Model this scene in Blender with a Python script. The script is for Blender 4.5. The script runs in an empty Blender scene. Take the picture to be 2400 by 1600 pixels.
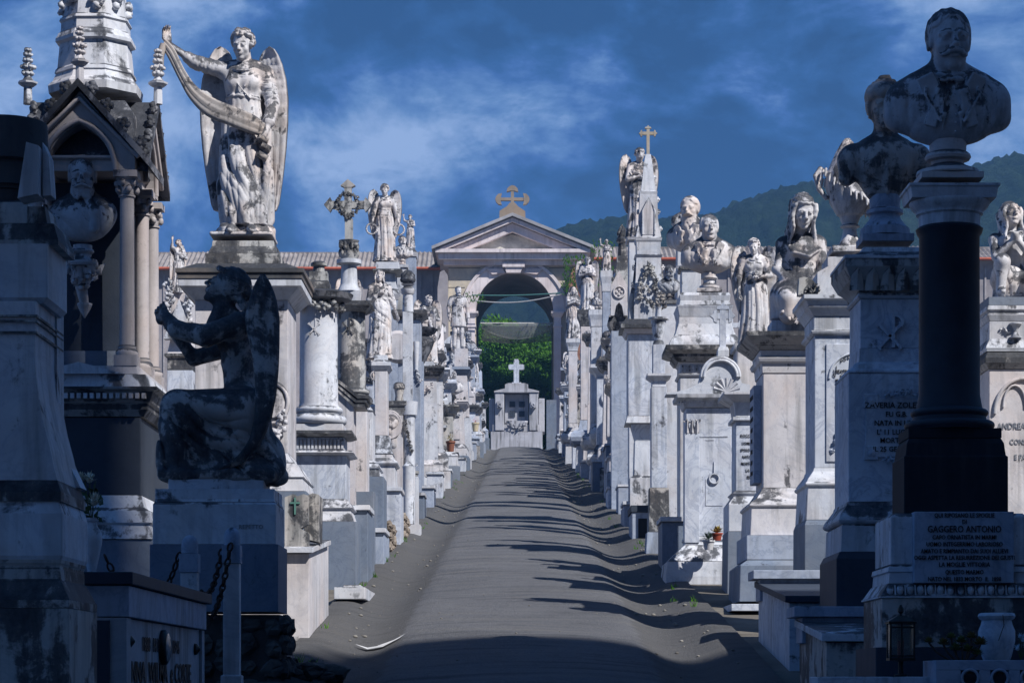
import bpy, math, random
import numpy as np
from mathutils import Vector, Matrix, Euler
R = math.radians
SC = bpy.context.scene
COL = SC.collection
random.seed(7)

# ---------------------------------------------------------------- camera
F = 5553.3            # focal length in units of a 2352 px wide picture
CX, HY, EYE = 1195.0, 1568.0, 1.6
cam = bpy.data.cameras.new('camera')
cam.lens = 85.0; cam.sensor_width = 36.0
cam.shift_x = -19.0/2352; cam.shift_y = (1568-784)/2352.0
cam.clip_start = 0.1; cam.clip_end = 5000
camo = bpy.data.objects.new('camera', cam); COL.objects.link(camo)
camo.location = (0, 0, EYE); camo.rotation_euler = (R(90), 0, 0)
SC.camera = camo
# ---------------------------------------------------------------- view
SC.view_settings.view_transform = 'Standard'; SC.view_settings.look = 'None'
SC.view_settings.exposure = 0.16; SC.view_settings.gamma = 1.0
SC.render.engine = 'CYCLES'
SC.cycles.max_bounces = 5; SC.cycles.diffuse_bounces = 2
SC.cycles.transparent_max_bounces = 12
# ---------------------------------------------------------------- sun
SUNV = Vector((.50, -.46, .715)).normalized()       # towards the sun
sl = bpy.data.lights.new('sun', 'SUN'); sl.energy = 5.0; sl.angle = R(0.53); sl.color = (1, .965, .93)
so = bpy.data.objects.new('sun', sl); COL.objects.link(so)
so.rotation_euler = SUNV.to_track_quat('Z', 'Y').to_euler(); so.location = (20, -20, 40)
# ---------------------------------------------------------------- world: sky with broken storm clouds
W = bpy.data.worlds.new('World'); SC.world = W; W.use_nodes = True
nt = W.node_tree; nt.nodes.clear()
def NN(nt, t, **kw):
    n = nt.nodes.new(t)
    for k, v in kw.items():
        if k[0] == 'i' and k[1:].isdigit(): n.inputs[int(k[1:])].default_value = v
        else: setattr(n, k, v)
    return n
def mathn(nt, op, a, b=None, c=None, clamp=False):
    n = nt.nodes.new('ShaderNodeMath'); n.operation = op; n.use_clamp = clamp
    for i, v in enumerate((a, b, c)):
        if v is None: continue
        if isinstance(v, (int, float)): n.inputs[i].default_value = v
        else: nt.links.new(v, n.inputs[i])
    return n.outputs[0]
def mixc(nt, fac, a, b, mode='MIX'):
    n = nt.nodes.new('ShaderNodeMix'); n.data_type = 'RGBA'; n.blend_type = mode
    for s, v in ((0, fac), (6, a), (7, b)):
        if isinstance(v, (int, float)): n.inputs[s].default_value = v
        elif isinstance(v, tuple): n.inputs[s].default_value = (v[0], v[1], v[2], 1)
        else: nt.links.new(v, n.inputs[s])
    return n.outputs[2]
def noise(nt, vec, scale, detail=4, rough=.55, dist=0.0):
    n = nt.nodes.new('ShaderNodeTexNoise')
    n.inputs['Scale'].default_value = scale; n.inputs['Detail'].default_value = detail
    n.inputs['Roughness'].default_value = rough; n.inputs['Distortion'].default_value = dist
    if vec is not None: nt.links.new(vec, n.inputs['Vector'])
    return n.outputs[0]
def ramp(nt, fac, stops, interp='LINEAR'):
    n = nt.nodes.new('ShaderNodeValToRGB'); cr = n.color_ramp; cr.interpolation = interp
    while len(cr.elements) < len(stops): cr.elements.new(.5)
    for e, (p, c) in zip(cr.elements, stops):
        e.position = p
        e.color = (c, c, c, 1) if isinstance(c, (int, float)) else (c[0], c[1], c[2], 1)
    nt.links.new(fac, n.inputs[0])
    return n.outputs[0]
sky = nt.nodes.new('ShaderNodeTexSky'); sky.sky_type = 'NISHITA'; sky.sun_disc = False
sky.sun_elevation = math.asin(SUNV.z); sky.sun_rotation = math.atan2(SUNV.x, SUNV.y)
sky.altitude = 200; sky.air_density = 1.2; sky.dust_density = .3; sky.ozone_density = 4.0
tc = nt.nodes.new('ShaderNodeTexCoord'); gen = tc.outputs['Generated']
mp = NN(nt, 'ShaderNodeMapping'); mp.inputs['Scale'].default_value = (1, 1, 1.55); nt.links.new(gen, mp.inputs[0])
vec = mp.outputs[0]
n1 = noise(nt, vec, 8.0, 10, .60, .5)
n2 = noise(nt, vec, 26.0, 9, .62, .4)
nn = mathn(nt, 'ADD', mathn(nt, 'MULTIPLY', mathn(nt, 'SUBTRACT', mathn(nt, 'ADD', mathn(nt, 'MULTIPLY', n1, .70), mathn(nt, 'MULTIPLY', n2, .30)), .5), 1.75), .475)
def skydir(px, py):
    v = Vector(((px-CX)/F, 1, (HY-py)/F)); return v.normalized()
bright = None                                     # where cloud banks stand in this sky (fixed world directions)
for (px, py, rad, amp) in [(1200, 100, 230, .17), (960, 190, 130, .07), (1640, 50, 330, .05), (740, 330, 210, .05), (560, 400, 200, .10),
                           (330, 190, 90, .12), (380, 330, 120, .10), (760, 480, 200, .08), (1080, 500, 260, .09), (1290, 520, 220, .10),
                           (2320, 330, 130, .16), (2150, 30, 360, .06), (50, 150, 200, .05), (-400, 500, 500, .1),
                           (1280, 300, 330, -.10), (1500, 330, 330, -.09), (800, 60, 190, -.10), (700, 200, 110, -.04), (1850, 330, 420, -.07), (640, 470, 90, -.08), (340, 130, 50, -.1), (560,520,90,-.05)]:
    d = skydir(px, py); vm = nt.nodes.new('ShaderNodeVectorMath'); vm.operation = 'DISTANCE'
    nt.links.new(gen, vm.inputs[0]); vm.inputs[1].default_value = d
    q = mathn(nt, 'DIVIDE', vm.outputs['Value'], rad/F*1.15)
    g = mathn(nt, 'MULTIPLY', mathn(nt, 'EXPONENT', mathn(nt, 'MULTIPLY', mathn(nt, 'MULTIPLY', q, q), -1.0)), amp)
    bright = g if bright is None else mathn(nt, 'ADD', bright, g)
tot = mathn(nt, 'ADD', nn, bright)
cloud = ramp(nt, tot, [(.40, (.020, .105, .310)), (.49, (.035, .160, .470)), (.56, (.085, .240, .680)), (.64, (.225, .440, .90)), (.78, (.60, .84, 1.32))])
clear = NN(nt, 'ShaderNodeMix', data_type='RGBA', blend_type='MULTIPLY')
clear.inputs[0].default_value = 1.0; nt.links.new(sky.outputs[0], clear.inputs[6]); clear.inputs[7].default_value = (.06, .085, .12, 1)
cov = ramp(nt, tot, [(.40, .93), (.50, .90), (.60, .97)])
fin = mixc(nt, cov, clear.outputs[2], cloud)
bg = nt.nodes.new('ShaderNodeBackground'); bg.inputs['Strength'].default_value = .56; nt.links.new(fin, bg.inputs[0])
wo = nt.nodes.new('ShaderNodeOutputWorld'); nt.links.new(bg.outputs[0], wo.inputs[0])

# ---------------------------------------------------------------- pixel bookkeeping (a traced size at its own distance -> metres)
def XX(px, d): return (px-CX)/F*d
def ZZ(py, d): return EYE+(HY-py)/F*d
def PX(n, d): return n/F*d
def ground(d): 
    s = .113
    if d < 100: return s*d
    if d > 112: return s*106
    t = d-100
    return s*100 + s*t - s*t*t/24.0
# ---------------------------------------------------------------- object helpers
def tagit(o, label=None, cat=None, group=None, kind=None):
    if label: o['label'] = label
    if cat: o['category'] = cat
    if group: o['group'] = group
    if kind: o['kind'] = kind
    return o
def thing(name, label, cat, loc=(0, 0, 0), rz=0, group=None, kind=None):
    o = bpy.data.objects.new(name, None); COL.objects.link(o)
    o.location = loc; o.rotation_euler = (0, 0, rz); o.empty_display_size = .1
    return tagit(o, label, cat, group, kind)
def place(mesh, name, mat, parent=None, loc=(0, 0, 0), rz=0, sc=None):
    o = bpy.data.objects.new(name, mesh); COL.objects.link(o)
    if parent is not None: o.parent = parent
    o.location = loc; o.rotation_euler = (0, 0, rz)
    if sc is not None: o.scale = sc if isinstance(sc, tuple) else (sc, sc, sc)
    if mat is not None and len(mesh.materials) == 0: mesh.materials.append(mat)
    return o
class MB:
    """collects shapes into one mesh"""
    def __init__(s): s.v = []; s.f = []; s.sm = []
    def add(s, vs, fs, smooth=False, M=None):
        o = len(s.v)
        if M is not None: vs = [tuple(M @ Vector(p)) for p in vs]
        s.v += [tuple(p) for p in vs]
        for f in fs: s.f.append([o+i for i in f]); s.sm.append(smooth)
        return s
    def box(s, x0, x1, y0, y1, z0, z1, M=None):
        v = [(x0,y0,z0),(x1,y0,z0),(x1,y1,z0),(x0,y1,z0),(x0,y0,z1),(x1,y0,z1),(x1,y1,z1),(x0,y1,z1)]
        return s.add(v, [(0,3,2,1),(4,5,6,7),(0,1,5,4),(1,2,6,5),(2,3,7,6),(3,0,4,7)], False, M)
    def loft(s, rings, smooth=False, M=None, caps=True):
        n = len(rings[0]); v = [p for r in rings for p in r]; f = []
        for i in range(len(rings)-1):
            for j in range(n):
                a = i*n+j; b = i*n+(j+1) % n
                f.append((a, b, b+n, a+n))
        s.add(v, f, smooth, M)
        if caps:
            s.add(rings[0], [tuple(range(n-1, -1, -1))], False, M); s.add(rings[-1], [tuple(range(n))], False, M)
        return s
    def rect(s, cx, cy, hx, hy, prof, M=None):
        """rectangular shaft with mouldings: prof = [(z, extension)] bottom to top"""
        rings = []
        for z, e in prof:
            rings.append([(cx-hx-e, cy-hy-e, z), (cx+hx+e, cy-hy-e, z), (cx+hx+e, cy+hy+e, z), (cx-hx-e, cy+hy+e, z)])
        return s.loft(rings, False, M)
    def lathe(s, cx, cy, prof, n=28, M=None, smooth=True, flute=0, fl=0.0, caps=True):
        """prof = [(z, r)] ; repeated z gives a hard edge"""
        def ring(z, r):
            out = []
            for j in range(n):
                a = 2*math.pi*j/n
                rr = r*(1-fl*abs(math.sin(flute*a/2)) ) if flute else r
                out.append((cx+rr*math.cos(a), cy+rr*math.sin(a), z))
            return out
        seg = [ring(*prof[0])]
        for k in range(1, len(prof)):
            # break smoothing where the outline turns sharply
            seg.append(ring(*prof[k]))
            if k < len(prof)-1:
                d1 = Vector((prof[k][1]-prof[k-1][1], prof[k][0]-prof[k-1][0])); d2 = Vector((prof[k+1][1]-prof[k][1], prof[k+1][0]-prof[k][0]))
                if d1.length > 1e-6 and d2.length > 1e-6 and d1.angle(d2) > .7:
                    s.loft(seg, smooth, M, caps=False); seg = [ring(*prof[k])]
        s.loft(seg, smooth, M, caps=False)
        if caps:
            s.add(ring(*prof[0]), [tuple(range(n-1, -1, -1))], False, M); s.add(ring(*prof[-1]), [tuple(range(n))], False, M)
        return s
    def prism(s, pts, t, M=None, smooth=False):
        """2-D outline (x,z) counter-clockwise seen from -y, thickness t along +y"""
        n = len(pts); v = [(p[0], 0, p[1]) for p in pts]+[(p[0], t, p[1]) for p in pts]
        f = [tuple(range(n)), tuple(range(2*n-1, n-1, -1))]
        s.add(v, f, False, M)
        s.add(v, [(i, i+n, (i+1) % n+n, (i+1) % n) for i in range(n)], smooth, M)
        return s
    def tube(s, pts, r, n=8, closed=False, M=None):
        P = [Vector(p) for p in pts]; rr = r if isinstance(r, (list, tuple)) else [r]*len(P)
        rings = []; up = Vector((0, 0, 1)); prev = None
        for i, p in enumerate(P):
            if closed: t = (P[(i+1) % len(P)]-P[i-1])
            else: t = P[min(i+1, len(P)-1)]-P[max(i-1, 0)]
            t.normalize()
            u = (prev - t*prev.dot(t)) if prev is not None else t.cross(up)
            if u.length < 1e-4: u = t.cross(Vector((1, 0, 0)))
            u.normalize(); prev = u; w = t.cross(u)
            rings.append([tuple(p+(u*math.cos(2*math.pi*j/n)+w*math.sin(2*math.pi*j/n))*rr[i]) for j in range(n)])
        if closed:
            v = [p for q in rings for p in q]; m = len(rings)
            s.add(v, [(i*n+j, i*n+(j+1) % n, ((i+1) % m)*n+(j+1) % n, ((i+1) % m)*n+j) for i in range(m) for j in range(n)], True, M)
        else: s.loft(rings, True, M)
        return s
    def torus(s, c, r1, r2, n=28, m=8, axis='y', sx=1.0, M=None):
        pts = []
        for i in range(n):
            a = 2*math.pi*i/n; x, z = r1*math.cos(a)*sx, r1*math.sin(a)
            pts.append((c[0]+x, c[1], c[2]+z) if axis == 'y' else ((c[0], c[1]+x, c[2]+z) if axis == 'x' else (c[0]+x, c[1]+z, c[2])))
        return s.tube(pts, r2, m, True, M)
    def ball(s, c, r, n=8, m=6, M=None, jit=0, rnd=random):
        r = r if isinstance(r, tuple) else (r, r, r); v = [(c[0], c[1], c[2]-r[2])]; f = []
        for i in range(1, m):
            t = math.pi*i/m
            for j in range(n):
                a = 2*math.pi*(j+.5*(i % 2))/n; k = 1+jit*(rnd.random()-.5)
                v.append((c[0]+k*r[0]*math.sin(t)*math.cos(a), c[1]+k*r[1]*math.sin(t)*math.sin(a), c[2]-k*r[2]*math.cos(t)))
        v.append((c[0], c[1], c[2]+r[2])); L = len(v)-1
        for j in range(n):
            f.append((0, 1+(j+1) % n, 1+j)); f.append((L, 1+(m-2)*n+j, 1+(m-2)*n+(j+1) % n))
            for i in range(m-2):
                a = 1+i*n+j; b = 1+i*n+(j+1) % n; f.append((a, b, b+n, a+n))
        return s.add(v, f, True, M)
    def mesh(s, name):
        me = bpy.data.meshes.new(name); me.from_pydata(s.v, [], s.f)
        me.polygons.foreach_set('use_smooth', s.sm); me.update(); return me
    def build(s, name, mat, parent=None, loc=(0, 0, 0), rz=0, bevel=0):
        o = place(s.mesh(name), name, mat, parent, loc, rz)
        if bevel:
            b = o.modifiers.new('bevel', 'BEVEL'); b.width = bevel; b.segments = 2; b.limit_method = 'ANGLE'; b.angle_limit = R(40)
        return o
def arc(cx, cz, rx, rz, a0, a1, n):
    return [(cx+rx*math.cos(a0+(a1-a0)*i/n), cz+rz*math.sin(a0+(a1-a0)*i/n)) for i in range(n+1)]
def curve(z0, e0, z1, e1, kind, n=6):
    """moulding between two heights: cyma, cove, torus (bulge), ovolo"""
    out = []
    for i in range(1, n+1):
        t = i/n
        if kind == 'c': k = .5-.5*math.cos(math.pi*t)
        elif kind == 'v': k = 1-math.cos(math.pi/2*t)       # slow start (cove)
        elif kind == 'o': k = math.sin(math.pi/2*t)         # fast start (ovolo)
        elif kind == 't':
            out.append((z0+(z1-z0)*(.5-.5*math.cos(math.pi*t)), e0+(e1-e0)*t+math.sin(math.pi*t)*abs(z1-z0)*.5)); continue
        else: k = t
        out.append((z0+(z1-z0)*t, e0+(e1-e0)*k))
    return out
def trace(rows, d, top=True):
    """rows: (py, extension px[, kind]) listed top to bottom at distance d -> outline bottom to top in metres"""
    rows = rows[::-1]; out = [(ZZ(rows[0][0], d), PX(rows[0][1], d))]
    for r in rows[1:]:
        z, e = ZZ(r[0], d), PX(r[1], d)
        if len(r) > 2: out += curve(out[-1][0], out[-1][1], z, e, r[2])
        else: out.append((z, e))
    # no two rings at one height with the same size
    fixed = [out[0]]
    for z, e in out[1:]:
        if abs(z-fixed[-1][0]) < 1e-5 and abs(e-fixed[-1][1]) < 1e-5: continue
        fixed.append((z, e))
    return fixed

# ---------------------------------------------------------------- materials
MATS = {}
def marble(name, base=(.66, .69, .75), warm=(.60, .47, .38), warm_amt=.35, soot=.25, vein=.3, scale=1.0, rough=.62, drip=.5, sootcol=(.024, .027, .034), top=.55, bump=.25):
    """weathered marble: cloudy veins, ochre staining, black crust on tops, rain streaks"""
    if name in MATS: return MATS[name]
    m = bpy.data.materials.new(name); m.use_nodes = True; t = m.node_tree; t.nodes.clear()
    co = t.nodes.new('ShaderNodeTexCoord'); oi = t.nodes.new('ShaderNodeObjectInfo')
    off = t.nodes.new('ShaderNodeVectorMath'); off.operation = 'MULTIPLY_ADD'
    cmb = t.nodes.new('ShaderNodeCombineXYZ')
    for i in range(3): t.links.new(mathn(t, 'MULTIPLY', oi.outputs['Random'], 37.0+i*11), cmb.inputs[i])
    t.links.new(co.outputs['Object'], off.inputs[0]); off.inputs[1].default_value = (scale,)*3; t.links.new(cmb.outputs[0], off.inputs[2])
    v = off.outputs[0]
    nb = noise(t, v, 2.2, 6, .6, .6)
    c = mixc(t, ramp(t, nb, [(.35, 0.0), (.7, 1.0)]), tuple(x*.86 for x in base), tuple(min(1, x*1.12) for x in base))
    if vein:
        w = noise(t, v, 2.6, 8, .62, 2.2)
        vv = ramp(t, mathn(t, 'ABSOLUTE', mathn(t, 'SUBTRACT', w, .5)), [(0, 1.0), (.035, .25), (.09, 0.0)])
        c = mixc(t, mathn(t, 'MULTIPLY', vv, vein), c, (base[0]*.45, base[1]*.5, base[2]*.6))
    nw = noise(t, v, 1.5, 5, .6, .4)
    c = mixc(t, mathn(t, 'MULTIPLY', ramp(t, nw, [(.45, 0.0), (.68, 1.0)]), warm_amt), c, warm)
    # streaks run down the stone
    ms = t.nodes.new('ShaderNodeMapping'); ms.inputs['Scale'].default_value = (14, 14, .9); t.links.new(v, ms.inputs[0])
    st = noise(t, ms.outputs[0], 1.0, 4, .6)
    lm = noise(t, v, 1.3, 3, .5)
    stf = mathn(t, 'MULTIPLY', ramp(t, st, [(.46, 0.0), (.66, 1.0)]), ramp(t, lm, [(.40, 0.0), (.58, 1.0)]))
    c = mixc(t, mathn(t, 'MULTIPLY', stf, drip), c, (.11, .115, .12))
    # black crust with its own crisp patch edges, thicker where rain lies on top of a stone
    ge = t.nodes.new('ShaderNodeNewGeometry'); sp = t.nodes.new('ShaderNodeSeparateXYZ'); t.links.new(ge.outputs['Normal'], sp.inputs[0])
    up = mathn(t, 'MULTIPLY', sp.outputs[2], .20*top/.55, clamp=False)
    mz = t.nodes.new('ShaderNodeMapping'); mz.inputs['Scale'].default_value = (9, 9, 1.3); t.links.new(v, mz.inputs[0])
    ns = mathn(t, 'ADD', mathn(t, 'ADD', mathn(t, 'MULTIPLY', noise(t, v, 1.9, 10, .66, .9), .50), mathn(t, 'MULTIPLY', noise(t, v, 8.5, 7, .7, .5), .26)), mathn(t, 'MULTIPLY', noise(t, mz.outputs[0], 1.0, 6, .66, .2), .24))
    ns = mathn(t, 'ADD', mathn(t, 'MULTIPLY', mathn(t, 'SUBTRACT', ns, .5), 1.55), .5)
    sv = mathn(t, 'ADD', mathn(t, 'ADD', ns, up), soot-.5)
    sf = ramp(t, sv, [(.465, 0.0), (.49, .35), (.525, .84), (.64, .98)])
    fine = noise(t, v, 46.0, 4, .7)
    sc2 = mixc(t, ramp(t, fine, [(.35, 0.0), (.75, 1.0)]), sootcol, tuple(x*2.2 for x in sootcol))
    c = mixc(t, sf, c, sc2)
    c = mixc(t, mathn(t, 'MULTIPLY', ramp(t, noise(t, v, 26.0, 5, .7), [(.56, 0.0), (.70, 1.0)]), .35), c, tuple(x*.5 for x in base))
    bs = t.nodes.new('ShaderNodeBsdfPrincipled'); t.links.new(c, bs.inputs['Base Color'])
    bs.inputs['Roughness'].default_value = rough; bs.inputs['Specular IOR Level'].default_value = .2
    bp = t.nodes.new('ShaderNodeBump'); bp.inputs['Strength'].default_value = bump; bp.inputs['Distance'].default_value = .012
    hh = mathn(t, 'ADD', mathn(t, 'MULTIPLY', noise(t, v, 30.0, 6, .7), .6), mathn(t, 'MULTIPLY', sf, -.12))
    t.links.new(hh, bp.inputs['Height']); t.links.new(bp.outputs[0], bs.inputs['Normal'])
    o = t.nodes.new('ShaderNodeOutputMaterial'); t.links.new(bs.outputs[0], o.inputs[0])
    MATS[name] = m; return m
def plain(name, col, rough=.7, metal=0, var=.25, scale=8, bump=.2, col2=None, spec=.4):
    if name in MATS: return MATS[name]
    m = bpy.data.materials.new(name); m.use_nodes = True; t = m.node_tree; t.nodes.clear()
    co = t.nodes.new('ShaderNodeTexCoord'); v = co.outputs['Object']
    nb = noise(t, v, scale, 6, .65, .3)
    c = mixc(t, ramp(t, nb, [(.3, 0.0), (.7, 1.0)]), tuple(x*(1-var) for x in col), col2 or tuple(min(1, x*(1+var)) for x in col))
    bs = t.nodes.new('ShaderNodeBsdfPrincipled'); t.links.new(c, bs.inputs['Base Color'])
    bs.inputs['Roughness'].default_value = rough; bs.inputs['Metallic'].default_value = metal; bs.inputs['Specular IOR Level'].default_value = spec
    if bump:
        bp = t.nodes.new('ShaderNodeBump'); bp.inputs['Strength'].default_value = bump; bp.inputs['Distance'].default_value = .02
        t.links.new(noise(t, v, scale*4, 6, .7), bp.inputs['Height']); t.links.new(bp.outputs[0], bs.inputs['Normal'])
    o = t.nodes.new('ShaderNodeOutputMaterial'); t.links.new(bs.outputs[0], o.inputs[0])
    MATS[name] = m; return m
M_WHITE = marble('white_marble', soot=.385, warm_amt=.35)
M_CLEAN = marble('clean_marble', base=(.64, .69, .78), soot=.345, warm_amt=.18, vein=.6, drip=.5, top=.3)
M_BLUE  = marble('bluish_marble', base=(.40, .46, .57), warm=(.38, .36, .36), soot=.32, warm_amt=.2, vein=.5, top=.35)
M_GREY  = marble('grey_bardiglio', base=(.19, .235, .31), warm=(.30, .30, .31), soot=.33, warm_amt=.4, vein=.35, drip=.35, top=.3)
M_CREAM = marble('cream_marble', base=(.68, .67, .70), warm=(.66, .54, .48), warm_amt=.5, soot=.35)
M_STAT  = marble('statue_marble', base=(.72, .71, .73), warm=(.62, .46, .36), warm_amt=.6, soot=.425, scale=1.5, top=.6, bump=.3)
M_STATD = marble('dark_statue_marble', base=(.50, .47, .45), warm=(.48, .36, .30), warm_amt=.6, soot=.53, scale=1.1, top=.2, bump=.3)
M_STATB = marble('streaked_statue_marble', base=(.50, .53, .58), warm=(.46, .40, .40), warm_amt=.4, soot=.43, scale=2.0, top=.6, bump=.3)
M_DIRTY = marble('dirty_marble', base=(.50, .50, .49), soot=.49, warm_amt=.5, drip=.7, top=.6)
M_PINK  = marble('pinkish_stone', base=(.50, .46, .46), warm=(.47, .36, .31), warm_amt=.4, soot=.35, vein=.1, drip=.3, top=.8)
M_BLACK = marble('black_stone', base=(.020, .024, .034), warm=(.05, .05, .055), warm_amt=.4, soot=.1, vein=.05, drip=.2, rough=.75, top=.2)
M_DARKG = marble('dark_granite', base=(.042, .056, .082), warm=(.07, .085, .11), warm_amt=.5, soot=.1, vein=.1, drip=.2, rough=.6, top=.2)
M_CROWN = marble('sooty_cornice', base=(.42, .42, .42), soot=.565, warm_amt=.25, drip=1.0, top=.5)
M_INK   = plain('lead_lettering', (.02, .02, .022), .6, var=.2, bump=0)
M_IRON  = plain('rusty_iron', (.05, .028, .02), .8, .3, .5, 30)
M_BRONZE= plain('dark_bronze', (.03, .034, .032), .45, .6, .4, 20)
# ================================================================ setting
def mat_path():
    m = bpy.data.materials.new('asphalt_path'); m.use_nodes = True; t = m.node_tree; t.nodes.clear()
    co = t.nodes.new('ShaderNodeTexCoord'); v = co.outputs['Object']
    big = noise(t, v, .9, 6, .6, .5); mid = noise(t, v, 6, 6, .7); fi = noise(t, v, 70, 5, .75)
    c = mixc(t, ramp(t, big, [(.35, 0.0), (.65, 1.0)]), (.098, .104, .116), (.145, .152, .166))
    c = mixc(t, mathn(t, 'MULTIPLY', ramp(t, mid, [(.5, 0.0), (.75, 1.0)]), .5), c, (.055, .053, .052))
    c = mixc(t, ramp(t, fi, [(.42, 0.0), (.62, .75)]), c, (.20, .20, .21))
    sx = t.nodes.new('ShaderNodeSeparateXYZ'); t.links.new(v, sx.inputs[0])
    ms = t.nodes.new('ShaderNodeMapping'); ms.inputs['Scale'].default_value = (.35, 2.6, 1); t.links.new(v, ms.inputs[0])
    br = noise(t, ms.outputs[0], 2.2, 7, .72, .3)
    c = mixc(t, mathn(t, 'MULTIPLY', ramp(t, br, [(.53, 0.0), (.62, 1.0)]), .5), c, (.19, .185, .175))
    c = mixc(t, mathn(t, 'MULTIPLY', ramp(t, br, [(.36, 1.0), (.47, 0.0)]), .5), c, (.035, .035, .035))
    jn = mathn(t, 'ABSOLUTE', mathn(t, 'SINE', mathn(t, 'ADD', mathn(t, 'MULTIPLY', sx.outputs[1], 2.3), mathn(t, 'ADD', mathn(t, 'MULTIPLY', noise(t, v, 1.6, 5, .6), 7.0), mathn(t, 'MULTIPLY', mathn(t, 'MULTIPLY', sx.outputs[0], sx.outputs[0]), .25)))))
    c = mixc(t, mathn(t, 'MULTIPLY', ramp(t, jn, [(.0, 1.0), (.035, .0)]), ramp(t, mid, [(.48, .0), (.62, .6)])), c, (.22, .225, .235))
    sp = noise(t, v, 24, 4, .8)
    c = mixc(t, ramp(t, sp, [(.60, .0), (.66, .6)]), c, (.045, .045, .048)); c = mixc(t, ramp(t, noise(t, v, 33, 3, .8), [(.64, .0), (.70, .8)]), c, (.26, .26, .27))
    # silt and lime in the gutters
    ax = mathn(t, 'ABSOLUTE', sx.outputs[0])
    gut = ramp(t, mathn(t, 'ADD', ax, mathn(t, 'MULTIPLY', mid, .3)), [(.0, 0.0), (.98, 0.0), (1.12, .7), (1.0, 1.0)])
    c = mixc(t, mathn(t, 'MULTIPLY', gut, .6), c, (.10, .098, .095))
    bs = t.nodes.new('ShaderNodeBsdfPrincipled'); t.links.new(c, bs.inputs['Base Color']); bs.inputs['Roughness'].default_value = .92
    bs.inputs['Specular IOR Level'].default_value = .2
    bp = t.nodes.new('ShaderNodeBump'); bp.inputs['Strength'].default_value = .9; bp.inputs['Distance'].default_value = .02
    hh = mathn(t, 'ADD', mathn(t, 'MULTIPLY', sp, .8), fi)
    t.links.new(hh, bp.inputs['Height']); t.links.new(bp.outputs[0], bs.inputs['Normal'])
    o = t.nodes.new('ShaderNodeOutputMaterial'); t.links.new(bs.outputs[0], o.inputs[0]); return m
def prof(x):
    a = abs(x)
    h = .050*(1-(a/.95)**2) if a < .95 else 0
    if .78 < a < 1.42: h -= .080*math.sin(math.pi*(a-.78)/.64)**1.4
    if a >= .78: h += .0
    return h
_r = random.Random(3)
def wob(x, d): return .006*math.sin(x*3.1+d*.9)+.004*math.sin(d*2.3+x*1.7)+.003*math.sin(d*5.1-x*4)
mb = MB(); xs = [i*.06-1.56 for i in range(53)]
ys = []; y = 1.0
while y < 128: ys.append(y); y += .10 if y < 40 else (.25 if y < 70 else .5)
vs = [(x, yy, ground(yy)+prof(x)+wob(x, yy)) for yy in ys for x in xs]; n = len(xs)
mb.add(vs, [(i*n+j, i*n+j+1, (i+1)*n+j+1, (i+1)*n+j) for i in range(len(ys)-1) for j in range(n-1)], True)
tagit(mb.build('path', mat_path()), kind='structure')
M_SOIL = plain('bare_soil', (.13, .115, .095), .95, 0, .4, 1.2, .8, (.22, .20, .17))
mb = MB()
gx = [-590, -300, -120, -60, -20, -8, -3, -1.5, -1.4, 1.4, 1.5, 3, 8, 20, 60, 300, 740]
gy = [-55, -40, -5, 0, 10, 30, 60, 90, 101, 104, 108, 112, 125, 145, 165, 250, 500, 980]
vs = [(x, yy, (ground(max(yy, -5)) if yy > -40 else -4.5)-(.03 if abs(x) > 1.45 else .4)) for yy in gy for x in gx]; n = len(gx)
mb.add(vs, [(i*n+j, i*n+j+1, (i+1)*n+j+1, (i+1)*n+j) for i in range(len(gy)-1) for j in range(n-1)])
tagit(mb.build('ground', M_SOIL), kind='structure')
# ---- wooded hills
def mat_hill():
    m = bpy.data.materials.new('wooded_hillside'); m.use_nodes = True; t = m.node_tree; t.nodes.clear()
    co = t.nodes.new('ShaderNodeTexCoord'); v = co.outputs['Object']
    a = noise(t, v, .030, 6, .6); b = noise(t, v, .22, 5, .7)
    c = mixc(t, ramp(t, a, [(.40, 0.0), (.62, 1.0)]), (.007, .022, .018), (.019, .042, .022))
    c = mixc(t, ramp(t, b, [(.42, 0.0), (.66, .8)]), c, (.036, .068, .032))
    bs = t.nodes.new('ShaderNodeBsdfPrincipled'); t.links.new(c, bs.inputs['Base Color']); bs.inputs['Roughness'].default_value = .95
    bs.inputs['Specular IOR Level'].default_value = .1
    bp = t.nodes.new('ShaderNodeBump'); bp.inputs['Strength'].default_value = 1; bp.inputs['Distance'].default_value = 3
    t.links.new(noise(t, v, .4, 6, .75), bp.inputs['Height']); t.links.new(bp.outputs[0], bs.inputs['Normal'])
    o = t.nodes.new('ShaderNodeOutputMaterial'); t.links.new(bs.outputs[0], o.inputs[0]); return m
M_HILL = mat_hill()
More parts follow.
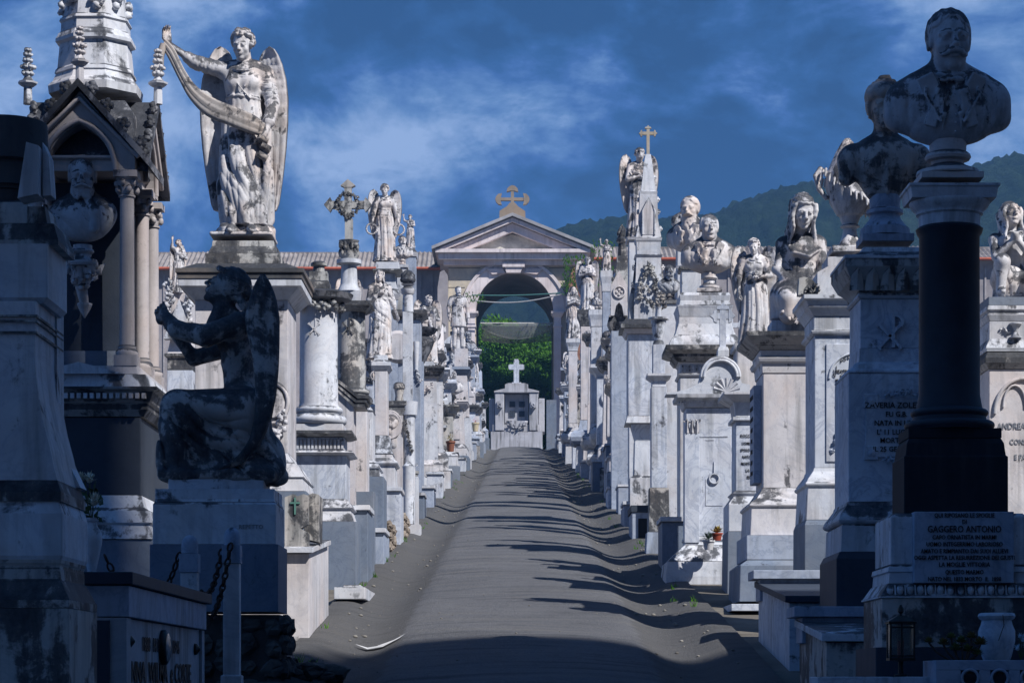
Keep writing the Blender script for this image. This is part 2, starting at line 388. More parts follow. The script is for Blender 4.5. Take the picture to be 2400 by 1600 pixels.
def hill(name, ridge, d, d0, seed, nx=760, ny=70, bump=3.0):
    """ridge: list of (px, py) of the crest as seen; the hill rises from d0 to its crest at d"""
    rng = np.random.RandomState(seed); px = np.linspace(ridge[0][0], ridge[-1][0], nx)
    zr = np.interp(px, [r[0] for r in ridge], [r[1] for r in ridge]); xr = (px-CX)/F*d; zr = EYE+(HY-zr)/F*d
    T = np.linspace(0, 1.35, ny); V = []
    ph = rng.rand(40, 4)*6.28; fr = rng.rand(40, 2)
    for t in T:
        yy = d0+(d-d0)*t
        k = math.sin(min(t, 1)*math.pi/2)**.8 if t <= 1 else 1-(t-1)**2*2.2
        z = 10+(zr-10)*k
        nz = np.zeros(nx)
        for q in range(26):
            w = .05+.55*fr[q, 0]**2; w2 = .05+.55*fr[q, 1]**2
            nz += np.sin(xr*w+ph[q, 0]+2*np.sin(yy*w2*.7+ph[q, 2]))*np.sin(yy*w2+ph[q, 1]+xr*.1)*(.5 if w > .3 else .8)
        cr = np.abs(np.sin(xr*.42+ph[30, 0]+1.6*np.sin(yy*.23+xr*.11)))**.6*np.abs(np.sin(xr*.19+yy*.31+ph[31, 1]))**.5
        z = z+nz*bump*.05+cr*bump*.75+rng.rand(nx)*bump*.28-bump*2.3
        V += list(zip(xr, np.full(nx, yy)+rng.rand(nx)*2, z))
    mb = MB(); mb.add([tuple(map(float, p)) for p in V], [(i*nx+j, i*nx+j+1, (i+1)*nx+j+1, (i+1)*nx+j) for i in range(ny-1) for j in range(nx-1)], True)
    return tagit(mb.build(name, M_HILL), kind='structure')
hill('hill', [(1020, 690), (1200, 610), (1262, 550), (1300, 534), (1400, 520), (1500, 524), (1590, 512), (1650, 482), (1720, 458), (1790, 446), (1870, 440), (1960, 430), (2060, 418), (2150, 404), (2230, 385), (2290, 370), (2352, 362), (2700, 310), (3400, 330), (4600, 500), (7000, 560)], 620, 330, 5)
hill('hill', [(-2200, 560), (-900, 580), (-100, 570), (300, 560), (360, 590), (700, 600), (960, 585), (1010, 574), (1060, 590), (1180, 640), (1500, 640), (2200, 600)], 820, 640, 11, nx=300, ny=30, bump=4)
# ---- loose litter lime streaks on the path verge
# ================================================================ gatehouse and arcade at the far end
M_PLAST = plain('weathered_plaster', (.55, .52, .47), .9, 0, .35, 1.3, .4, (.72, .63, .48))
M_TRIM = marble('pink_painted_trim', base=(.80, .73, .74), warm=(.66, .50, .45), warm_amt=.6, soot=.12, vein=0, drip=.35, scale=.35, top=.5)
M_ROOF = plain('old_roof_tiles', (.24, .21, .20), .9, 0, .4, .9, .5, (.38, .35, .34))
M_BOARD = plain('grey_sheeting', (.30, .28, .30), .8, 0, .3, .6, .3, (.46, .43, .44))
M_BRICK = plain('red_brick', (.30, .12, .08), .9, 0, .4, 4, .6, (.40, .22, .15))
M_RED = plain('red_gutter', (.42, .10, .05), .6, 0, .3, 1, .1)
def gate():
    D = 125.0; th = 7.5
    T = thing('gatehouse', 'pedimented gatehouse with a tall round arch closing the far end of the path', 'gatehouse', (0, D, ground(D)))
    g = ground(D)
    X = lambda p: XX(p, D); Z = lambda p: ZZ(p, D)-g
    xc = X(1182); r = PX(89, D); zs = Z(716); xl, xr = X(1030), X(1326); zt = Z(601)
    # wall with barrel vault
    mb = MB(); A = arc(xc, zs, r, r, math.pi, 0, 24)
    outl = [(xl, -1), (xc-r, -1)]+A+[(xc+r, -1), (xr, -1), (xr, zt), (xl, zt)]
    out = [(xl, -1), (xc-r, -1)]+A[0:]; 
    # front and back faces as strips so that the arch stays open
    for y in (0, th):
        for i in range(len(A)-1):
            p, q = A[i], A[i+1]; mb.add([(p[0], y, p[1]), (q[0], y, q[1]), (q[0], y, zt), (p[0], y, zt)], [(0, 1, 2, 3)] if y == 0 else [(3, 2, 1, 0)])
        for a, b in ((xl, xc-r), (xc+r, xr)): mb.add([(a, y, -1), (b, y, -1), (b, y, zt), (a, y, zt)], [(0, 1, 2, 3)] if y == 0 else [(3, 2, 1, 0)])
    for a in (xl, xr): mb.add([(a, 0, -1), (a, th, -1), (a, th, zt), (a, 0, zt)], [(0, 1, 2, 3)])
    mb.build('wall', M_PLAST, T)
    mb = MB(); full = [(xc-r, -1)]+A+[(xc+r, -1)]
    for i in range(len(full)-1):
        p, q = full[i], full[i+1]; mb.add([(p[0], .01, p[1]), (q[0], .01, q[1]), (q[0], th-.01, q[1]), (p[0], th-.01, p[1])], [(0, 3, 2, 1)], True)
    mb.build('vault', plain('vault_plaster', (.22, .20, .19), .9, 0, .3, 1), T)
    # archivolt with raised outer rim
    for nm, r0, r1, pr in (('archivolt', r, r+PX(26, D), .10), ('archivolt', r+PX(26, D)+.002, r+PX(33, D), .18)):
        mb = MB(); a = arc(xc, zs, r1, r1, math.pi, 0, 28); b = arc(xc, zs, r0, r0, math.pi, 0, 28)
        for i in range(28):
            mb.prism([b[i], b[i+1], a[i+1], a[i]], pr, Matrix.Translation((0, -pr, 0)))
        mb.build(nm, M_TRIM, T)
    # keystone and wedge stones
    k = MB(); kt = Z(601)
    k.prism([(xc-.42, zs+r-.05), (xc+.30, zs+r-.05), (xc+.42, kt-.35), (xc-.50, kt-.35)], .42, Matrix.Translation((0, -.42, 0)))
    k.box(xc-.62, xc+.52, -.5, 0, kt-.35, kt-.12)
    for s in (-1, 1): k.prism([(xc+s*.5, zs+r-.02), (xc+s*1.15, zs+r*.82+.25), (xc+s*1.45, kt-.40), (xc+s*.62, kt-.40)][::s], .24, Matrix.Translation((0, -.24, 0)))
    k.build('keystone', M_TRIM, T)
    # rusticated joints
    mb = MB()
    for s, xe in ((-1, xl), (1, xr)):
        for zz in (zs+r*1.12, zs+r*.62, zs+r*.1):
            x0 = xc+s*math.sqrt(max((r+.85)**2-min(zz-zs, r+.8)**2, .3)); mb.box(min(x0, xe), max(x0, xe), -.012, -.002, zz, zz+.03)
    mb.build('joint', plain('dark_joint', (.07, .065, .06)), T)
    # impost capitals and jamb pilasters
    for s in (-1, 1):
        x = xc+s*(r+.38); mb = MB()
        mb.rect(x-s*.16, .2, .18, .32, [(-1, 0), (zs-.8, 0), (zs-.8, .05), (zs-.7, .05), (zs-.7, 0), (zs-.35, 0)]+curve(zs-.35, 0, zs-.1, .12, 'c')+[(zs-.1, .16), (zs, .16)])
        mb.build('pilaster', M_TRIM, T)
    # entablature and pediment
    e0, e1 = X(1019), X(1337); mb = MB()
    mb.box(e0, e1, -.35, th, Z(612)+.02, Z(600)); mb.box(e0-.25, e1+.25, -.65, th+.2, Z(600)+.002, Z(586)); mb.box(e0-.4, e1+.4, -.85, th+.3, Z(586)+.002, Z(578))
    mb.build('entablature', M_TRIM, T)
    za, zb = Z(506), Z(578); xa = X(1177); L, Rr = X(1004), X(1355)
    mb = MB(); mb.prism([(L+1.0, zb), (Rr-1.0, zb), (xa, za-.75)], th+.2, Matrix.Translation((0, -.15, 0))); mb.build('tympanum', plain('stained_tympanum', (.42, .41, .38), .9, 0, .45, 1.5, .5, (.74, .71, .62)), T)
    for (o, p, hh) in ((.0, .80, .22), (.26, .55, .42)):
        mb = MB()
        for s, xe in ((-1, L), (1, Rr)):
            dx = (xa-xe); sl = (za-zb)/abs(dx)
            P = [(xe, zb+.02), (xa, za), (xa, za-hh), (xe+dx/abs(dx)*hh/sl*1.0, zb+.02)]
            P = [(x, z-o) for x, z in P]
            k0 = o/sl; P[0] = (xe+dx/abs(dx)*k0, zb+.003+.001*o); P[3] = (xe+dx/abs(dx)*(k0+hh/sl), zb+.003+.001*o)
            if s == -1: P = P[::-1]
            mb.prism(P, th+p+.3, Matrix.Translation((0, -p, 0)))
        mb.build('raking_cornice', M_TRIM, T)
    # roof slabs
    mb = MB()
    for s, xe in ((-1, L-.25), (1, Rr+.25)):
        v = [(xe, -1.0, zb+.06-.1), (xa, -1.0, za+.05), (xa, th+.5, za+.05), (xe, th+.5, zb-.04)]; w = [(a, b, c+.16) for a, b, c in v]
        mb.add(v+w, [(0, 1, 2, 3), (7, 6, 5, 4), (0, 4, 5, 1), (1, 5, 6, 2), (2, 6, 7, 3), (3, 7, 4, 0)])
    mb.build('roof', plain('pale_roof_edge', (.36, .36, .38), .8, 0, .3, 1), T)
    # stone cross over the apex
    mb = MB(); zc = za+.2; cxx = xa
    mb.prism([(cxx-1.25*.5-.05, zc-.15), (cxx+.67, zc-.15), (cxx+.66, zc+.18), (cxx+.30, zc+.42), (cxx+.12, zc+.62), (cxx-.12, zc+.62), (cxx-.3, zc+.42), (cxx-.66, zc+.2)], .6, Matrix.Translation((0, -.5, 0)))
    zt2 = Z(430)
    mb.box(cxx-.08, cxx+.08, -.32, -.08, zc+.62, zt2-.25); ym = Z(460); mb.box(cxx-.6, cxx-.08, -.32, -.08, ym-.075, ym+.075); mb.box(cxx+.08, cxx+.6, -.32, -.08, ym-.075, ym+.075)
    for (a, b, rot) in ((cxx, zt2-.25, 0), (cxx-.6, ym, 90), (cxx+.6, ym, -90)):
        M = Matrix.Translation((a, -.34, b)) @ Matrix.Rotation(R(-rot), 4, 'Y')
        mb.prism([(-.10, 0), (.10, 0), (.30, -.05), (.27, .12), (.14, .24), (0, .29), (-.14, .24), (-.27, .12), (-.30, -.05)], .28, M)
    mb.build('cross', marble('lichened_stone', base=(.34, .28, .22), warm=(.36, .24, .14), warm_amt=.6, soot=.18, vein=0, scale=.6), T)
gate()
def wing(x0, x1, zw, zr, label, lowroof):
    D = 128.5; g = ground(D); T = thing('arcade_wing', label, 'building', ((x0+x1)/2, D, g)); c = (x0+x1)/2
    z1 = zw-g; z2 = zr-g; mb = MB(); mb.box(x0-c, x1-c, 0, 5, -1, z1); mb.build('wall', M_BOARD, T)
    mb = MB(); x = x0-c
    while x < x1-c-.2: mb.box(x, x+.09, -.06, 0-.002, -1, z1-.25); x += .62
    mb.build('batten', plain('pale_batten', (.36, .34, .35), .8), T)
    mb = MB(); n = int((x1-x0)/.25)         # corrugated tile roof
    rows = []
    for i in range(n*4+1):
        xx = x0-c+i*.0625; h = .05*math.sin(i*math.pi/2); rows.append((xx, h))
    v = []; 
    for k in range(9):
        t = k/8
        for xx, h in rows: v.append((xx, -.5+t*3.0, z1-.05+t*(z2-z1)+h+.03*(k % 2)+.05*math.sin(xx*.7)*t))
    m = len(rows); mb.add(v, [(k*m+i, k*m+i+1, (k+1)*m+i+1, (k+1)*m+i) for k in range(8) for i in range(m-1)])
    mb.box(x0-c, x1-c, 2.5, 5.2, z1, z2-.02)
    mb.build('roof', M_ROOF, T)
    mb = MB(); mb.tube([(x0-c, -.55, z1-.02), (x1-c, -.55, z1-.02)], .09, 6); mb.build('gutter', M_RED, T)
gl = XX(1030, 125)
wing(-32, gl-.02, ZZ(616, 128), ZZ(578, 131), 'long low arcade wing with grey corrugated roof left of the gatehouse', 0)
wing(XX(1326, 125)+.02, 34, ZZ(594, 128), ZZ(566, 131), 'long low arcade wing with red gutter right of the gatehouse', 0)
# side buttress walls with broken brick flanking the arch
for (px0, px1, pyt, lab) in ((1005, 1028, 620, 'cracked plaster buttress left of the arch'), (1306, 1338, 612, 'broken red brick buttress overgrown by weeds right of the arch')):
    D = 124.0; g = ground(D); T = thing('buttress', lab, 'buttress', (XX((px0+px1)/2, D), D, g)); w = PX(px1-px0, D)/2
    mb = MB(); zt = ZZ(pyt, D)-g; mb.prism([(-w, -1), (w, -1), (w*1.1, zt*.8), (w, zt-.25), (w*.3, zt), (-w*.5, zt-.1), (-w, zt-.9)], 1.0, None)
    mb.build('core', M_BRICK if px0 > 1200 else M_BOARD, T)
# dark ledges either side of the arch and the netting slung across it
T = thing('awning_netting', 'grey translucent netting sagging across the arch opening', 'netting', (XX(1185, 126), 126, 0))
def netting(y0, sag, h, z, mat, nm):
    mb = MB(); n = 24; x0, x1 = XX(1106, y0), XX(1275, y0); v = []
    for k in range(5):
        for i in range(n+1):
            t = i/n; s = math.sin(math.pi*t)
            v.append((x0+(x1-x0)*t-XX(1185, 126), y0-126+.25*k/4+.1*math.sin(t*7), z-(k/4)*(h+sag*s)))
    mb.add(v, [(k*(n+1)+i, k*(n+1)+i+1, (k+1)*(n+1)+i+1, (k+1)*(n+1)+i) for k in range(4) for i in range(n)], True)
    o = mb.build(nm, mat, T); s = o.modifiers.new('thick', 'SOLIDIFY'); s.thickness = .004
def mat_net(name, col, a):
    m = bpy.data.materials.new(name); m.use_nodes = True; t = m.node_tree; t.nodes.clear()
    b = t.nodes.new('ShaderNodeBsdfDiffuse'); b.inputs[0].default_value = (*col, 1); tr = t.nodes.new('ShaderNodeBsdfTransparent'); mx = t.nodes.new('ShaderNodeMixShader')
    mx.inputs[0].default_value = a; t.links.new(tr.outputs[0], mx.inputs[1]); t.links.new(b.outputs[0], mx.inputs[2])
    o = t.nodes.new('ShaderNodeOutputMaterial'); t.links.new(mx.outputs[0], o.inputs[0]); return m
netting(125.6, .55, .25, ZZ(745, 126), mat_net('pale_net', (.42, .44, .42), .38), 'net')
netting(126.3, .15, .75, ZZ(746, 126), mat_net('grey_net', (.16, .16, .16), .45), 'net')
mb = MB(); mb.tube([(XX(1104, 126)-T.location.x, -.3, ZZ(744, 126)), (XX(1278, 126)-T.location.x, -.3, ZZ(744, 126))], .035, 6); mb.build('rope', plain('pale_rope', (.5, .5, .5)), T)
T = thing('cables', 'green and grey cables strung across the top of the arch', 'cables', (XX(1182, 124), 124, ZZ(675, 124)))
for (z0, z1, sag, col, nm) in ((678, 673, .06, (.05, .16, .15), 'cable'), (690, 676, .25, (.35, .36, .38), 'cable')):
    a, b = ZZ(z0, 124)-T.location.z, ZZ(z1, 124)-T.location.z
    mb = MB(); mb.tube([(-2.2+4.6*i/12, 0, a+(b-a)*i/12-sag*math.sin(math.pi*i/12)) for i in range(13)], .035, 5); mb.build(nm, plain('cable_'+str(z0), col), T)
# ---- unseen block added behind the viewer to shade the foreground
def shade_block():
    T = thing('unseen_shade_block', 'tall unseen block added behind the viewer, its stepped roofline shaped to shade the foreground', 'building', (12, -3, 0))
    mb = MB()
    def top(x): return None
    y0 = -3.0
    # stepped silhouette: higher on the left part, lower on the right
    k = SUNV.x/(-SUNV.y); kz = SUNV.z/(-SUNV.y)
    U = lambda X, Y: X+k*(Y-y0); V = lambda Y, Z: Z+kz*(Y-y0)
    za = V(15.75, 5.35); xa = U(-2.4, 15.7)
    zb = V(15.9, 1.83)+.15
    mb.box(U(1.62, 13.9)-12, U(2.62, 14.7)-12, -9+.004, -.004, zb+.002, V(14.4, 5.22)); mb.box(-2-12, xa-12, -9, 0, -2, za)  # small top step added to keep the sun off the lady's bust
    mb.box(xa-12+.002, 40-12, -9, 0, -2, zb)
    mb.build('wall', plain('ochre_render', (.30, .26, .22), .9), T)
    mb = MB(); 
    for i in range(8):
        for j in range(6): mb.box(3-12+i*4, 4.2-12+i*4, .002, .06, 4+j*5.0, 6.2+j*5.0)
    mb.build('shutter', plain('grey_shutter', (.12, .13, .13)), T)
shade_block()
# ================================================================ sculpting: blended solids meshed as ONE surface
class Sculpt:
    def __init__(s): s.ops = []; s.M = Matrix.Identity(4)
    def _p(s, p): return np.array(s.M @ Vector(p), dtype=np.float32)
    def _s(s): return s.M.to_scale()[0]
    def cone(s, a, b, ra, rb=None, k=.02, cut=False):
        rb = ra if rb is None else rb; q = s._s(); a, b = s._p(a), s._p(b); ra *= q; rb *= q; k *= q
        def f(x, y, z, a=a, b=b, ra=ra, rb=rb):
            d = b-a; L = float(d @ d)+1e-9
            t = np.clip(((x-a[0])*d[0]+(y-a[1])*d[1]+(z-a[2])*d[2])/L, 0, 1)
            return np.sqrt((x-a[0]-t*d[0])**2+(y-a[1]-t*d[1])**2+(z-a[2]-t*d[2])**2)-(ra+(rb-ra)*t)
        r = max(ra, rb); s.ops.append((np.minimum(a, b)-r, np.maximum(a, b)+r, f, k, cut)); return s
    def tube(s, pts, rad, k=.015, cut=False):
        rr = rad if isinstance(rad, (list, tuple)) else [rad]*len(pts)
        for i in range(len(pts)-1): s.cone(pts[i], pts[i+1], rr[i], rr[i+1], k, cut)
        return s
    def ell(s, c, r, rot=(0, 0, 0), k=.02, cut=False):
        r = r if isinstance(r, tuple) else (r, r, r); q = s._s()
        Rm = (s.M.to_3x3().normalized() @ Euler([R(a) for a in rot]).to_matrix()); c = s._p(c); A = np.array(Rm.transposed(), dtype=np.float32)
        rq = [v*q for v in r]; mr = min(rq); k *= q
        def f(x, y, z):
            X, Y, Z = x-c[0], y-c[1], z-c[2]
            u = (A[0, 0]*X+A[0, 1]*Y+A[0, 2]*Z)/rq[0]; v = (A[1, 0]*X+A[1, 1]*Y+A[1, 2]*Z)/rq[1]; w = (A[2, 0]*X+A[2, 1]*Y+A[2, 2]*Z)/rq[2]
            k0 = np.sqrt(u*u+v*v+w*w)+1e-9; k1 = np.sqrt((u/rq[0])**2+(v/rq[1])**2+(w/rq[2])**2)+1e-9
            return k0*(k0-1)/k1
        R3 = np.abs(np.array(Rm)) @ np.array(rq); s.ops.append((c-R3, c+R3, f, k, cut)); return s
    def box(s, c, h, rot=(0, 0, 0), rd=.01, k=.01, cut=False):
        q = s._s(); Rm = (s.M.to_3x3().normalized() @ Euler([R(a) for a in rot]).to_matrix()); c = s._p(c); A = np.array(Rm.transposed(), dtype=np.float32)
        hq = [max(v*q-rd*q, 1e-4) for v in h]; rd *= q; k *= q
        def f(x, y, z):
            X, Y, Z = x-c[0], y-c[1], z-c[2]
            u = np.abs(A[0, 0]*X+A[0, 1]*Y+A[0, 2]*Z)-hq[0]; v = np.abs(A[1, 0]*X+A[1, 1]*Y+A[1, 2]*Z)-hq[1]; w = np.abs(A[2, 0]*X+A[2, 1]*Y+A[2, 2]*Z)-hq[2]
            return np.sqrt(np.maximum(u, 0)**2+np.maximum(v, 0)**2+np.maximum(w, 0)**2)+np.minimum(np.maximum(u, np.maximum(v, w)), 0)-rd
        R3 = np.abs(np.array(Rm)) @ np.array([v+rd for v in hq]); s.ops.append((c-R3, c+R3, f, k, cut)); return s
    def fn(s, lo, hi, f, k=.02, cut=False):
        """free function in local coordinates (uniform scale)"""
        q = s._s(); Mi = np.array(s.M.inverted(), dtype=np.float32)
        cs = [s._p((a, b, c)) for a in (lo[0], hi[0]) for b in (lo[1], hi[1]) for c in (lo[2], hi[2])]
        def g(x, y, z):
            X = Mi[0, 0]*x+Mi[0, 1]*y+Mi[0, 2]*z+Mi[0, 3]; Y = Mi[1, 0]*x+Mi[1, 1]*y+Mi[1, 2]*z+Mi[1, 3]; Z = Mi[2, 0]*x+Mi[2, 1]*y+Mi[2, 2]*z+Mi[2, 3]
            return f(X, Y, Z)*q
        s.ops.append((np.min(cs, 0), np.max(cs, 0), g, k*q, cut)); return s
    def disp(s, c, r, dirs, amp, freq, warp=.6, seed=0, sharp=.5):
        """folds: ridges across direction dirs, wandering, fading out of the ellipsoid (c, r)"""
        q = s._s(); Mi = np.array(s.M.inverted(), dtype=np.float32); d = Vector(dirs).normalized(); rs = np.random.RandomState(seed); p = rs.rand(6)*6.28
        cs = [s._p((c[0]+a*r[0], c[1]+b*r[1], c[2]+e*r[2])) for a in (-1, 1) for b in (-1, 1) for e in (-1, 1)]
        def g(x, y, z):
            X = Mi[0, 0]*x+Mi[0, 1]*y+Mi[0, 2]*z+Mi[0, 3]; Y = Mi[1, 0]*x+Mi[1, 1]*y+Mi[1, 2]*z+Mi[1, 3]; Z = Mi[2, 0]*x+Mi[2, 1]*y+Mi[2, 2]*z+Mi[2, 3]
            m = np.clip(1.6*(1-np.sqrt(((X-c[0])/r[0])**2+((Y-c[1])/r[1])**2+((Z-c[2])/r[2])**2)), 0, 1)
            w = warp*(np.sin(X*13+p[0]+Y*7)+np.sin(Z*11+p[1]+X*5)+.6*np.sin(Y*17+Z*9+p[2]))
            t = freq*(d.x*X+d.y*Y+d.z*Z)+w; k = np.abs(np.sin(t))**sharp; k2 = np.abs(np.sin(t*1.7+p[3]+w))**sharp
            return -amp*q*m*(.7*k+.3*k2-.45)
        s.ops.append((np.min(cs, 0), np.max(cs, 0), g, .0, 'disp')); return s
    def robe(s, rows, folds=(9, 14), seed=1, sway=1.5, k=.03, sharp=.5, twist=0.0):
        """rows: (z, cx, cy, rx, ry, fold depth); a body of cloth with folds running down it"""
        rows = sorted(rows); z_ = [r[0] for r in rows]; rs = np.random.RandomState(seed); p = rs.rand(8)*6.28
        mx = max(abs(r[1])+r[3]+r[5] for r in rows)+.02; my = max(abs(r[2])+r[4]+r[5] for r in rows)+.02
        def f(x, y, z):
            cx, cy, rx, ry, am = [np.interp(z, z_, [r[i] for r in rows]).astype(np.float32) for i in (1, 2, 3, 4, 5)]
            dx = (x-cx)/rx; dy = (y-cy)/ry; a = np.arctan2(dy, dx); rho = np.sqrt(dx*dx+dy*dy)
            w = sway*(z-z_[0])
            f1 = np.abs(np.sin(folds[0]*.5*a+p[0]+.8*np.sin(w*2.1+p[1])+twist*z))**sharp
            f2 = np.abs(np.sin(folds[1]*.5*a+p[2]+1.1*np.sin(w*1.6+p[3]+a)+twist*z))**sharp
            d = (rho-1)*np.minimum(rx, ry)*.92-am*1.45*(.60*f1+.40*f2-.55)
            return np.maximum(d, np.maximum(z_[0]-z, z-z_[-1]))
        return s.fn((-mx, -my, z_[0]), (mx, my, z_[-1]), f, k)
    def build_mesh(s, name, h, bump=None):
        lo = np.min([o[0] for o in s.ops if o[4] is False], 0)-3*h; hi = np.max([o[1] for o in s.ops if o[4] is False], 0)+3*h
        n = np.ceil((hi-lo)/h).astype(int)+1
        D = np.full(n, 1.0, dtype=np.float32); g = [(lo[i]+h*np.arange(n[i])).astype(np.float32) for i in range(3)]
        for (a, b, f, k, cut) in s.ops:
            m = k+2.5*h; i0 = np.maximum(((a-m-lo)/h).astype(int), 0); i1 = np.minimum(((b+m-lo)/h).astype(int)+2, n)
            if np.any(i1 <= i0): continue
            sl = tuple(slice(i0[i], i1[i]) for i in range(3))
            d = f(g[0][sl[0]][:, None, None], g[1][sl[1]][None, :, None], g[2][sl[2]][None, None, :]).astype(np.float32)
            E = D[sl]
            if cut == 'disp': E += d
            elif cut:
                d = -d; q = np.maximum(k-np.abs(E-d), 0)/max(k, 1e-6); D[sl] = np.maximum(E, d)+q*q*k*.25
            else:
                q = np.maximum(k-np.abs(E-d), 0)/max(k, 1e-6); D[sl] = np.minimum(E, d)-q*q*k*.25
        if bump: 
            D += bump(g[0][:, None, None], g[1][None, :, None], g[2][None, None, :]).astype(np.float32)
        S = D < 0; C = np.zeros(np.array(n)-1, dtype=np.int8)
        cor = [(i, j, k) for i in (0, 1) for j in (0, 1) for k in (0, 1)]
        N = n-1
        for c in cor: C += S[c[0]:c[0]+N[0], c[1]:c[1]+N[1], c[2]:c[2]+N[2]]
        mask = (C > 0) & (C < 8); P = np.argwhere(mask); idx = np.full(N, -1, dtype=np.int64); idx[mask] = np.arange(len(P))
        val = {c: D[P[:, 0]+c[0], P[:, 1]+c[1], P[:, 2]+c[2]] for c in cor}
        acc = np.zeros((len(P), 3)); cnt = np.zeros(len(P))
        for c in cor:
            for ax in range(3):
                if c[ax]: continue
                e = list(c); e[ax] = 1; e = tuple(e); a, b = val[c], val[e]; x = (a < 0) != (b < 0)
                t = np.where(x, a/np.where(x, a-b, 1), 0); q = np.array(c, float)[None, :].repeat(len(P), 0); q[:, ax] = t
                acc += q*x[:, None]; cnt += x
        V = lo+h*(P+acc/cnt[:, None])
        F_ = []
        for ax in range(3):
            o = [(1, 2), (2, 0), (0, 1)][ax]
            sa = [slice(None)]*3; sb = [slice(None)]*3; sa[ax] = slice(0, n[ax]-1); sb[ax] = slice(1, n[ax])
            for q in o: sa[q] = slice(1, n[q]-1); sb[q] = slice(1, n[q]-1)
            A, B = S[tuple(sa)], S[tuple(sb)]; E = np.argwhere(A != B)
            if not len(E): continue
            fl = A[E[:, 0], E[:, 1], E[:, 2]]
            base = E.copy(); base[:, o[0]] += 1; base[:, o[1]] += 1
            def cell(d1, d2):
                q = base.copy(); q[:, o[0]] -= d1; q[:, o[1]] -= d2; return idx[q[:, 0], q[:, 1], q[:, 2]]
            a, b, c, d = cell(1, 1), cell(0, 1), cell(0, 0), cell(1, 0)
            quad = np.stack([a, b, c, d], 1); quad[~fl] = quad[~fl][:, ::-1]; F_.append(quad)
        Q = np.concatenate(F_); Q = Q[(Q >= 0).all(1)]
        me = bpy.data.meshes.new(name); me.vertices.add(len(V)); me.vertices.foreach_set('co', V.astype(np.float32).ravel())
        me.loops.add(len(Q)*4); me.loops.foreach_set('vertex_index', Q.ravel().astype(np.int32))
        me.polygons.add(len(Q)); me.polygons.foreach_set('loop_start', np.arange(0, len(Q)*4, 4, dtype=np.int32))
        me.polygons.foreach_set('use_smooth', np.ones(len(Q), dtype=bool)); me.update(calc_edges=True); me.validate()
        return me
def frame(loc, rot=(0, 0, 0), sc=1.0):
    return Matrix.Translation(loc) @ Euler([R(a) for a in rot]).to_matrix().to_4x4() @ Matrix.Scale(sc, 4)

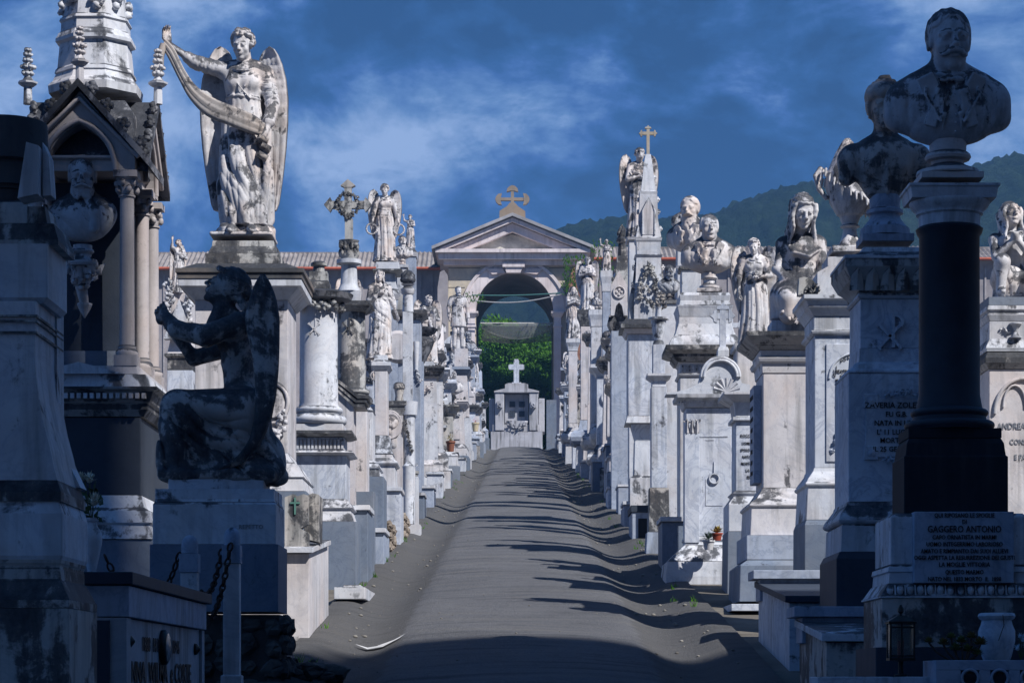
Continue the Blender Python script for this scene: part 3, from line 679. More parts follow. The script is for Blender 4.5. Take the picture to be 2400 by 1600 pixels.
def head(S, M, hair='short', beard=None, seed=1, female=False, neck=True, age=.5, brow=1.0):
    """a head .24 m tall: chin at z=0, crown at .24, facing -y"""
    old = S.M; S.M = old @ M; rs = random.Random(seed); w = .94 if female else 1.0
    S.ell((0, .012, .150), (.076*w, .095, .088)); S.ell((0, -.028, .100), (.063*w, .066, .085), k=.03)
    S.ell((0, -.040, .048), (.050*w, .048, .042), k=.03); S.ell((0, -.080, .020), (.022, .017, .017), k=.02)
    for s in (-1, 1):
        S.ell((s*.043*w, -.066, .088), (.020, .020, .024), k=.02)           # cheek
        S.cone((s*.022, -.091, .137), (s*.052*w, -.076, .133), .010*brow, .008, k=.012)   # brow
    for s in (-1, 1): S.ell((s*.031, -.103, .119), (.021, .020, .014), k=.010, cut=True)
    for s in (-1, 1):
        S.ell((s*.031, -.0800, .118), (.0150, .0135, .0120), k=.003)
        S.cone((s*.017, -.0895, .122), (s*.031, -.0965, .1285), .0036, .0042, k=.003); S.cone((s*.031, -.0965, .1285), (s*.048, -.084, .122), .0042, .0036, k=.003)
        S.cone((s*.019, -.0895, .112), (s*.045, -.085, .113), .0030, .0030, k=.004)
    S.cone((0, -.095, .132), (0, -.117, .094), .0085, .0125, k=.012); S.ell((0, -.120, .091), (.012, .012, .010), k=.008)
    for s in (-1, 1): S.ell((s*.013, -.105, .087), (.0085, .011, .008), k=.006)
    for s in (-1, 1): S.ell((s*.007, -.116, .081), (.004, .006, .004), k=.003, cut=True)
    S.ell((0, -.092, .064), (.026, .014, .016), k=.015)
    for s in (-1, 1): S.cone((0, -.1055, .0640), (s*.020, -.0975, .0600), .0052, .0030, k=.005)
    S.cone((-.012, -.102, .0520), (.012, -.102, .0520), .0062, .0062, k=.005)
    S.cone((-.021, -.109, .0585), (.021, -.109, .0585), .0028, .0028, k=.003, cut=True)
    if age > .4:
        for s in (-1, 1): S.tube([(s*.017, -.112, .084), (s*.030, -.103, .062), (s*.033, -.092, .045)], .0035, k=.006, cut=True)
        for q in (.158, .172): S.cone((-.035, -.098, q), (.035, -.098, q), .002, .002, k=.004, cut=True)
    if neck: S.cone((0, .025, .06), (0, .038, -.09), .052*w, .058*w, k=.03)
    if hair != 'none_ears':
        for s in (-1, 1):
            S.ell((s*.077*w, .008, .112), (.009, .020, .031), rot=(10, 0, s*20), k=.006); S.ell((s*.083*w, .002, .112), (.006, .010, .017), rot=(10, 0, s*20), k=.004, cut=True)
    def cap(x, y, z, th=.010, front=.0):
        d = np.sqrt((x/(.080*w+th))**2+((y-.016)/(.096+th))**2+((z-.152)/(.090+th))**2)-1
        return d*.08
    if hair in ('short', 'balding', 'parted', 'thick'):
        ph = rs.random()*6
        hl = {'short': .185, 'balding': .27, 'parted': .188, 'thick': .178}[hair]
        def f(x, y, z):
            r = .006 if hair != 'thick' else .012
            st = .0022*np.sin(160*x+60*z+ph)*np.sin(90*y+8)
            side = np.abs(x)
            d = cap(x, y, z, r)+st
            # hairline: keep above a slanted line, behind the face, above the nape
            line = (hl-z)*.75+(-y-.045)*.9-side*.45 if hair != 'balding' else (side*0+.0)+(-y-.01)*1.0+(z-.205)*.5
            nap = (.060-z)+(-.0)*y
            face = (-y-.035)+( .155-z)*.12
            if hair == 'balding': return np.maximum(np.maximum(d, np.maximum(line*.7, nap)), (-y-.020))
            return np.maximum(d, np.maximum(np.maximum(line*.7, nap), np.where(z < .165, -y-.030-.25*(z-.165), -1)))
        S.fn((-.11, -.12, .05), (.11, .13, .26), f, k=.006)
        if hair == 'parted': S.tube([(.035, -.085, .215), (.028, -.03, .242), (.02, .03, .245)], .004, k=.006, cut=True)
        for s in (-1, 1): S.ell((s*.074*w, -.020, .120), (.007, .016, .030), k=.008)
    if hair in ('curly', 'curly_long', 'child'):
        n = 150 if hair != 'child' else 120
        for i in range(n):
            a = rs.uniform(0, 6.283); u = rs.uniform(-.35, 1); y = math.sqrt(1-u*u) if abs(u) < 1 else 0
            x, yy, z = y*math.cos(a), y*math.sin(a), u
            if yy < -.35 and z < .52: continue
            if hair == 'child' and yy < -.2 and z < .6: continue
            r = rs.uniform(.013, .024)
            S.ell((x*.093*w, .014+yy*.108, .152+z*.101), (r, r*.8, r), rot=(rs.uniform(0, 90), rs.uniform(0, 90), 0), k=.005)
    if hair in ('long', 'long_wave', 'bun', 'pompadour', 'hood'):
        def f(x, y, z):
            th = .012 if hair != 'pompadour' else .020
            st = .0028*np.sin(95*x+25*np.sin(22*z)+40*y)
            d = cap(x, y, z, th)+st
            return np.maximum(d, np.maximum((.178-z)*.6+(-y-.055)*.9, np.where(z < .178, -y-.042+.5*np.abs(x)*0, -1)))
        S.fn((-.12, -.13, .02), (.12, .14, .28), f, k=.006)
    if hair == 'pompadour':
        for i in range(13):
            a = R(200+i*11.6-50)
            p = (math.cos(a)*.078, .0+math.sin(a)*.088, .190+.008*math.sin(i*2.0)); S.ell(p, (.024, .022, .030), rot=(0, 0, math.degrees(a)), k=.008)
        S.ell((0, .0, .222), (.088, .092, .034), k=.012)
        for i in range(24):
            a = i*2.4; S.ell((math.cos(a)*.055*(i/24)**.4, .01+math.sin(a)*.06*(i/24)**.4, .252), (.018, .016, .012), k=.005)
        S.ell((0, .020, .272), (.036, .034, .026), k=.006); S.cone((-.02, .02, .286), (.02, .02, .29), .010, .010, k=.004)
    if hair == 'bun':
        S.ell((0, .115, .145), (.040, .036, .036), k=.01); 
        for i in range(14): S.ell((.07*math.cos(R(200+i*10)), -.01+.088*math.sin(R(200+i*10)), .198), (.013, .013, .016), k=.006)
    if hair in ('long', 'long_wave'):
        for s in (-1, 1):
            for i in range(7):
                y0 = -.055+i*.025; x0 = .072-.003*i; ph = i*1.3+s
                pts = []; rr = []
                for q in range(9):
                    t = q/8; pts.append((s*(x0+.018*t+.010*math.sin(t*9+ph)), y0+.02*t+.012*math.cos(t*9+ph)-.03*t*(i < 3), .175-.30*t)); rr.append(.017-.007*t)
                S.tube(pts, rr, k=.007)
        for i in range(7):
            x0 = -.06+i*.02
            S.tube([(x0+.006*math.sin(q+i), .085+.012*math.sin(q*1.3+i)+.02*q/6, .17-.28*q/6) for q in range(7)], .020, k=.008)
        for i in range(9): S.ell((-.05+i*.0125, -.078+.0015*(i-4)**2, .192+.004*math.sin(i*2)), (.012, .012, .013), k=.006)
    if beard in ('moustache', 'full', 'goatee', 'long'):
        g = .011 if beard != 'full' else .010
        for s in (-1, 1): S.tube([(s*.004, -.114, .071), (s*.020, -.111, .0665), (s*.036, -.098, .058), (s*.047, -.084, .054), (s*.055, -.075, .060)], [g, g, g*.8, g*.5, g*.25], k=.006)
    if beard == 'goatee':
        for i in range(9): S.ell((rs.uniform(-.02, .02), -.088+rs.uniform(-.008, .008), .028+rs.uniform(-.016, .016)), (.011, .011, .014), k=.008)
    if beard in ('full', 'long'):
        L = .0 if beard == 'full' else .06
        for i in range(70):
            a = rs.uniform(-1.5, 1.5); t = rs.random()
            S.ell((math.sin(a)*.056, -.028-math.cos(a)*.055-.004, .052-t*(.06+L)*math.cos(a*.8)), (.011, .011, .017), k=.009)
    S.M = old
def hand(S, wr, di, pal, curl=.5, spread=.15, sc=1.0, side=1, thumb=True):
    """wr wrist point, di direction of the fingers, pal direction the palm faces"""
    di = Vector(di).normalized(); pal = Vector(pal); pal = (pal-di*pal.dot(di)).normalized(); lat = di.cross(pal)*side; w = Vector(wr)
    S.tube([w, w+di*.045*sc, w+di*.078*sc], [.024*sc, .026*sc, .022*sc], k=.01)
    S.tube([w+di*.03*sc-lat*.020*sc, w+di*.082*sc-lat*.030*sc], .015*sc, k=.01); S.tube([w+di*.03*sc+lat*.02*sc, w+di*.085*sc+lat*.026*sc], .015*sc, k=.01)
    for i, (o, L) in enumerate(((-.033, .062), (-.012, .076), (.010, .080), (.031, .072))):
        p = w+di*.085*sc+lat*o*sc; c = curl*(1+.15*(i-1.5)); d1 = (di*math.cos(c)+pal*math.sin(c)+lat*spread*(i-1.5)*.6).normalized(); d2 = (di*math.cos(c*2.1)+pal*math.sin(c*2.1)).normalized()
        q = p+d1*L*.52*sc; S.cone(p-di*.01*sc, q, .0105*sc, .0092*sc, k=.004); S.cone(q, q+d2*L*.5*sc, .0092*sc, .0072*sc, k=.003)
    if thumb:
        p = w+di*.028*sc+lat*.026*sc; q = p+(lat*.8+di*.7+pal*.5).normalized()*.038*sc; S.cone(p, q, .013*sc, .011*sc, k=.008); S.cone(q, q+(di*.8+pal*.6+lat*.1).normalized()*.032*sc, .011*sc, .008*sc, k=.003)

WROWS = [(1.60, .165, .205), (1.58, .14, .245), (1.53, .115, .28), (1.45, .10, .315), (1.32, .085, .350), (1.15, .06, .368), (.95, .07, .365), (.75, .10, .350), (.58, .135, .330), (.42, .165, .305), (.30, .19, .285), (.25, .21, .265)]
WROWS2 = [(1.62, .20, .235), (1.60, .165, .29), (1.54, .13, .335), (1.44, .10, .365), (1.28, .06, .380), (1.10, .05, .375), (.92, .08, .350), (.74, .11, .31), (.60, .14, .27), (.52, .17, .22)]
def wing_mesh(name, rows, th=.06, n=54, m=18, bow=.05, ry=.16):
    """a folded wing of an angel whose feet are at z=0: rows (z, inner x, outer x) top to tip"""
    rows = rows[::-1]; zs = [r[0] for r in rows]; zt, zb = zs[-1], zs[0]; rings = []
    for i in range(n+1):
        t = i/n; z = zt+(zb-zt)*t; xi = float(np.interp(z, zs, [r[1] for r in rows])); xo = float(np.interp(z, zs, [r[2] for r in rows])); w = xo-xi; ring = []
        for side in (0, 1):
            for jj in range(m+1):
                j = jj if side == 0 else m-jj; u = j/m; x = xi+w*u; e = math.sqrt(max(0, 1-(2*u-1)**2)); by = ry-bow*math.sin(math.pi*min(1, t*1.1))-.10*u*u*(1-.4*t)
                if t < .52:
                    row = t*20; col = x*26+.5*(int(row) % 2); fr = row-math.floor(row); fc = abs(col-math.floor(col)-.5)*2; rel = .014*fr*(1-fc*fc*.8)
                else:
                    fc = (u*5+t*1.5) % 1.0; rel = .013*(1-fc)
                rel *= min(1, e*2)
                ring.append((x, by-th*.5*e-rel if side == 0 else by+th*.4*e+rel*.5, z))
        rings.append(ring)
    mb = MB(); mb.loft(rings, True); return mb.mesh(name)
def figure(name, h=.01, head_kw=None, head_rot=(0, 0, 0), arms=(), rows=None, folds=(9, 15), seed=1, sway=1.6, feet=True, extra=None, sc=1.0, belt=True, hands=True, lean=0.0, twist=0.0, head_off=(0, 0, 0)):
    """standing draped figure 1.70 m tall, feet at z=0, facing -y. arms: (shoulder, elbow, wrist, finger dir, palm dir, side, sleeve to wrist?)"""
    S = Sculpt(); S.M = frame((0, 0, 0), (0, 0, 0), sc)
    rows = rows or [(.02, 0, 0, .25, .21, .035), (.12, 0, 0, .225, .185, .04), (.5, .01, 0, .20, .165, .035), (.85, .015, .0, .185, .150, .026), (1.0, .0, .0, .180, .140, .018), (1.12, 0, 0, .140, .110, .012), (1.17, 0, 0, .135, .105, .010), (1.30, 0, 0, .165, .118, .010), (1.38, 0, .01, .172, .100, .008), (1.44, 0, .015, .13, .075, .004)]
    S.robe(rows, folds, seed, sway, twist=twist)
    for s in (-1, 1):
        S.ell((s*.165, .01, 1.37), (.060, .062, .060), k=.04); S.ell((s*.070, -.085, 1.265), (.058, .045, .055), k=.04)
    S.cone((-.09, .015, 1.43), (.09, .015, 1.43), .045, .045, k=.05)
    S.cone((0, .02, 1.38), (0, .0, 1.50), .06, .048, k=.03)
    # neckline folds and belt
    for q in range(3): S.tube([(math.cos(R(200+i*14))*(.10+.018*q), -.02-(.095-.004*q)*abs(math.sin(R(200+i*14)))*1.0, 1.415-.050*q-.055*math.sin(R(20+i*14))) for i in range(11)], .008, k=.010)
    if belt: S.tube([(math.cos(R(i*30))*.142, math.sin(R(i*30))*.112, 1.145+.01*math.sin(i)) for i in range(13)], .012, k=.006)
    for A in arms:
        sh, el, wr, fd, pd, side = A[:6]; loose = A[6] if len(A) > 6 else .6
        S.cone(sh, el, .062, .052, k=.03); w2 = Vector(el).lerp(Vector(wr), loose)
        S.cone(el, w2, .054, .050, k=.02); S.cone(el, wr, .036, .025, k=.01)
        for q in range(6):
            t = .25+.13*q; p = Vector(sh).lerp(Vector(el), t); ax = (Vector(el)-Vector(sh)).normalized(); S.ell(p, (.060, .060, .011), rot=[math.degrees(v) for v in ax.to_track_quat('Z', 'Y').to_euler()], k=.014)
        ax = (Vector(wr)-Vector(el)).normalized()
        if loose > .3: S.ell(w2, (.055, .055, .016), rot=[math.degrees(v) for v in ax.to_track_quat('Z', 'Y').to_euler()], k=.008)
        if hands: hand(S, wr, fd, pd, .45, .1, 1.0, side)
    if feet:
        for s in (-1, 1): S.tube([(s*.07, -.10, .05), (s*.085, -.20, .035), (s*.09, -.255, .022)], [.042, .036, .024], k=.02)
    if extra: extra(S)
    head(S, frame((head_off[0], -.012+head_off[1], 1.465+head_off[2]), head_rot), **(head_kw or {}))
    return S.build_mesh(name, h*sc)
# ================================================================ the figures
def bust_mesh(name, h, kind='man', hair='short', beard=None, seed=1, hs=1.12, hrot=(0, 0, 0), coat=True, age=.6, brow=1.0, sc=1.0):
    """bust without its socle: bottom of the torso at z=0, facing -y"""
    S = Sculpt(); S.M = Matrix.Scale(sc, 4)
    if kind == 'man':
        S.ell((0, .0, .150), (.235, .105, .150), k=.04); S.ell((0, .01, .215), (.17, .105, .11), k=.05)
        for s in (-1, 1):
            S.ell((s*.185, .012, .205), (.078, .074, .090), k=.04); S.cone((s*.205, .012, .19), (s*.225, .012, .125), .060, .050, k=.05)
            S.cone((s*.13, .0, .275), (s*.04, .02, .325), .050, .060, k=.05)
            S.tube([(s*.168, -.095, .20), (s*.175, -.080, .12), (s*.165, -.06, .05)], .006, k=.010, cut=True)    # sleeve seam
            # lapels
            S.box((s*.086, -.084, .235), (.038, .022, .064), rot=(20, s*22, s*24), rd=.004, k=.003)
            S.box((s*.064, -.100, .150), (.024, .020, .084), rot=(8, s*-20, s*16), rd=.004, k=.003)
            S.tube([(s*.125, -.110, .215), (s*.085, -.118, .195)], .005, k=.004, cut=True)
            S.tube([(s*.058, .055, .325), (s*.078, .0, .325), (s*.072, -.05, .295), (s*.085, -.085, .26)], [.020, .022, .018, .012], k=.008)   # collar
        for s in (-1, 1):
            S.tube([(s*.075, -.070, .290), (s*.058, -.112, .215), (s*.036, -.118, .12), (s*.040, -.100, .05)], [.012, .011, .009, .003], k=.012)
            S.tube([(s*.105, -.085, .275), (s*.115, -.108, .205), (s*.050, -.122, .085)], .007, k=.004); S.tube([(s*.172, -.085, .26), (s*.186, -.075, .16), (s*.178, -.06, .06)], .008, k=.010, cut=True)
        S.disp((0, -.1, .16), (.035, .05, .14), (0, 0, 1), .004, 60, .1, 2)
        S.tube([(.0, -.110, .255), (0, -.123, .05)], .003, k=.004, cut=True)
        for q in range(4): S.ell((.014, -.120+.004*q, .150-.035*q), (.007, .006, .007), k=.002)
        S.ell((-.052, -.124, .105), (.010, .008, .010), k=.002)
        if beard != 'long':
            for s in (-1, 1): S.ell((s*.028, -.102, .272), (.026, .011, .014), rot=(0, s*12, 0), k=.004)
            S.ell((0, -.106, .271), (.008, .012, .011), k=.002)
        S.tube([(-.05, -.07, .30), (0, -.092, .288), (.05, -.07, .30)], .012, k=.008)
        S.disp((.12, -.03, .11), (.16, .14, .13), (.8, 0, 1), .006, 24, .7, seed); S.disp((-.14, -.03, .11), (.16, .14, .13), (-.8, 0, 1), .006, 24, .7, seed+1)
    elif kind == 'woman':
        S.tube([(0, -.075, .375), (0, -.112, .30), (0, -.122, .20), (0, -.100, .05)], .008, k=.006)
        for q in range(3): S.tube([(math.cos(R(200+i*14))*(.085+.022*q), -.01-.10*abs(math.sin(R(200+i*14))), .385-.030*q-.055*math.sin(R(20+i*14))) for i in range(11)], .007, k=.006)
        for s in (-1, 1):
            for q in range(3): S.tube([(s*(.055+.03*q), -.100, .27), (s*(.045+.025*q), -.120, .18), (s*(.025+.018*q), -.095, .04)], .005, k=.008, cut=True)
        S.ell((0, .0, .20), (.155, .105, .21), k=.04); S.ell((0, .01, .285), (.225, .098, .095), k=.05); S.ell((0, .02, .22), (.205, .09, .12), k=.05)
        for s in (-1, 1):
            S.ell((s*.068, -.070, .225), (.072, .058, .068), k=.035); S.ell((s*.190, .01, .275), (.082, .080, .088), k=.035)
            S.cone((s*.212, .01, .25), (s*.228, .0, .155), .062, .046, k=.04); S.cone((s*.10, .01, .355), (s*.04, .02, .385), .04, .05, k=.05)
            for q in range(5): S.tube([(s*(.165+.018*q), -.075+.010*q, .325-.006*q), (s*(.180+.018*q), -.078+.010*q, .23)], .0035, k=.006, cut=True)
        S.ell((0, -.03, .30), (.16, .085, .07), k=.05); S.disp((-.2, 0, .25), (.10, .12, .13), (1, 0, .3), .010, 60, .4, 4); S.disp((.2, 0, .25), (.10, .12, .13), (1, 0, -.3), .010, 60, .4, 5)
        S.tube([(math.cos(R(i*30))*.062, .012+math.sin(R(i*30))*.062, .398) for i in range(13)], .012, k=.006)
    else:   # draped
        S.ell((0, .0, .150), (.21, .105, .15), k=.04); S.ell((0, .01, .215), (.16, .105, .11), k=.05)
        for s in (-1, 1): S.ell((s*.165, .012, .205), (.078, .074, .090), k=.04); S.cone((s*.12, .0, .275), (s*.04, .02, .325), .050, .060, k=.05)
        S.disp((0, -.05, .16), (.26, .16, .18), (.8, 0, 1), .024, 24, .5, 9)
        S.tube([(.05, -.08, .29), (.10, -.10, .20), (.10, -.09, .08)], [.02, .03, .03], k=.02)
    zc = .318 if kind != 'woman' else .420
    S.cone((0, .03, zc-.08), (0, .012, zc+.05), .062 if kind != 'woman' else .052, .056 if kind != 'woman' else .047, k=.03)
    head(S, frame((0, -.008, zc), hrot, hs), hair=hair, beard=beard, seed=seed, female=(kind == 'woman'), age=age, brow=brow)
    return S.build_mesh(name, h*sc)
SOCLE = [(0, .085), (.012, .085), (.012, .092), (.030, .092)]+[(z, r) for z, r in curve(.030, .088, .075, .050, 'o')]+[(.085, .047)]+[(z, r) for z, r in curve(.085, .047, .105, .075, 'o')]+[(.118, .070), (.118, .062), (.150, .062)]
def bust(name, label, mesh, mat, loc, rz=0, group=None, sc=1.0, plinth=True, cat='bust', socle_h=1.0, msc=1.0):
    T = thing(name, label, cat, loc, rz, group); mb = MB()
    q = sc
    if plinth: mb.box(-.115*q, .115*q, -.105*q, .105*q, 0, .03*q)
    mb.lathe(0, 0, [(z*q*socle_h+(.03*q if plinth else 0), r*q) for z, r in SOCLE], 28)
    mb.build('socle', mat, T)
    place(mesh, 'torso', mat, T, (0, 0, (.17*q if socle_h == 1 else .15*q*socle_h+.02*q)+(.0)), 0, msc)
    return T
B_MOUST = bust_mesh('bust_moustached_man', .0052, 'man', 'parted', 'moustache', 3, 1.14, (4, 0, 4), brow=1.25, age=.9)
B_LADY  = bust_mesh('bust_lady', .0058, 'woman', 'pompadour', None, 5, 1.20, (-2, 0, -4), age=.1)
B_BEARD = bust_mesh('bust_bearded_man', .0060, 'draped', 'balding', 'full', 8, 1.22, (8, 0, 8), brow=1.4, age=.9)
B_CLEAN = bust_mesh('bust_clean_shaven_man', .0085, 'man', 'balding', None, 12, 1.10, (-2, 0, 8), age=.7)
B_FAR   = bust_mesh('bust_long_bearded_man', .010, 'man', 'thick', 'long', 15, 1.15, (0, 0, 10))
B_FAR2  = bust_mesh('bust_young_man', .010, 'man', 'short', 'moustache', 16, 1.12, (0, 0, 6))

# --- wings 
W_BIG = wing_mesh('wing_feathers', WROWS)
W_MID = wing_mesh('wing_feathers_short', WROWS2, n=34, m=12)
def mirror_mesh(me):
    m = me.copy(); m.name = me.name+'_mirrored'; co = np.zeros(len(m.vertices)*3, dtype=np.float32); m.vertices.foreach_get('co', co); co[0::3] *= -1; m.vertices.foreach_set('co', co); m.flip_normals(); m.update(); return m
W_BIGM, W_MIDM = mirror_mesh(W_BIG), mirror_mesh(W_MID)

def rock_mesh(name, rx, ry, rz, seed, h=.012, n=26):
    S = Sculpt(); rs = random.Random(seed)
    for i in range(n):
        a = rs.uniform(0, 6.28); r = rs.uniform(.1, .75)
        S.ell((rx*r*math.cos(a), ry*r*math.sin(a), rz*rs.uniform(.25, .62)), (rx*rs.uniform(.22, .42), ry*rs.uniform(.22, .42), rz*rs.uniform(.3, .5)), rot=(rs.uniform(-25, 25), rs.uniform(-25, 25), rs.uniform(0, 180)), k=.02)
    S.box((0, 0, rz*.12), (rx, ry, rz*.12), rd=.02, k=.03)
    return S.build_mesh(name, h)

# --- the tall angel with the unrolled banner
def angel_extra(S):
    # gathered cloth at the right hip and the hem over the feet
    for q in range(6): S.tube([(.17+.01*q, -.10, .86), (.205, -.11-.008*q, .74-.05*q), (.19+.02*math.sin(q), -.09, .62-.08*q)], .020, k=.02)
    S.disp((.0, -.08, .50), (.29, .26, .50), (1, 0, .42), .042, 23, .22, 6)
    S.disp((.0, -.08, 1.2), (.20, .16, .20), (1, 0, -.5), .010, 38, .7, 8); S.disp((.21, -.02, 1.2), (.10, .11, .22), (.3, 0, 1), .014, 44, .5, 9); S.disp((-.30, -.02, 1.42), (.18, .10, .12), (1, 0, .2), .014, 44, .5, 10)
    S.tube([(-.09, -.11, 1.33), (-.02, -.135, 1.22), (.07, -.12, 1.12)], .006, k=.006); S.tube([(.09, -.11, 1.33), (.02, -.135, 1.22)], .006, k=.006)
    # drapery behind the legs
    S.cone((.17, .06, .55), (.20, .05, .16), .07, .05, k=.05); S.cone((-.16, .05, .45), (-.13, .04, .10), .06, .06, k=.05)
A_MESH = figure('angel_with_banner', .0080, dict(hair='curly', seed=4, female=True, age=.1), (14, 0, -12),
    arms=[((-.17, .0, 1.385), (-.40, -.05, 1.44), (-.605, -.10, 1.575), (-.25, -.1, 1), (.6, -.8, .1), -1, .25),
          ((.185, .0, 1.355), (.245, -.03, 1.09), (.205, -.14, .875), (-.35, -.35, -1), (-1, .2, 0), 1, .75)],
    rows=[(.09, .02, .0, .185, .16, .03), (.16, .015, -.01, .19, .165, .035), (.42, .01, 0, .205, .160, .028), (.75, .0, .0, .185, .145, .020), (.95, -.005, .0, .168, .132, .014), (1.08, 0, 0, .140, .112, .010), (1.15, 0, 0, .133, .105, .010), (1.28, 0, 0, .158, .115, .010), (1.38, 0, .01, .165, .100, .008), (1.44, 0, .015, .12, .075, .004)],
    folds=(8, 15), seed=5, sway=1.1, extra=angel_extra, twist=1.2)
def banner():
    # upper and lower edge of the scroll, in the angel's local metres
    up = [(-.62, -.16, 1.60), (-.55, -.18, 1.52), (-.46, -.20, 1.34), (-.36, -.22, 1.20), (-.22, -.235, 1.10), (-.05, -.235, 1.03), (.10, -.22, .97), (.20, -.20, .90)]
    lo = [(-.66, -.14, 1.54), (-.60, -.17, 1.44), (-.51, -.19, 1.26), (-.42, -.21, 1.10), (-.28, -.225, .96), (-.08, -.235, .875), (.07, -.225, .82), (.165, -.20, .80)]
    def sm(P, n=40):
        out = []
        for i in range(n+1):
            t = i/n*(len(P)-1); k = min(int(t), len(P)-2); f = t-k; p0, p1, p2, p3 = [np.array(P[max(0, min(len(P)-1, k+q))]) for q in (-1, 0, 1, 2)]
            out.append(.5*((2*p1)+(-p0+p2)*f+(2*p0-5*p1+4*p2-p3)*f*f+(-p0+3*p1-3*p2+p3)*f**3))
        return out
    U, L = sm(up), sm(lo); V = []; m = 9
    for u, l in zip(U, L):
        ring = [tuple(u+(l-u)*j/(m-1)+np.array([0, -.010*math.sin(math.pi*j/(m-1))-.006*math.sin(j*2.1), 0])) for j in range(m)]
        ring += [(p[0], p[1]+.020, p[2]) for p in ring[::-1]]; V.append(ring)
    mb = MB(); mb.loft(V, True)
    # curled end below the hand
    mb.tube([(-.64, -.15, 1.56), (-.67, -.16, 1.46), (-.655, -.17, 1.38), (-.63, -.15, 1.36)], [.03, .035, .02, .008], 8)
    for z, x in ((.80, .17), (.73, .19), (.66, .165)): mb.tube([(x-.03, -.19, z), (x+.03, -.16, z-.03), (x+.02, -.13, z-.07)], [.03, .034, .012], 8)
    return mb.mesh('banner')
BANNER = banner()

# --- the kneeling, praying angel (faces -x)
def kneeling():
    S = Sculpt(); s_ = .002593; P = lambda px, py, y=0: ((px-510)*s_, y, (1105-py)*s_)
    S.ell(P(548, 792), (.100, .125, .150), rot=(0, 8, 0), k=.05); S.ell(P(520, 775), (.075, .105, .08), k=.05)       # chest
    S.cone(P(545, 840), P(552, 900), .092, .098, k=.05); S.ell(P(565, 950), (.125, .150, .125), k=.06)                 # waist, hips
    S.cone(P(552, 745), P(520, 712), .055, .048, k=.04)                                                         # neck
    for y in (-.13, .13): S.ell(P(558, 752, y), (.062, .060, .066), k=.04)
    # arms: near one sleeve to the wrist, far one lower
    S.cone(P(556, 752, -.14), P(480, 782, -.19), .070, .060, k=.03); S.cone(P(480, 782, -.19), P(412, 765, -.14), .060, .052, k=.03); S.cone(P(412, 765, -.14), P(378, 725, -.04), .050, .032, k=.02)
    S.cone(P(540, 790, .10), P(436, 815, .15), .055, .048, k=.03); S.cone(P(436, 815, .15), P(382, 745, .04), .042, .028, k=.02)
    S.disp(P(480, 775, -.16), (.24, .12, .12), (1, 0, .3), .014, 34, .5, 12)
    # clasped hands
    hand(S, P(384, 738, -.035), (-.55, .25, .85), (.2, 1, 0), .55, .05, .95, 1); hand(S, P(386, 745, .035), (-.55, -.25, .85), (.2, -1, 0), .55, .05, .95, -1)
    S.ell(P(370, 722), (.038, .034, .036), k=.02)
    # lap, knees, shins under cloth
    for y in (-.12, .10):
        S.cone(P(565, 945, y*.8), P(412, 935, y), .130, .085, k=.06); S.cone(P(410, 940, y), P(398, 1070, y*.9), .085, .085, k=.05)
    S.cone(P(560, 1000), P(600, 1070), .16, .12, k=.07); S.cone(P(470, 1030), P(585, 1060), .13, .15, k=.07)
    S.cone(P(400, 1085, -.08), P(620, 1088, -.10), .055, .070, k=.05); S.cone(P(620, 1040, .0), P(632, 1090, -.02), .07, .05, k=.04)
    S.box(P(505, 1098), (.345, .22, .03), rd=.02, k=.03)
    # swags of cloth sweeping from hip to knee and down to the hem
    rs = random.Random(2)
    S.disp(P(500, 985, -.10), (.36, .34, .22), (.50, .0, 1), .070, 19, .45, 3); S.disp(P(410, 1020, -.10), (.20, .34, .30), (1, .1, .45), .050, 25, .4, 4)
    S.disp(P(585, 1045, -.10), (.26, .34, .26), (1, .0, .9), .060, 22, .5, 5); S.disp(P(545, 815), (.16, .2, .18), (.5, 0, 1), .018, 34, .6, 6)
    S.tube([P(640, 1085, -.1), P(646, 1100, -.05), P(636, 1112, 0)], [.05, .04, .02], k=.03)
    head(S, frame(P(498, 706), (-28, 0, -90), 1.06), hair='bun', female=True, seed=6, age=.1)
    for q in range(5): S.tube([P(540+2*q, 665+6*q, -.05+.02*q), P(556+2*q, 700, -.05+.02*q), P(566+3*q, 726, -.04+.02*q)], [.020, .022, .012], k=.008)
    return S.build_mesh('kneeling_angel_body', .0065)
K_MESH = kneeling()
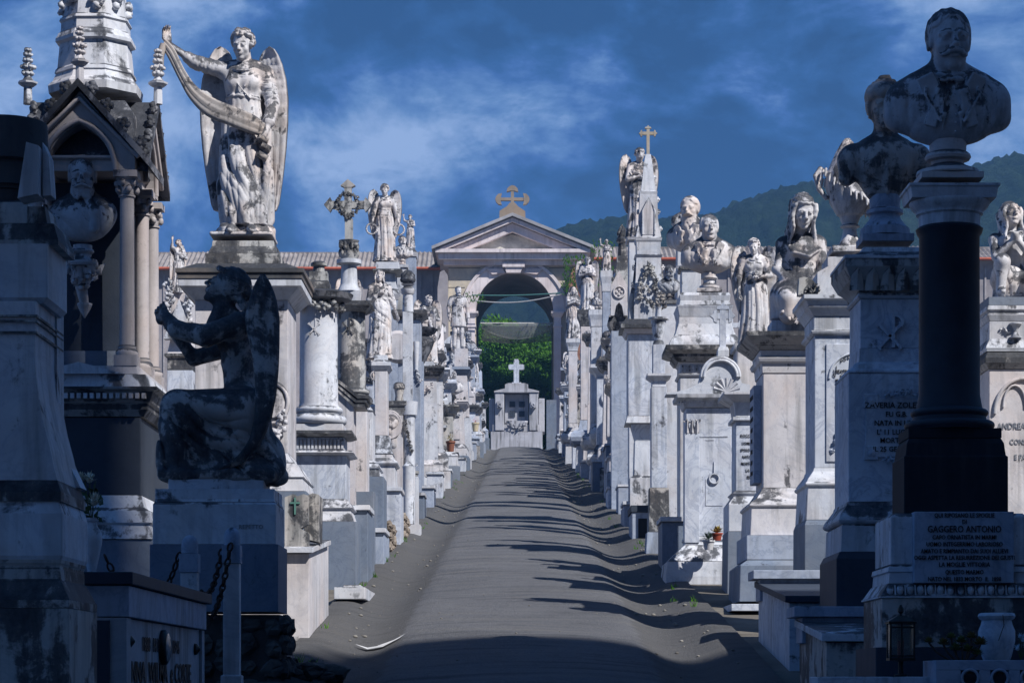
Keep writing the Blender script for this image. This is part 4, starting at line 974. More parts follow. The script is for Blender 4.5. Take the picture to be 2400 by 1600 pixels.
def kneel_wing():
    s_ = .002593; pts = [(611, 641, 4), (610, 660, 15), (611, 700, 27), (609, 745, 35), (616, 800, 29), (620, 860, 24), (619, 920, 20), (611, 975, 16), (594, 1025, 12), (563, 1062, 9), (528, 1083, 6), (506, 1090, 3)]
    P = []
    for i in range(61):
        t = i/60*(len(pts)-1); k = min(int(t), len(pts)-2); f = t-k; a, b = pts[k], pts[k+1]; f = f; P.append([a[j]+(b[j]-a[j])*f for j in range(3)])
    for _ in range(3): P = [P[0]]+[[(P[i-1][j]+P[i][j]*2+P[i+1][j])/4 for j in range(3)] for i in range(1, 60)]+[P[-1]]
    rings = []; m = 14
    for i, (x, y, w) in enumerate(P):
        a = P[max(i-1, 0)]; b = P[min(i+1, 60)]; tx, tz = b[0]-a[0], -(b[1]-a[1]); L = math.hypot(tx, tz); nx, nz = -tz/L, tx/L; w *= s_*1.18; cx_, cz_ = (x-510)*s_, (1105-y)*s_; t = i/60; ring = []
        bow = -.05*math.sin(math.pi*t)
        for j in range(m+1):
            u = j/m*2-1; fc = ((u+1)*3.5) % 1; rel = .010*(1-fc)+(.006*math.sin(t*50+(int((u+1)*4) % 2)*3) if t < .4 else 0); ring.append((cx_+nx*w*u, bow-.030*math.sqrt(max(0, 1-u*u))-rel*(abs(u) < .95), cz_+nz*w*u))
        for j in range(m, -1, -1):
            u = j/m*2-1; ring.append((cx_+nx*w*u, bow+.022*math.sqrt(max(0, 1-u*u))+.002, cz_+nz*w*u))
        rings.append(ring)
    mb = MB(); mb.loft(rings, True); return mb.mesh('kneeling_wing')
KW = kneel_wing()

# --- woman seated beside an urn, long waves of hair, looking down
def mourner():
    S = Sculpt()
    # seat at z .0 (top of the block), head top about 1.03
    S.robe([(.0, 0, -.02, .24, .20, .03), (.18, -.01, -.04, .23, .21, .03), (.30, -.01, .0, .19, .16, .02), (.42, -.01, .02, .145, .115, .012), (.56, 0, .02, .17, .12, .008), (.66, 0, .02, .18, .10, .006), (.72, .01, .03, .12, .08, .003)], (8, 13), 4, 2.0)
    for s in (-1, 1): S.ell((s*.150, .02, .650), (.052, .054, .056), k=.04); S.ell((s*.060, -.070, .56), (.052, .044, .050), k=.03)
    S.cone((-.160, .02, .64), (-.190, -.06, .42), .046, .040, k=.03); S.cone((-.205, -.06, .42), (-.06, -.20, .27), .042, .030, k=.02)
    S.cone((.160, .02, .64), (.185, -.06, .42), .046, .040, k=.03); S.cone((.20, -.06, .42), (.07, -.22, .27), .042, .030, k=.02)
    hand(S, (-.06, -.20, .27), (.7, -.5, -.4), (0, .3, -1), .5, .1, 1, 1); hand(S, (.07, -.22, .27), (-.3, -.5, -.8), (0, .5, -1), .5, .1, 1, -1)
    S.cone((-.08, -.12, .16), (-.10, -.30, .13), .10, .085, k=.06); S.cone((.10, -.12, .16), (.10, -.30, .13), .10, .085, k=.06)
    S.cone((-.10, -.31, .12), (-.10, -.30, .0), .08, .08, k=.04)
    S.tube([(-.12, -.06, .63), (-.06, -.13, .55), (.06, -.135, .52), (.15, -.06, .58)], [.012, .022, .022, .012], k=.02); S.disp((0, -.10, .42), (.20, .16, .12), (.35, 0, 1), .020, 34, .4, 3); S.cone((-.14, -.10, .20), (.14, -.14, .17), .11, .11, k=.07); S.cone((-.1, -.22, .16), (.11, -.24, .10), .10, .12, k=.06); S.disp((0, -.1, .15), (.28, .30, .20), (.6, 0, 1), .030, 24, .5, 4)
    S.cone((0, .03, .66), (.005, -.01, .78), .058, .050, k=.03)
    head(S, frame((.0, -.045, .765), (20, 0, 16), 1.16), hair='long_wave', seed=9, female=True, age=.1)
    return S.build_mesh('mourner', .0085)
MOURNER = mourner()
# --- little angel girl with flowers
def flowers(S, c, r, n, seed, sz=.022):
    rs = random.Random(seed)
    for i in range(n):
        a = rs.uniform(0, 6.28); u = rs.uniform(-1, 1); q = math.sqrt(1-u*u)
        p = (c[0]+r*q*math.cos(a), c[1]+r*.7*q*math.sin(a), c[2]+r*.8*u); S.ell(p, (sz, sz*.6, sz), rot=(rs.uniform(0, 90), rs.uniform(0, 90), 0), k=.004)
        if i % 2: S.ell(p, sz*.45, k=.002, cut=True)
GIRL = figure('girl_angel', .012, dict(hair='curly', seed=21, female=True, age=.1), (12, 0, -8),
    arms=[((-.165, 0, 1.36), (-.25, -.03, 1.10), (-.24, -.10, .86), (0, -.2, -1), (1, 0, 0), -1, .15), ((.165, 0, 1.36), (.25, -.04, 1.13), (.07, -.20, 1.08), (-1, -.1, .1), (0, 1, -.2), 1, .3)],
    seed=22, extra=lambda S: (flowers(S, (.03, -.22, 1.10), .075, 22, 3), flowers(S, (-.24, -.12, .76), .05, 10, 4)), head_off=(0, 0, 0))
# --- robed woman, one arm down, one raised to the breast
ROBED = figure('robed_woman', .012, dict(hair='long', seed=31, female=True, age=.1), (-6, 0, -20),
    arms=[((-.16, 0, 1.36), (-.22, -.06, 1.12), (-.04, -.18, 1.26), (.6, 0, .6), (0, 1, 0), -1, .5), ((.17, 0, 1.36), (.26, -.02, 1.10), (.32, -.08, .86), (.3, -.2, -1), (-1, 0, 0), 1, .2)],
    seed=33, folds=(7, 12), twist=-1.6, extra=lambda S: S.disp((0, -.04, .95), (.30, .26, .55), (.9, 0, .8), .050, 21, .5, 3))
# --- angel with arms down holding wreaths
def wreaths(S):
    for s in (-1, 1):
        for q in range(18):
            a = q/18*6.283; S.ell((s*.30+.115*math.cos(a), -.10, .72+.115*math.sin(a)), (.024, .028, .024), rot=(0, math.degrees(a), 0), k=.006)
WREATH = figure('angel_with_wreaths', .013, dict(hair='curly_long', seed=41, female=True, age=.1), (16, 0, -14),
    arms=[((-.17, 0, 1.36), (-.25, -.04, 1.10), (-.29, -.10, .86), (0, -.2, -1), (1, 0, 0), -1, .4), ((.17, 0, 1.36), (.25, -.04, 1.10), (.29, -.10, .86), (0, -.2, -1), (-1, 0, 0), 1, .4)], seed=43, extra=wreaths)
# --- angel with crossed arms, figure with raised arm, veiled mourning woman
CROSSED = figure('angel_with_crossed_arms', .014, dict(hair='curly', seed=51, female=True, age=.1), (14, 0, 10),
    arms=[((-.17, 0, 1.36), (-.23, -.10, 1.12), (.06, -.19, 1.19), (1, 0, .2), (0, 1, 0), -1, .3), ((.17, 0, 1.36), (.23, -.10, 1.12), (-.06, -.18, 1.23), (-1, 0, .2), (0, 1, 0), 1, .3)], seed=53)
RAISED = figure('figure_with_raised_arm', .014, dict(hair='curly', seed=61, female=True, age=.1), (-4, 0, -6),
    arms=[((-.17, 0, 1.38), (-.30, -.04, 1.42), (-.33, -.06, 1.64), (0, 0, 1), (0, -1, 0), -1, .1), ((.17, 0, 1.36), (.23, -.08, 1.14), (.05, -.18, 1.15), (-1, 0, .2), (0, 1, 0), 1, .4)], seed=63)
VEILED = figure('veiled_woman', .014, dict(hair='long', seed=71, female=True, age=.1), (18, 0, -10),
    arms=[((-.17, 0, 1.36), (-.20, -.12, 1.14), (0, -.20, 1.22), (.4, -.1, .9), (0, 1, 0), -1, .8), ((.17, 0, 1.36), (.20, -.12, 1.14), (0.03, -.20, 1.22), (-.4, -.1, .9), (0, 1, 0), 1, .8)], seed=73,
    extra=lambda S: [S.tube([(s*.095, .02, 1.66), (s*.125, .0, 1.50), (s*.175, -.02, 1.36), (s*.19, .0, 1.0), (s*.2, .03, .6)], [.03, .045, .05, .05, .03], k=.03) for s in (-1, 1)]+[S.ell((0, .03, 1.64), (.105, .115, .10), k=.02), S.cone((0, .11, 1.6), (0, .14, .8), .10, .12, k=.05)])
# --- standing man in a long coat
def coat(S):
    for s in (-1, 1):
        S.cone((s*.09, 0, .88), (s*.10, -.02, .48), .085, .062, k=.03); S.cone((s*.10, -.02, .48), (s*.11, .0, .08), .060, .050, k=.03); S.ell((s*.12, -.07, .04), (.05, .13, .045), k=.02)
        S.box((s*.06, -.115, 1.28), (.03, .012, .09), rot=(0, s*-20, 0), rd=.006, k=.005); S.ell((s*.03, -.11, 1.41), (.03, .012, .015), k=.004)
MANST = figure('standing_man', .013, dict(hair='short', beard='full', seed=81, age=.8), (4, 0, 6),
    arms=[((-.19, 0, 1.38), (-.26, .0, 1.12), (-.25, -.06, .86), (0, -.1, -1), (1, 0, 0), -1, .95), ((.19, 0, 1.38), (.26, .0, 1.12), (.27, -.04, .86), (0, -.1, -1), (-1, 0, 0), 1, .95)],
    rows=[(.62, .02, .02, .22, .14, .012), (.80, .0, .01, .20, .14, .008), (1.0, 0, 0, .178, .125, .005), (1.15, 0, 0, .165, .12, .003), (1.30, 0, 0, .19, .125, .003), (1.40, 0, .01, .18, .10, .003), (1.45, 0, .015, .12, .075, .002)], folds=(6, 9), seed=82, extra=coat, belt=False, feet=False)
# --- child kneeling on one knee with clasped hands
def child():
    S = Sculpt()
    S.ell((0, .02, .40), (.125, .105, .17), k=.05); S.ell((0, .03, .20), (.15, .14, .12), k=.05); S.ell((0, -.02, .50), (.13, .09, .09), k=.05)
    for s in (-1, 1): S.ell((s*.135, .02, .535), (.055, .055, .058), k=.04)
    S.cone((-.145, .02, .53), (-.15, -.10, .36), .050, .042, k=.02); S.cone((-.15, -.10, .36), (-.01, -.17, .50), .038, .028, k=.02)
    S.cone((.145, .02, .53), (.16, -.10, .36), .050, .042, k=.02); S.cone((.16, -.10, .36), (.02, -.17, .50), .038, .028, k=.02)
    hand(S, (-.015, -.17, .49), (.4, -.2, 1), (1, 0, 0), .8, .03, .85, 1); hand(S, (.02, -.17, .49), (-.4, -.2, 1), (-1, 0, 0), .8, .03, .85, -1); S.ell((0, -.185, .54), (.04, .03, .035), k=.02)
    S.cone((-.10, .0, .17), (-.12, -.22, .30), .088, .070, k=.04); S.cone((-.12, -.22, .30), (-.13, -.20, .06), .060, .042, k=.03); S.cone((-.13, -.20, .035), (-.14, -.33, .022), .040, .028, k=.02)
    S.cone((.10, 0, .15), (.15, -.26, .09), .095, .075, k=.04); S.cone((.15, -.26, .07), (.13, .12, .05), .062, .05, k=.03)
    S.robe([(.0, .05, .02, .20, .19, .02), (.10, .05, .02, .19, .19, .02), (.22, .03, .03, .165, .15, .012)], (7, 12), 5)
    S.cone((0, .03, .52), (0, .0, .64), .05, .042, k=.03)
    head(S, frame((.0, -.02, .625), (-14, 0, 16), 1.02), hair='long_wave', seed=91, female=True, age=.05)
    return S.build_mesh('kneeling_child', .0090)
CHILD = child()
# --- urn hidden under a fringed veil
def veiled_urn():
    S = Sculpt()
    S.robe([(.32, 0, 0, .11, .10, .002), (.42, 0, 0, .165, .15, .004), (.55, 0, 0, .20, .17, .006), (.66, 0, 0, .195, .16, .006), (.74, -.01, 0, .15, .13, .006), (.84, -.015, 0, .10, .09, .006), (.93, -.02, 0, .045, .04, .003), (.96, -.02, 0, .02, .02, .0)], (10, 17), 3, 3, sharp=.8)
    # cloth skirt, hem falling to the right
    rs = random.Random(4)
    def f(x, y, z):
        a = np.arctan2(y, x); zz = np.clip((.86-z)/.55, 0, 1.3); r = .05+.235*zz**.8+.014*np.abs(np.sin(5*a+9*z))*zz
        d = np.sqrt(x*x+(y*1.15)**2)-r
        hem = .50-.75*(x+.02)+.02*np.sin(9*a); sh = np.maximum(d, -(d+.022)); return np.maximum(sh, np.maximum(hem-z, z-.90))*.8
    S.fn((-.34, -.34, .12), (.36, .34, .92), f, k=.015)
    for q in range(34):
        a = q/34*6.283; x = .25*math.cos(a); y = .215*math.sin(a); hem = .50-.75*(x+.02)+.02*math.sin(9*a)
        if hem > .8 or hem < .2: continue
        S.cone((x, y, hem+.02), (x*1.04, y*1.04, hem-.045), .012, .009, k=.006)
    S.tube([(-.19, -.02, .66), (-.25, -.03, .70), (-.29, -.03, .64), (-.26, -.03, .53), (-.20, -.02, .46)], .020, k=.008)
    for q in range(6): S.tube([(.20+.02*q, -.02-.03*q, .30), (.22+.02*q, -.03*q, .15), (.19+.015*q, -.03*q, .02)], .022, k=.015)
    S.cone((0, 0, .22), (0, 0, .34), .055, .10, k=.02); S.cone((0, 0, .16), (0, 0, .22), .06, .05, k=.01); S.ell((0, 0, .225), (.085, .085, .016), k=.006); S.cone((0, 0, .0), (0, 0, .16), .13, .055, k=.01); S.box((0, 0, .015), (.17, .17, .03), rd=.006)
    return S.build_mesh('veiled_urn', .0085)
VURN = veiled_urn()
def relief_head(me='relief'):
    S = Sculpt(); head(S, frame((0, 0, 0), (0, 0, -70), 1.3), hair='short', beard=None, seed=5); return S.build_mesh('profile_relief', .012)
RELIEF = relief_head()
# ================================================================ monument kit
def statue(name, label, cat, mesh, mat, loc, rz=0, sc=1.0, wings=None, group=None, rock=None, extra=()):
    T = thing(name, label, cat, loc, rz, group); z = 0
    if rock:
        o = place(rock[0], 'rock_base', mat, T, (0, 0, 0), 0, rock[2] if len(rock) > 2 else 1); z = rock[1]
    place(mesh, 'body', mat, T, (0, 0, z), 0, sc)
    if wings:
        for me in wings: place(me, 'wing', mat, T, (0, 0, z), 0, sc)
    for me, nm in extra: place(me, nm, mat, T, (0, 0, z), 0, sc)
    return T
class Mon:
    """a monument traced at distance d: front face from pxl to pxr, dep metres deep"""
    def __init__(s, name, label, cat, d, pxl, pxr, dep, pyb=None, group=None):
        s.d = d; s.x0, s.x1 = XX(pxl, d), XX(pxr, d); s.xc = (s.x0+s.x1)/2; s.hx = (s.x1-s.x0)/2; s.hy = dep/2; s.yc = d+dep/2
        s.zb = ground(d)-.12; s.T = thing(name, label, cat, (s.xc, s.yc, s.zb), 0, group)
    def x(s, px): return XX(px, s.d)-s.xc
    def z(s, py): return ZZ(py, s.d)-s.zb
    @property
    def yf(s): return -s.hy
    def seg(s, name, mat, rows, grow=0, parent=None, bevel=.006, foot=False):
        pr = [(z-s.zb, e) for z, e in trace(rows, s.d)]
        if foot: pr[0] = (0, pr[0][1])
        mb = MB(); mb.rect(0, 0, s.hx+grow, s.hy+grow, pr); return mb.build(name, mat, parent or s.T, bevel=bevel)
def txt(parent, lines, x, z, y, mat=None, face='front', name='inscription', ext=.0015, xs=1.0):
    """lines: (string, size, z offset); all lines become one mesh"""
    V = []; Fc = []
    for st, size, dz in lines:
        cu = bpy.data.curves.new('lettering', 'FONT'); cu.body = st; cu.size = size; cu.align_x = 'CENTER'; cu.extrude = ext; cu.offset = size*.012; cu.resolution_u = 2
        ob = bpy.data.objects.new('lettering', cu); me = bpy.data.meshes.new_from_object(ob)
        o = len(V)
        for v in me.vertices:
            a, b, c = v.co.x*xs, v.co.y+dz, v.co.z
            V.append((x+a, y-c-.003, z+b) if face == 'front' else ((x-c-.003, y-a, z+b) if face == 'left' else (x+c+.003, y+a, z+b)))
        for p in me.polygons: Fc.append([o+i for i in p.vertices])
        bpy.data.objects.remove(ob); bpy.data.curves.remove(cu); bpy.data.meshes.remove(me)
    me = bpy.data.meshes.new(name); me.from_pydata(V, [], Fc); me.update(); return place(me, name, mat or M_INK, parent)
def garland(mb, pts, r, seed=1, dens=1.0):
    rs = random.Random(seed); P = [Vector(p) for p in pts]
    for a, b in zip(P[:-1], P[1:]):
        n = max(2, int((b-a).length/r*2.2*dens))
        for i in range(n):
            p = a.lerp(b, i/n)+Vector((rs.uniform(-1, 1), rs.uniform(-.6, .3), rs.uniform(-1, 1)))*r*.8; q = r*rs.uniform(.35, .7)
            mb.ball(tuple(p), (q, q*.8, q), 6, 4, jit=.6, rnd=rs)
            if i % 2: 
                M = Matrix.Translation(p) @ Euler([rs.uniform(-1, 1) for _ in range(3)]).to_matrix().to_4x4()
                mb.add([(0, 0, -q*2), (q*.8, -.01, 0), (0, -.02, q*2), (-q*.8, -.01, 0), (0, .02, 0)], [(0, 1, 2, 3), (0, 4, 1), (1, 4, 2), (2, 4, 3), (3, 4, 0)], False, M)
    return mb
def cross(mb, x, y, z0, h, w, t, th, tips='flat', arm=.68):
    zc = z0+h*arm
    mb.box(x-t/2, x+t/2, y-th/2, y+th/2, z0, z0+h-(t*.9 if tips != 'flat' else 0))
    for s in (-1, 1):
        a, b = sorted((x+s*t/2, x+s*(w/2-(t*.9 if tips != 'flat' else 0)))); mb.box(a, b, y-th/2, y+th/2, zc-t/2, zc+t/2)
    if tips != 'flat':
        for (a, c, rot) in ((x, z0+h-t*.9, 0), (x-w/2+t*.9, zc, 90), (x+w/2-t*.9, zc, -90)):
            M = Matrix.Translation((a, y-th/2-.004, c)) @ Matrix.Rotation(R(-rot), 4, 'Y')
            if tips == 'point': mb.prism([(-t*.5, 0), (t*.5, 0), (t*1.0, t*.25), (0, t*1.1), (-t*1.0, t*.25)], th+.008, M)
            else: mb.prism([(-t*.5, 0), (t*.5, 0), (t*1.1, t*.05), (t*.9, t*.5), (t*.4, t*.6), (0, t*1.1), (-t*.4, t*.6), (-t*.9, t*.5), (-t*1.1, t*.05)], th+.008, M)
    return mb
def chirho(parent, x, z, y, h, mat, th=.012):
    mb = MB(); w = h*.09
    mb.box(x-w/2+.10*h, x+w/2+.10*h, y-th, y-.002, z, z+h*.98)
    P = []
    for i in range(11): a = -math.pi/2+math.pi*i/10; P.append((x+.10*h+w/2+math.cos(a)*h*.26, z+h*.74+math.sin(a)*h*.22))
    for i in range(10):
        p, q = P[i], P[i+1]; c = (x+.10*h+w/2, z+h*.74); k = .68
        pi_, qi = (c[0]+(p[0]-c[0])*k, c[1]+(p[1]-c[1])*k), (c[0]+(q[0]-c[0])*k, c[1]+(q[1]-c[1])*k); mb.prism([p, q, qi, pi_], th-.002, Matrix.Translation((0, y-th, 0)))
    for s in (-1, 1):
        M = Matrix.Translation((x, y-th-.002, z+h*.33)) @ Matrix.Rotation(R(s*47), 4, 'Y'); mb.box(-h*.46, h*.46, 0, th-.002, -w*.45, w*.45, M)
        for e in (-1, 1): mb.box(e*h*.46-w*.3, e*h*.46+w*.3, -.001, th-.003, -w*.9, w*.9, M)
    return mb.build('chi_rho', mat, parent)
def urn_prof(r, h): return [(0, r*.55), (h*.05, r*.55), (h*.08, r*.4), (h*.20, r*.22), (h*.24, r*.30), (h*.27, r*.22)]+[(h*(.27+.40*t), r*(.25+.75*math.sin(t*math.pi/2))) for t in (.15, .3, .5, .7, .85, 1)]+[(h*.72, r*.98), (h*.76, r*.70), (h*.84, r*.52), (h*.90, r*.62), (h*.93, r*.80), (h*.96, r*.80), (h, r*.35)]
def leafrow(mb, x0, x1, y, z0, z1, n, out=.03):
    """acanthus leaves standing in a row on a front face, curling outwards at the top"""
    w = (x1-x0)/n
    for i in range(n):
        c = x0+w*(i+.5); pts = []
        for t in (0, .25, .5, .75, 1): pts.append((c, y-.006-out*t*t, z0+(z1-z0)*t))
        for j in range(4):
            a, b = pts[j], pts[j+1]; wa = w*.46*(1-.5*(j/4)**2); wb = w*.46*(1-.5*((j+1)/4)**2)*(1 if j < 3 else .35)
            mb.add([(a[0]-wa, a[1]+.010, a[2]), (a[0], a[1]-.012, a[2]), (a[0]+wa, a[1]+.010, a[2]), (b[0]+wb, b[1]+.010, b[2]), (b[0], b[1]-.012, b[2]), (b[0]-wb, b[1]+.010, b[2])], [(0, 1, 4, 5), (1, 2, 3, 4)], False)
    return mb
def flame(mb, x, y, z, r, h, seed=1):
    rs = random.Random(seed)
    for i in range(6):
        a = i*1.05; mb.tube([(x+r*.5*math.cos(a), y+r*.5*math.sin(a), z), (x+r*.75*math.cos(a+.5), y+r*.7*math.sin(a+.5), z+h*.3), (x+r*.35*math.cos(a+1), y+r*.35*math.sin(a+1), z+h*.65), (x+r*.05*math.cos(a), y, z+h*(.8+.2*rs.random()))], [r*.45, r*.42, r*.28, r*.04], 6)
    return mb
def crocket(mb, x, y, z, r, seed=0):
    rs = random.Random(seed)
    for i in range(5): a = i*1.257; mb.ball((x+r*.55*math.cos(a), y-r*.2, z+r*.55*math.sin(a)), (r*.5, r*.5, r*.5), 6, 5, jit=.4, rnd=rs)
    mb.ball((x, y-r*.4, z), r*.5, 6, 5)
def pinnacle(mb, x, y, z, h, r, seed=0, n=8):
    mb.lathe(x, y, [(z, r*.55), (z+h*.30, r*.50), (z+h*.32, r*.8), (z+h*.36, r*1.15), (z+h*.39, r*1.2), (z+h*.42, r*.7), (z+h*.48, r*.45), (z+h*.95, r*.22), (z+h, r*.08)], n, smooth=False)
    rs = random.Random(seed)
    for lv, rr in ((.55, .62), (.66, .85), (.78, .5), (.88, .42), (.96, .34)):
        for i in range(6): a = i*math.pi/3+lv*5; mb.ball((x+r*rr*math.cos(a)*.8, y+r*rr*math.sin(a)*.8, z+h*lv), r*.32*(1.3-lv*.5), 6, 4, jit=.5, rnd=rs)
def rubble(name, label, x0, x1, y0, y1, z0, z1, seed, mats, parent=None, sz=.11):
    """a footing of rough stones in mortar"""
    rs = random.Random(seed); T = parent or thing(name, label, 'stone footing', ((x0+x1)/2, (y0+y1)/2, z0)); ox, oy, oz = ((x0+x1)/2, (y0+y1)/2, z0) if parent is None else (0, 0, 0)
    mb = MB(); mb.box(x0-ox+.02, x1-ox-.02, y0-oy+.02, y1-oy-.02, z0-oz-.2, z1-oz-.01); mb.build('mortar', mats[1], T)
    mb = MB()
    def st(c, r):
        mb.ball(c, r, 7, 5, jit=.55, rnd=rs)
    x = x0
    nz = max(1, int((z1-z0)/sz))
    for k in range(nz):
        zz = z0+(k+.5)*(z1-z0)/nz
        n = max(2, int((x1-x0)/sz))
        for i in range(n): st((x0-ox+(i+.5)*(x1-x0)/n+rs.uniform(-.02, .02), y0-oy+rs.uniform(.0, .03), zz-oz+rs.uniform(-.02, .02)), (sz*rs.uniform(.4, .66), sz*.35, sz*rs.uniform(.35, .55)))
        n = max(2, int((y1-y0)/sz))
        for xe in (x0, x1):
            for i in range(n): st((xe-ox, y0-oy+(i+.5)*(y1-y0)/n, zz-oz+rs.uniform(-.02, .02)), (sz*.35, sz*rs.uniform(.4, .66), sz*rs.uniform(.35, .55)))
    o = mb.build('stones', mats[0], T)
    for p in o.data.polygons: p.use_smooth = False
    return T
M_STONE = plain('rough_stone', (.20, .15, .12), .9, 0, .6, 5, .8, (.42, .36, .30))
M_DSTONE = plain('dark_rough_stone', (.05, .05, .05), .9, 0, .6, 5, .8, (.14, .13, .12))
M_MORTAR = plain('old_mortar', (.27, .25, .22), .95, 0, .4, 6, .6)
M_DMORTAR = plain('dark_mortar', (.06, .058, .055), .95, 0, .4, 6, .6)
# ================================================================ left row, near to far
Z3 = lambda x, y: (x*.35418, 1029.0+y*.35418)
# ---- monument cut by the left edge of the frame
m = Mon('grave_monument', 'tall shaded monument with flaring pilaster and black ribbed capital at the very left edge', 'grave monument', 8.5, -120, 143, .5)
m.seg('plinth', M_DIRTY, [(1397, 20), (1620, 20)], foot=True)
m.seg('base_moulding', M_DIRTY, [(1284, -3), (1292, -4), (1298, -8), (1306, -6), (1332, -6), (1334, -2), (1374, 18, 'v'), (1378, 20), (1396, 20)], grow=.0)
m.seg('block', M_WHITE, [(1150, -10), (1160, -6), (1178, 0, 'v'), (1184, 0), (1275, 0), (1284, -3)])
m.seg('upper_moulding', M_DIRTY, [(1102, -14), (1112, -10), (1128, -4, 'v'), (1131, -4), (1150, -4)])
# flaring body with concave flanks
mb = MB(); cv = [(689, 79), (740, 78), (816, 77), (860, 80), (914, 86), (970, 97), (1026, 112), (1070, 121), (1101, 129)][::-1]
rings = []
for py, px in cv:
    x = m.x(px); z = m.z(py); rings.append([(-1.0, -m.hy+.02, z), (x, -m.hy+.02, z), (x, m.hy-.02, z), (-1.0, m.hy-.02, z)])
mb.loft(rings); mb.build('flared_pilaster', M_CREAM, m.T)
mb = MB()
for py in (724, 736, 762): mb.box(-.9, m.x(84), -m.hy+.008, m.hy, m.z(py)-.004, m.z(py)+.004)
mb.build('fillet', M_DIRTY, m.T)
mb = MB(); rings = []
for i in range(17):
    t = i/16; py = 560+(1124-560)*t; px = 142+2*t if t < .72 else 144+((t-.72)/.28)**1.6*52
    x = m.x(px)*1.0-.075; z = (HY-py)/F*8.98+EYE-m.zb; y = m.hy-.12
    x = XX(px, 8.98)-m.xc; rings.append([(x-.05, y, z), (x, y, z), (x, y+.13, z), (x-.05, y+.13, z)])
mb.loft(rings[::-1]); mb.build('scroll_buttress', M_WHITE, m.T)
m.seg('pilaster_capital', M_WHITE, [(552, -42), (676, -42), (689, -52)])
mb = MB(); 
def disc(mb, x, y, z, r, t, n=36):
    a = [(x, y+r*math.cos(2*math.pi*i/n), z+r*math.sin(2*math.pi*i/n)) for i in range(n)]; b = [(x+t, p[1], p[2]) for p in a]; mb.loft([a, b])
disc(mb, XX(142, 9.0)-m.xc-.04, .05, ZZ(640, 9.0)-m.zb, .165, .045); mb.build('medallion', M_WHITE, m.T)
mb = MB(); mb.rect(-.35, 0, .52, .16, [(m.z(552), 0), (m.z(540), 0), (m.z(500), -.02), (m.z(495), -.05), (m.z(455), -.06)]); mb.rect(-.02-.03, .05, .10, .16, [(m.z(552)+.003, 0), (m.z(446), 0), (m.z(440), -.02)]); mb.build('step', M_DIRTY, m.T)
mb = MB(); mb.prism([(m.x(40), m.z(455)), (m.x(86), m.z(445)), (m.x(88), m.z(334)), (m.x(60), m.z(326))], .12, Matrix.Translation((0, m.yf, 0))); mb.prism([(m.x(90), m.z(442)), (m.x(110), m.z(440)), (m.x(104), m.z(350)), (m.x(90), m.z(318))], .09, Matrix.Translation((0, m.yf+.06, 0))); mb.build('leaning_slab', M_CREAM, m.T)
mb = MB(); xx, ww = m.x(-25), PX(98, 8.5)
mb.lathe(xx, .05, [(m.z(455), ww*.42), (m.z(430), ww*.52), (m.z(405), ww*.56), (m.z(403), ww*.66), (m.z(395), ww*.66), (m.z(380), ww*.70), (m.z(340), ww*.80), (m.z(336), ww*.98), (m.z(300), ww*1.0), (m.z(278), ww*.97), (m.z(266), ww*.98), (m.z(240), ww*.96), (m.z(237), ww*.88)], 48)
for i in range(48):
    a = i*math.pi/24; mb.box(-.008, .008, -.012, .004, m.z(395), m.z(345), Matrix.Translation((xx+ww*.76*math.cos(a), .05+ww*.76*math.sin(a), 0)) @ Matrix.Rotation(a, 4, 'Z'))
mb.build('ribbed_capital', marble('black_crusted_stone', base=(.06, .065, .075), warm=(.12, .11, .10), warm_amt=.4, soot=.42, vein=.1), m.T)
# ---- slab tomb beside it
T = thing('slab_tomb', 'dark streaked box tomb with overhanging slab and oval portrait facing the path, bottom left', 'tomb', (-1.60, 9.98, ground(10)-.1)); zt = 2.06-T.location.z
mb = MB(); mb.box(-.80, 0, 0, 2.57, zt-.052, zt); mb.build('slab', M_DARKG, T, bevel=.004)
mb = MB(); mb.box(-.78, -.020, .03, 2.50, zt-.185, zt-.056); mb.build('frieze', M_BLUE, T, bevel=.003)
mb = MB(); mb.box(-.76, -.045, .04, 2.48, 0, zt-.190); mb.box(-.78, -.030, .03, .15, 0, zt-.189); mb.box(-.78, -.030, 2.40, 2.50, 0, zt-.189); mb.build('body', marble('streaked_marble', base=(.42, .45, .50), soot=.30, drip=1.0, vein=.3, warm_amt=.2), T)
mb = MB(); mb.box(-.775, -.55, .020, .03, 0, zt-.2); mb.box(-.5, -.10, .020, .03, 0, zt-.2); mb.build('front_panel', M_DARKG, T)
mb = MB(); y, z = 1.10, 1.6+(1568-1486)/F*11.05-T.location.z
v = [[(-.043+k, y+.090*q*math.cos(2*math.pi*i/28), z+.080*q*math.sin(2*math.pi*i/28)) for i in range(28)] for k, q in ((0, 1), (.02, 1), (.03, .85))]
mb.loft(v, True); mb.build('portrait_frame', M_BRONZE, T)
mb = MB(); v = [[(-.012+k, y+.090*q*math.cos(2*math.pi*i/28), z+.080*q*math.sin(2*math.pi*i/28)) for i in range(28)] for k, q in ((0, .82), (.006, .6), (.008, .1))]
mb.loft(v, True); mb.build('portrait', plain('glazed_portrait', (.30, .30, .31), .15, 0, .5, 22, 0), T)
for d_, pyc in ((10.13, 1472), (12.2, 1490)):
    mb = MB(); z = 1.6+(1568-pyc)/F*d_-T.location.z; n = 14; yy = d_-9.98
    mb.loft([[(-.044+k, yy+r*math.cos(6.283*i/n), z+r*math.sin(6.283*i/n)) for i in range(n)] for k, r in ((0, .030), (.012, .028), (.03, .004))]); mb.build('stud', M_BRONZE, T)
txt(T, [('1888  1910  1895  1946', .088, .010), ('ANNA  WILMA  e CORTE', .13, -.128)], -.043, 1.6+(1568-1502)/F*11.05-T.location.z, 1.08, face='right', xs=1.35)
